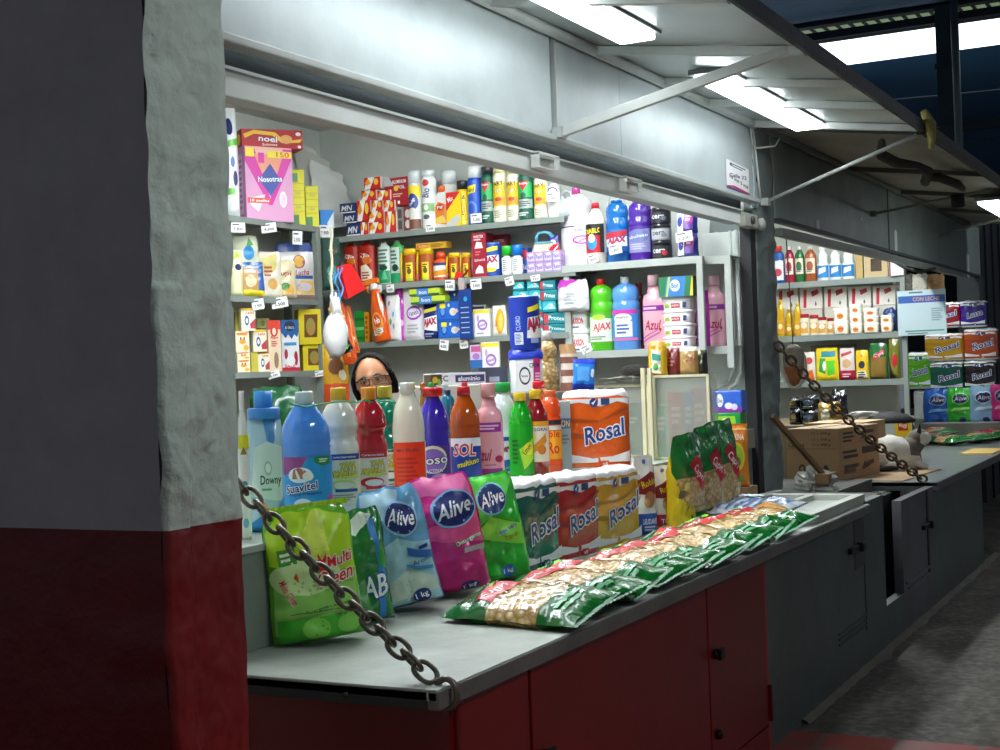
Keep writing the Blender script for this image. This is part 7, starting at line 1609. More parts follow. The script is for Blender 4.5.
XW = 12.0
def fz(u, v): return onX(u, v, XW).z
S1, S2, S3 = fz(838, 279.5), fz(840, 334), fz(850, 380)
t = thing('far_rack', 'grey three-shelf rack on the right wall of the far stall', 'shelf')
yF0, yF1 = 2.42, 3.72
for z in (S1, S2, S3):
    MB().box(XW, 12.34, yF0, yF1, z-.01, z, m_shelf).box(XW, XW+.015, yF0, yF1, z-.05, z-.009, m_shelf).obj('shelf', t)
for y in (yF0+.01, yF1-.02): MB().box(XW-.01, XW+.03, y-.02, y+.02, .8, 2.8, m_shelf).obj('post', t)
def q(l, r, top, z, xo=.02, base=None):
    x = XW+xo; a, b = yat(l, x, z+.1), yat(r, x, z+.1); y = (a+b)/2; zb = z if base is None else zat(x, y, base)
    return (a-b)*.96, zat(x, y, top)-zb, (x, y, zb)
def fb2(l, r, top, z, *a, **kw):
    w, h, loc = q(l, r, top, z, .08); nm, lab, grp, shp, body, cap, cw, ch, art, labz = a
    return at(bottle(nm, lab, 'bottle', grp, w, h, shp, body, cap, cw, ch, art, labz, seg=16, **kw), loc, GR)
fb2(773.5, 785, 246, S1, 'cleaner_bottle', 'blue bottle with white label and red cap, leftmost on the far top shelf', 'bottles on the far top shelf', 'square', '2a5aa4', 'd8402c', .6, .14, [('r', -.9, 0, .9, 1, 'eef0f2'), ('e', 0, .4, .6, .2, 'c83a5a')], (.1, .7))
for (l, r, c, q_) in ((785, 795, 'a81c3a', 'crimson'), (795, 805, '2a6a34', 'dark green'), (805, 817, 'a8562c', 'amber brown')):
    fb2(l, r, 246.5, S1, 'cleaner_bottle', '%s bottle with a cream label on the far top shelf' % q_, 'bottles on the far top shelf', 'grip', c, 'e9e4da', .45, .08, [('r', -.7, 0, .8, 1, 'ecdcc4'), ('e', 0, .5, .5, .3, c), ('lines', -.5, .6, .1, .3, 2, '4a4a6a')], (.25, .72))
for i, (l, r) in enumerate(((817, 829.5), (829.5, 842), (842, 855))):
    fb2(l, r, 247, S1, 'bleach_bottle', 'white bleach bottle with blue label, %s of three on the far top shelf' % ('left', 'middle', 'right')[i], 'white bleach bottles on the far top shelf', 'bell', 'eef2f2', 'eef2f2', .6, .1, [('r', -1, .1, 1, .9, '2f86cc'), ('p', [(-.6, .3), (.5, .5), (.5, .8), (-.5, .7)], 'eaf2f8')], (.05, .55))
w, h, loc = q(864, 888, 255, S1)
mb = MB(); W_ = mat('c9b184', .6, var=.15)
for b in ((-w/2, w/2, 0, .02, 0, .05), (-w/2, w/2, 0, .02, h-.03, h), (-w/2, -w/2+.05, 0, .02, .05, h-.03), (w/2-.05, w/2, 0, .02, .05, h-.03)): mb.box(*b, W_, .002)
mb.box(-w/2, w/2, .02, .03, 0, h, mat('4a3c2c', .7))
tag(at(mb.obj('picture_frame'), loc, GR), 'pale wooden frame standing on the far top shelf', 'frame')
w, h, loc = q(856, 863.5, 250, S1)
at(carton('wood_block', 'tan upright board beside the frame on the far top shelf', 'board', None, w, h, .05, 'b89a5c', None), loc, GR)
w, h, loc = q(890, 905, 258, S1)
at(carton('white_box', 'white box with a dark red side beside the frame', 'box', None, w, h, .1, 'e6e4e0', [('r', -1, 0, -.8, 1, '8a2430')]), loc, GR)
# roll cartons
RB_ = [('p', [(-.7, .05), (-.45, .05), (-.35, .9), (-.65, .9)], 'c02a3a'), ('p', [(.1, .55), (.7, .7), (.6, .9), (.0, .8)], 'b83040'), ('p', [(.3, .2), (.4, .1), (.5, .2), (.4, .35)], '5a5a5a')]
for i in range(5):
    l = 776+24.3*i; w, h, loc = q(l, l+23.5, 288-.6*i, S2, .14, base=309-1.3*i+1)
    at(carton('glass_carton', 'white carton with red bird-like marks, %s from the left on the far middle shelf' % ('first', 'second', 'third', 'fourth', 'fifth')[i], 'carton', 'white cartons with red marks', w, h, .18, 'e2dcd2', RB_, bev=.002), (loc[0]+.09, loc[1], loc[2]), GR)
    w2, h2, loc2 = q(l, l+23, 312-1.2*i, S2, .14)
    at(carton('plain_carton', 'plain pale carton under the red-marked ones, %s from the left' % ('first', 'second', 'third', 'fourth', 'fifth')[i], 'carton', 'plain pale cartons', w2, loc[2]-S2-.003, .18, 'c9c6b8', [('t', 'CASA', .2, .75, .5, .08, '3a3a3a')] if i % 2 else None), (loc2[0]+.09, loc2[1], S2), GR)
for i in range(3):
    fb2(777+8.5*i, 785+8.5*i, (300, 309, 303)[i], S2, 'oil_bottle', 'yellow cooking oil bottle, %s of three at the left of the far middle shelf' % ('left', 'middle', 'right')[i], 'oil bottles', 'grip', 'd8a818', 'e8c01c', .5, .08, [('r', -.8, .1, .8, .8, 'e0942a'), ('e', 0, .5, .5, .2, 'f4e4a0')], (.1, .5))
for i, (l, r, tp) in enumerate(((800, 809.5, 314), (809.5, 819, 315), (818, 827, 317), (827, 834, 318))):
    fb2(l, r, tp, S2, 'condiment_jar', 'cream jar with red lid, %s from the left on the far middle shelf' % ('first', 'second', 'third', 'fourth')[i], 'cream jars with red lids', 'jar', 'ece2c8', 'b81c24', .95, .16, [('r', -.8, .1, .8, .8, 'e8a848'), ('e', 0, .6, .6, .2, 'f0ead8')], (.05, .9), capshape='over', coat=False)
k_ = 0
for (l, r, rows) in ((834, 849.5, ((333, 321), (320.5, 308.5))), (850, 863, ((333, 323.5), (323.3, 314), (313.8, 304.5))), (863.5, 879.5, ((331.5, 323), (322.8, 316), (315.8, 308.5))), (880.5, 893.5, ((330.5, 323), (322.8, 315.5)))):
    for j, (b, tp) in enumerate(rows):
        w, h, loc = q(l, r, tp, S2, .03, base=None if j == 0 else b); zt_ = loc[2]+h
        if j: loc = (loc[0], loc[1], zp)
        at(tub('margarine_tub', 'cream margarine tub with orange print in the %s column, %s from the shelf' % (('first', 'second', 'third', 'fourth')[k_], ('first', 'second', 'third')[j]), 'tub', 'stacked margarine tubs on the far middle shelf', w, (zt_-loc[2])/.95, 'efe6d2', 'f4f0e6', [('e', 0, .45, .5, .28, 'e8923a'), ('t', 'rama', 0, .45, .7, .2, 'b8342a')], d=w*.8), loc, GR); zp = zt_
    k_ += 1
w, h, loc = q(884, 896, 305, S2, .16)
at(bag('blue_bag', 'navy blue bag behind the last column of margarine tubs', 'bag', None, w*1.3, h, .08, '2a3f7a', [('e', .2, .6, .5, .1, '8aa0d0')], 'gable', 160, .01), loc, GR)
# bags on the third shelf
def fbag2(l, r, tp, nm, lab, col, art, kind='stand', seed=1, d=.07, z=S3):
    w, h, loc = q(l, r, tp, z); return at(bag(nm, lab, 'bag', None, w, h, d, col, art, kind, seed, .005, nt=16), loc, GR)
fbag2(804, 816, 352, 'snack_bag', 'white, red and orange snack bag beside the straw hat', 'e4dcd2', [('e', 0, .7, .6, .12, 'c8402a'), ('p', [(-.9, .05), (.9, .05), (.6, .4), (-.6, .3)], 'e8742a')], seed=161)
fbag2(815.5, 839.5, 348, 'soup_bag', 'bright yellow bag with green and teal print on the far third shelf', 'ecd21c', [('r', -.5, .72, .8, .9, '2a8a9a'), ('p', [(-.7, .3), (-.1, .2), (-.1, .68), (-.6, .7)], '3aa04a'), ('p', [(.1, .15), (.7, .2), (.7, .62), (.0, .6)], '5ad02a'), ('e', -.2, .45, .15, .15, 'f4f8f0')], seed=162)
fbag2(839.5, 855.5, 348, 'cookie_bag', 'white bag with cookie picture and a crimson foot', 'e6ddd6', [('p', [(-.8, .82), (.6, .92), (.7, .84), (-.7, .72)], 'c83a3c'), ('e', 0, .52, .6, .14, 'd8a878'), ('r', -1, 0, 1, .3, 'b8183c'), ('lines', -.6, .6, .08, .22, 2, 'f0d8e0')], seed=163)
fbag2(855.5, 869.5, 350, 'coffee_bag', 'yellow bag with a dark round mark and striped foot', 'f0c41c', [('e', 0, .5, .5, .13, '1c2030'), ('e', 0, .8, .2, .05, 'c8781c'), ('p', [(-.8, .05), (.8, .05), (.6, .3), (-.6, .3)], 'e8e0c8'), ('lines', -.6, .6, .05, .28, 3, '2a2a2a')], seed=164)
fbag2(869.5, 889, 343, 'pasta_bag', 'green-topped bag of lentils with a red script band', '1d6a2c', [('p', [(-.9, .08), (.8, .02), (.8, .62), (-.8, .6)], '8a6a2c'), ('p', [(-.8, .6), (.6, .85), (.7, .72), (-.7, .5)], 'c81c30'), ('t', 'Capri', 0, .67, 1.1, .12, 'f0e8e8', None, 16)], seed=165)
fbag2(889, 901, 338, 'pasta_bag', 'olive packet with a red mark at the right end of the far third shelf', '7a7a20', [('e', .1, .45, .5, .16, 'c8202c'), ('p', [(-.9, 0), (.2, 0), (-.9, .4)], '1a1c1a')], seed=166)
w, h, loc = q(812, 857, 345, S3, .2)
at(carton('brown_carton', 'brown carton behind the bags on the far third shelf', 'carton', None, w, h, .1, '8d7a5c'), loc, GR)
# crown of a straw hat hanging by the post
x, y = 8.7, 2.50; yy = yat(794, x, 1.5); z0 = zat(x, yy, 387); z1 = zat(x, yy, 346); r = 11.5*depth((x, yy, z0))/FPX
mb = MB(); mb.lathe([(r*.25, -(z1-z0)*.5), (r*.6, -(z1-z0)*.3), (r*.95, 0), (r*1.0, (z1-z0)*.2), (r*.85, (z1-z0)*.42), (r*.4, (z1-z0)*.5)], lambda z: mat('9a5c38', .8, bump=.5, bscale=60) if z < .02 else mat('8a8074', .7, bump=.4, bscale=60), 24, 1, .5)
t = thing('straw_hat', 'brown straw hat hanging behind the chain by the concrete post', 'hat', None, (x, yy, (z0+z1)/2)); mb.obj('crown', t, rot=GR)
MB().tube([(0, 0, r), (0, .02, 2.30-(z0+z1)/2)], .004, mat('6a5a48', .7), 5).obj('cord', t)
MB().tube([(0, r*1.0*cos(a), (z1-z0)*.5*sin(a)) for a in [2*pi*i/24 for i in range(24)]], .012, mat('c9bfae', .7), 8, closed=True).obj('brim', t)
# dark bags, cables under the third shelf, on the boxes
def blob(nm, lab, cat, l, r, b, tp, x, col, seed, art=None, d=.14):
    a_, b_ = yat(l, x, 1.1), yat(r, x, 1.1); y = (a_+b_)/2; zb = zat(x, y, b)
    o = at(bag(nm, lab, cat, 'dark packets on the far ledge', a_-b_, zat(x, y, tp)-zb, d, col, art, 'gable', seed, .02), (x, y, zb), GR); return o
XL = 10.4
zl = zat(XL, yat(830, XL, 1), 424)
tag(MB().box(10.2, 11.6, 2.62, 3.6, 0, zl, mat('7a6a52', .7), .005).obj('storage_crate'), 'wide brown crate inside the far stall behind the cartons', 'crate')
for i, (l, r, tp, b) in enumerate(((790, 801, 408, 424), (801, 820, 409, 424), (790, 801, 397, 409), (801, 820, 395, 410))):
    blob('dark_packet', 'dark packet with gold print, %s of the four in the far stall' % ('lower left', 'lower right', 'upper left', 'upper right')[i], 'packet', l, r, b, tp, XL+.02*i, '1b1d24', 170+i, [('e', 0, .5, .6, .18, '8a7a3a' if i % 2 == 0 else '4a5468'), ('lines', -.6, .6, .1, .3, 2, '8a8a78')])
blob('nut_bag', 'gold and white printed bag behind the far chain', 'bag', 818, 842, 424, 402, XL-.1, 'b08a3c', 175, [('e', -.2, .4, .4, .3, 'e8e0c8'), ('e', .4, .5, .3, .2, '5a4424'), ('e', .2, .2, .2, .1, 'd8d040')])
blob('dark_packet', 'black pointed packet rising behind the gold bag', 'packet', 832, 848, 424, 390, XL+.2, '16161a', 176)
mb = MB()
for i in range(5):
    yc = yat(858+3*i, XL, 1.2); mb.tube([(XL+.05*sin(i+a), yc+.09*cos(a), zl+.045+.04*sin(a)) for a in [2*pi*k/14 for k in range(14)]], .006, mat('c9c6c0', .5), 6, closed=True)
tag(mb.obj('cable_coil'), 'tangled pale cable coil on the crate inside the far stall', 'cable')
y_ = yat(889, XL, 1.2); mb = MB(); mb.lathe([(.16, 0), (.17, .02), (.12, .06), (.03, .085)], mat('17181c', .7, bump=.5, bscale=30), 20, .6, 1.1)
tag(mb.obj('dark_cloth', loc=(XL, y_, zl)), 'black folded cloth on the crate right of the cable coil', 'cloth')

# cardboard boxes on the far flap
CB = mat('b08a62', .7, bump=.15, bscale=30, var=.12); CB2 = mat('a5825e', .7, var=.12); TP = mat('c2a37c', .45)
def cardbox(loc, w, d, h, phi, lab, art=None, sart=None):
    mb = MB(); mb.box(0, w, 0, d, 0, h*.995, dict(front=CB, side=CB2, top=mat('c9aa84', .7)), .004)
    mb.box(.0, w, d*.5-.002, d*.5+.002, h*.994, h+.001, mat('5a4630', .8)); mb.box(-.001, 0, d*.0+.002, d, h*.60, h*.612, mat('7a5f42', .8))
    if art: mb.art(art, w, h, lambda x, y, o: (x+w/2, -o, y), base=.0006)
    if sart: mb.art(sart, d, h, lambda x, y, o: (-o, d/2-x, y), base=.0006)
    return tag(at(mb.obj('cardboard_box'), loc, phi), lab, 'cardboard box')
K = '3a2c20'
p = onZ(836, 476, ZG+.008)
tag(MB().box(0, .98, -.05, .5, 0, .006, mat('a98c66', .8), .001).obj('cardboard_sheet', loc=(8.84, 1.88, ZG+.001), rot=R(-3)), 'flat cardboard sheet under the box and the cat', 'cardboard')
cardbox((8.80, 2.21, ZG+.008), .66, .36, .33, R(-9), 'brown cardboard box with printed lines at the front of the far flap', [('lines', -.8, -.2, .7, .92, 3, K), ('lines', .1, .8, .72, .92, 2, K), ('r', -.85, .50, -.15, .55, K), ('r', -.8, .40, -.1, .46, K), ('r', .1, .45, .8, .58, K), ('lines', -.8, .0, .08, .3, 2, K), ('t', 'arroz', -.5, .20, .6, .12, K), ('t', 'diana', .4, .25, .6, .14, K, None, 10)],
        [('t', '12 x 500 g', .35, .90, .7, .06, K), ('t', '12 x 500 g', .35, .78, .7, .06, K), ('t', '12 x 400 g', .35, .68, .7, .06, K), ('t', 'Casadiel', -.6, .68, .6, .09, K), ('e', -.4, .22, .12, .09, K), ('e', -.4, .22, .07, .05, 'a5825e'), ('e', .1, .22, .12, .09, K), ('e', .5, .22, .1, .08, K)])
cardbox((9.62, 2.24, ZG+.008), .5, .42, .33, R(-4), 'second brown cardboard box behind the printed one')
# small yellow-topped carton
x_ = 10.7; a_, b_ = yat(897, x_, .95), yat(913, x_, .95)
at(carton('stock_carton', 'cream carton with yellow top and red label beyond the cardboard boxes', 'carton', None, a_-b_, zat(x_, (a_+b_)/2, 416)-ZG, .12, 'e2d8b8', [('r', -1, .55, 1, 1, 'edc62a'), ('r', -.6, .68, .6, .9, 'c8382a'), ('t', 'Maggi', 0, .79, 1.0, .12, 'f4e8c0'), ('lines', -.6, .6, .15, .4, 3, 'a89a78')]), (x_, (a_+b_)/2, ZG), GR)
x_ = 11.0; a_, b_ = yat(900, x_, 1.0), yat(928, x_, 1.0)
# ---------------- stack of packs at the far right
XP = 13.7; ZP = .93
tag(MB().box(XP-.02, XP+.9, 1.85, 2.95, ZG+.001, ZP, mat('8a8d86', .6, var=.1), .01).obj('display_step'), 'grey step carrying the stacked toilet rolls of the far stall', 'stand')
def pk(l, r, b, tp, xo=0.0):
    x = XP+.1+xo; a_, b_ = yat(l, x, 1.3), yat(r, x, 1.3); y = (a_+b_)/2; zb = zat(x, y, b); return a_-b_, zat(x, y, tp)-zb, (x+.1, y, zb)
g = 'toilet roll packs stacked in the far stall'
for (l, r, b, tp, col, lab, kw) in [(929, 962.5, 328, 303, 'b3122c', 'red toilet roll pack at the top left of the far stack', {}), (962, 988, 327, 301, '3a1f9a', 'violet pack with white script at the top right of the far stack', dict(word='Lussa')),
        (925, 964.5, 361, 334, 'e0a81c', 'yellow toilet roll pack in the second row of the far stack', {}), (964.5, 998, 360, 329, 'c8501a', 'orange toilet roll pack in the second row of the far stack', {}),
        (929, 963.5, 391, 362, '1a6a5c', 'teal toilet roll pack in the third row of the far stack', {}), (963.5, 995, 389, 361, '2e1c28', 'dark brown toilet roll pack in the third row of the far stack', {}),
        (906, 931, 389, 353, '6ac81c', 'lime green and violet pack at the left of the third row', dict(word='Lavanda'))]:
    w, h, loc = pk(l, r, b, tp)
    o = rollpack('toilet_roll_pack', lab, 'toilet paper', g, w*.99, h, .2, col, 2, seed=l, **kw); at(o, loc, GR)
w, h, loc = pk(913, 929, 424, 391, .02)
at(rollpack('toilet_roll_pack', 'plain white pack under the lime green one', 'toilet paper', g, w*1.1, loc[2]+h-ZP, .2, 'e4e6e4', 2, art=[]), (loc[0], loc[1], ZP), GR)
w, h, loc = pk(931, 998, 424, 391, .05)
tag(MB().box(-.12, .12, -w/2, w/2, 0, loc[2]+h-ZP-.002, mat('c9cac4', .6), .01).obj('support_box', loc=(loc[0]+.05, loc[1], ZP)), 'white box hidden behind the row of far detergent bags', 'box')
for i, (l, r, b, tp, col, c2, lab) in enumerate([(922, 952, 425, 389, '1a5fc4', '7ab8ec', 'royal blue bag at the left of the far detergent row'), (945, 974, 423, 388, '2fb82e', '9ae86a', 'green bag second in the far detergent row'), (968, 998, 423, 386, '8fb8dc', 'd8ecf8', 'pale blue bag third in the far detergent row'), (989, 1014, 422, 384, 'd82a8a', 'f08ac0', 'pink bag cut by the right edge of the photo')]):
    w, h, loc = pk(l, r, b, tp, -.16-.02*i)
    at(bag('detergent_bag', lab, 'detergent bag', 'detergent bags in a row in the far stall', w, h, .12, col, [('e', .05, .70, .62, .17, c2), ('e', .05, .70, .55, .14, '14246a'), ('t', 'Alive', .1, .70, .9, .12, 'f4f8fc', None, 4, .15), ('p', [(-.6, .35), (.7, .4), (.7, .46), (-.4, .44)], c2), ('e', .2, .1, .25, .07, '14246a')], 'gable', 180+i, .012), (loc[0]-.1, loc[1], max(loc[2], ZG)), GR)
tag(MB().box(XP-.36, XP-.03, 1.75, 2.58, ZG+.001, ZP-.03, mat('7d807a', .6), .01).obj('display_step'), 'low grey step under the far detergent bags', 'stand')
# lying pasta in front
for i in range(6):
    x = 11.55+.19*i*.0+.02*i; u = (912, 934, 956, 978, 998, 944)[i]; v = (437, 438, 439, 437, 433, 431)[i]
    p = onZ(u, v, ZG+.06+.03*(i == 5)); rnd = random.Random(i)
    o = bag('pasta_bag', 'lying pasta bag %s on the far flap' % ('at the left end of the row', 'second from the left', 'in the middle of the row', 'second from the right', 'at the right edge of the photo', 'on top of the others')[i], 'pasta bag', 'pasta bags lying on the far flap', .24, .42, .08, '16702c', [('p', [(-.7, .66), (.7, .62), (.7, .8), (-.6, .82)], 'c01a28'), ('t', 'Capri', 0, .73, 1.0, .1, 'f4ecec')], 'pillow', 190+i, .012, bands=[(.27, .66, PAS)], crimp='a8b8ac', ns=10, nt=16)
    o.location = (min(p.x, 13.05), p.y-.05, p.z-.015); o.rotation_euler = (Matrix.Rotation(R(-60+rnd.uniform(-10, 10)), 3, 'Z') @ Matrix.Rotation(R(-6), 3, 'Y') @ Matrix.Rotation(R(-90), 3, 'X')).to_euler()
p = onZ(975, 431, ZG+.1)
o = bag('red_bag', 'red bag lying behind the far pasta bags', 'bag', None, .22, .5, .06, 'b01c24', None, 'pillow', 197, .01); o.location = (13.1, 2.0, ZG+.06); o.rotation_euler = (Matrix.Rotation(R(-88), 3, 'Z') @ Matrix.Rotation(R(-90), 3, 'X')).to_euler()
tag(MB().box(11.3, 11.9, 1.66, 1.9, ZG+.001, ZG+.012, mat('d8b86a', .6), .001).obj('flat_packet'), 'flat yellow packet lying at the front of the far flap', 'packet')
# blue-white sheet hanging at the right of the far rack
xs_ = 11.95; a_, b_ = yat(898.5, xs_, 1.7), yat(947, xs_, 1.7); y = (a_+b_)/2; zb = zat(xs_, y, 335); h = zat(xs_, y, 290)-zb; w = a_-b_
mb = MB(); mb.box(-w/2, w/2, -.006, .006, 0, h, mat('b9cdd2', .5, bump=.2, bscale=12), .002)
mb.art([('r', -.95, .72, .98, .88, '2f5ea8'), ('t', 'CON LECHE', .2, .80, 1.1, .09, 'd8a05a'), ('lines', -.5, .3, .92, .98, 1, '4a6a7a'), ('r', -.7, .08, .9, .11, '4a8a6a'), ('lines', .4, .9, .3, .6, 6, '8aa0a8'), ('lines', -.6, .6, .02, .06, 1, '5a7a7a')], w, h, lambda x, y, o: (x, -.006-o, y), base=.0006)
tag(at(mb.obj('plastic_sack'), (xs_, y, zb), GR), 'large pale blue printed sack beside the far rack', 'sack')
for i, (u, c, lab) in enumerate(((906, '5a564e', 'grey net of goods above the pale blue sack'), (920, 'b9b4a4', 'white net bag above the pale blue sack'), (936, 'a8845c', 'brown net bag above the pale blue sack'))):
    yy = yat(u, xs_+.1, 2.1); z0 = zat(xs_+.1, yy, 292); h_ = zat(xs_+.1, yy, 274)-z0
    at(bag('net_bag', lab, 'bag', 'net bags above the pale blue sack', .14, h_, .1, c, None, 'gable', 200+i, .012, m=mat(c, .7, bump=.9, bscale=50)), (xs_+.1, yy, z0), GR)
mb = MB(); mb.tube([(xs_, yat(905, xs_, 2.2)+.15, zat(xs_, 2.4, 255)), (xs_, yat(905, xs_, 2.2), zat(xs_, 2.4, 268)), (xs_, yat(920, xs_, 2.2), zat(xs_, 2.4, 273)), (xs_, yat(936, xs_, 2.2), zat(xs_, 2.4, 270))], .012, mat('1c1c1e', .5), 8)
tag(mb.obj('black_cable'), 'black cable sagging above the net bags in the far stall', 'cable')
# paper scraps on the far upper panel
for (u, v, w, h, lab) in ((818, 224, .06, .06, 'small pale paper scrap on the dark upper panel near the post'), (896, 242, .10, .20, 'pointed white paper strip on the dark upper panel'), (968, 265, .16, .24, 'pale poster low on the dark panel at the right'), (862, 219, .03, .03, 'tiny paper scrap high on the dark upper panel')):
    p = onY(u, v, 2.296); mb = MB(); mb.add([(-w/2, 0, -h/2), (w/2, 0, -h/2), (w/2, 0, h*.4), (0, 0, h/2), (-w/2, 0, h*.35), (-w/2, .002, -h/2), (w/2, .002, -h/2), (w/2, .002, h*.4), (0, .002, h/2), (-w/2, .002, h*.35)], [(0, 1, 2, 3, 4), (9, 8, 7, 6, 5), (0, 5, 6, 1), (1, 6, 7, 2), (2, 7, 8, 3), (3, 8, 9, 4), (4, 9, 5, 0)], mat('f0f3ea', .6))
    tag(mb.obj('paper_scrap', loc=p), lab, 'paper')

# ---------------- cat loafing on the cardboard, seen from behind its left side
def cat():
    p = onZ(910, 470, ZG+.008); x, y = p.x+.02, p.y+.10; s = depth((x, y, ZG))/FPX
    t = thing('cat', 'white cat with dark ears and a grey neck patch crouching on cardboard', 'cat', None, (x, y, ZG+.008), R(-58))
    Wh = mat('dcd8cc', .85, bump=.5, bscale=70, var=.06); Gy = mat('6b655c', .85, bump=.5, bscale=70); Bk = mat('211e1e', .8, bump=.4, bscale=70)
    mb = MB(); n = 40; m = 36
    L = 58*s; H = 35*s
    # loft of ellipses from rump (-x) to chest (+x)
    prof = [(-.5, .02, .10), (-.46, .45, .22), (-.38, .72, .31), (-.25, .93, .37), (-.08, 1.0, .40), (.08, .93, .38), (.2, .84, .33), (.3, .80, .27), (.37, .80, .21), (.43, .5, .13), (.46, .05, .02)]
    vs_ = []; fs = []; ml = []
    def ip(u):
        for a, b in zip(prof, prof[1:]):
            if a[0] <= u <= b[0]:
                k = (u-a[0])/(b[0]-a[0]); k = k*k*(3-2*k); return a[1]+(b[1]-a[1])*k, a[2]+(b[2]-a[2])*k
        return prof[-1][1:]
    for j in range(m+1):
        u = -.5+.96*j/m; hh, ww = ip(u)
        for i in range(n):
            a = 2*pi*i/n; X = u*L; Y = ww*L*.72*sin(a); Zz = hh*H*.5*(1-cos(a))
            k = 1+.05*nz(X, Y, Zz, 20)
            # haunch bulge
            Y *= 1+.18*math.exp(-((u+.22)/.13)**2)*max(0, 1-Zz/(H*.7))
            if Zz < .004: Zz = 0
            vs_.append((X*k, Y*k, Zz*(1+.04*nz(X, Y, 3, 25))))
    for j in range(m):
        u = -.5+.96*(j+.5)/m
        for i in range(n):
            fs.append((j*n+i, j*n+(i+1) % n, (j+1)*n+(i+1) % n, (j+1)*n+i)); a = 2*pi*(i+.5)/n
            ml.append(Gy if (u > .19 and abs(a-pi) < 1.5) else Wh)
    mb.add(vs_, fs, ml, True)
    # head and neck
    hc = Vector((L*.43, 0, H*.88)); r = H*.29
    hv = []; hf = []; hm = []
    for j in range(19):
        ph = pi*j/18
        for i in range(28):
            a = 2*pi*i/28; v = Vector((cos(a)*sin(ph), sin(a)*sin(ph), cos(ph)))
            k = 1+.16*max(0, v.x)**3*(1 if v.z < .3 else .4)
            hv.append(tuple(hc+Vector((v.x*r*1.05*k, v.y*r*1.05, v.z*r*.92))))
    for j in range(18):
        for i in range(28):
            hf.append((j*28+i, (j+1)*28+i, (j+1)*28+(i+1) % 28, j*28+(i+1) % 28)); hm.append(Gy if (8 < i < 20 or j < 5) else Wh)
    mb.add(hv, hf, hm, True)
    mb.tube([(L*.22, 0, H*.50), (L*.33, 0, H*.68), (L*.42, 0, H*.82)], [r*1.15, r*1.0, r*.85], Gy, 18)
    for sx in (-1, 1):   # front paws tucked, hind paw
        mb.tube([(L*.30, sx*L*.09, H*.25), (L*.44, sx*L*.07, H*.08), (L*.53, sx*L*.065, H*.05)], [.035, .026, .022], Wh, 12)
        mb.tube([(-L*.20, sx*L*.22, H*.25), (-L*.12, sx*L*.26, H*.07), (L*.02, sx*L*.26, H*.05)], [.05, .03, .022], Wh, 12)
    mb.obj('body', t)
    for sx in (-1, 1):
        e = MB(); b = hc+Vector((-.01, sx*r*.62, r*.62)); tip = b+Vector((-.004, sx*r*.42, r*.95))
        o_ = [b+Vector((.0, -sx*r*.42, r*.18)), b+Vector((r*.25, 0, 0)), b+Vector((0, sx*r*.40, -r*.22)), b+Vector((-r*.28, 0, 0))]
        e.add([tuple(v) for v in o_+[tip]], [(0, 1, 4), (1, 2, 4), (2, 3, 4), (3, 0, 4), (3, 2, 1, 0)], Bk); e.obj('ear', t)
        e = MB(); c = hc+Vector((r*.93, sx*r*.40, r*.12)); e.lathe([(.001, -.008), (.008, 0), (.001, .008)], mat('a8b83a', .2), 12, T=Matrix.Translation(c)); e.obj('eye', t)
    e = MB(); e.lathe([(.001, -.006), (.008, 0), (.001, .005)], mat('c88a80', .5), 10, T=Matrix.Translation(hc+Vector((r*1.2, 0, -r*.12)))); e.obj('nose', t)
    e = MB(); e.tube([(-L*.44, -L*.02, H*.12), (-L*.50, -L*.14, .022), (-L*.40, -L*.27, .02), (-L*.22, -L*.33, .02), (-L*.08, -L*.34, .02)], [.022, .021, .02, .018, .012], Bk, 12); e.obj('tail', t)
    return t
cat()
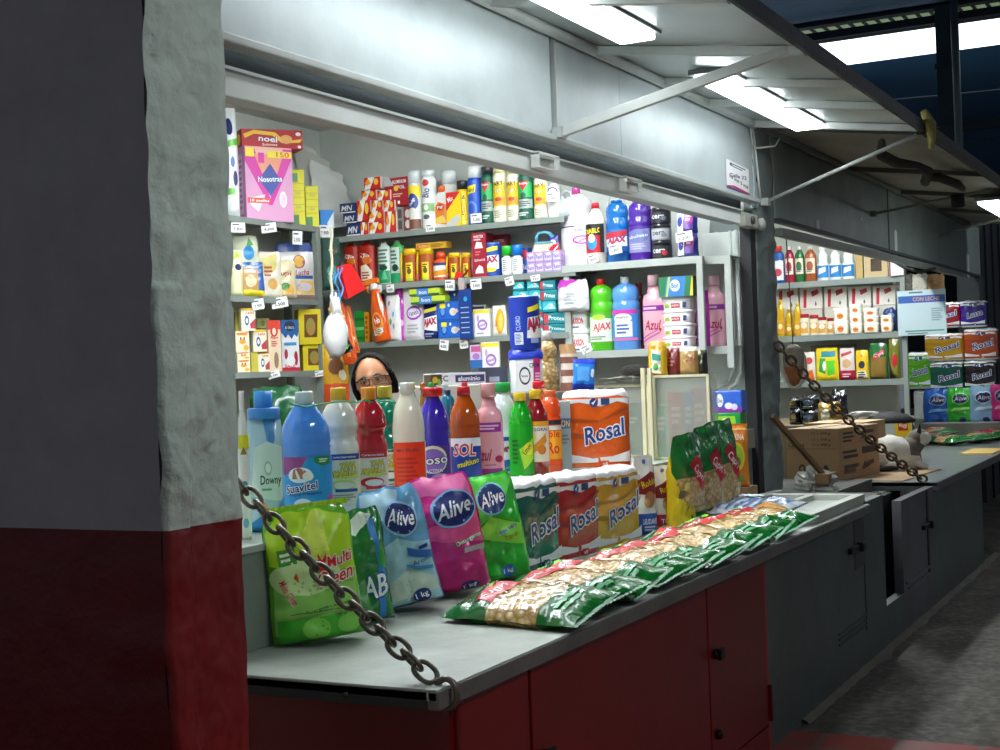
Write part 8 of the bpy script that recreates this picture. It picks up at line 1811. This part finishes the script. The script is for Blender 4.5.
# clear crumpled plastic and a chain end on the concrete between the stalls
mb = MB(); rnd = random.Random(3); vs_ = []; n = 22; m = 12
for j in range(m+1):
    ph = pi*.5*j/m
    for i in range(n):
        a = 2*pi*i/n; k = 1+.5*nz(cos(a), sin(a), ph, 2.5)+.25*nz(cos(a)*3, sin(a)*3, ph*3, 2)
        vs_.append((.17*cos(a)*sin(ph)*k+.0, .11*sin(a)*sin(ph)*k, .10*cos(ph)*k))
mb.add(vs_, [(j*n+i, (j+1)*n+i, (j+1)*n+(i+1) % n, j*n+(i+1) % n) for j in range(m) for i in range(n)], mat('b3b3a8', .3, coat=.6, bump=.6, bscale=30), False)
p = onZ(800, 487, ZG)
tag(mb.obj('plastic_bag', loc=(8.10, 2.18, ZF-.018), rot=R(30)), 'crumpled grey plastic bag on the concrete between the two stalls', 'bag')
mb = MB()
for i in range(4): mb.tube([(7.72+.03*i+.02*cos(a), 2.10+.01*i, ZF+.02+.022*sin(a)) for a in [2*pi*k/12 for k in range(12)]], .006, mat('9a9a94', .4, metal=.6), 6, closed=True)
tag(mb.obj('chain_end'), 'loose grey chain end by the foot of the concrete post', 'chain')
for i, (x, y, w) in enumerate(((7.22, 2.2, .12), (7.40, 2.22, .16))):
    tag(MB().box(x, x+w, y, y+.05, ZF+.001, ZF+.018, mat('d8dad4', .5), .002).obj('white_batten'), 'short white batten lying behind the board, %s one' % ('left', 'right')[i], 'batten')
struct(MB().box(7.03, 7.63, 1.70, 2.30, ZF-.12, ZF, mat('55554f', .8, bump=.6, bscale=18, var=.3)).obj('trim_11'))
chain(onY(776, 343, 2.27), (8.84, 1.70, ZG+.01), .06, .075, 'rusty chain from the concrete post to the corner of the far flap', .0075, '7a6248')
mb = MB(); a = onY(772, 416, 2.26); b = onY(826, 478, 2.1)
mb.bar(a, b, .025, .025, mat('7a5a3c', .7)); mb.box(-.09, .09, -.04, .04, -.03, .03, mat('8a6a48', .7), .004, T=Matrix.Translation(b))
tag(mb.obj('wooden_stay'), 'thin wooden stay slanting down from the post in front of the cardboard box', 'stay')
# goods on the ground beyond, at the right edge
mb = MB()
for i in range(5): mb.tube([(12.9+.25*i, 1.55, .02), (12.9+.25*i, 1.5, .62)], .012, mat('6b685c', .6), 6)
mb.tube([(12.8, 1.5, .62), (14.1, 1.5, .62)], .012, mat('6b685c', .6), 6); mb.tube([(12.8, 1.53, .3), (14.1, 1.53, .3)], .012, mat('6b685c', .6), 6)
tag(mb.obj('wire_rack'), 'dull wire rack standing on the floor below the end of the far flap', 'rack')
tag(MB().lathe([(.14, 0), (.2, .02), (.16, .14), (.05, .22)], mat('4a4740', .8, bump=.6, bscale=20), 16).obj('sack', loc=(13.9, 1.25, 0)), 'low grey sack on the floor beyond the far flap', 'sack')
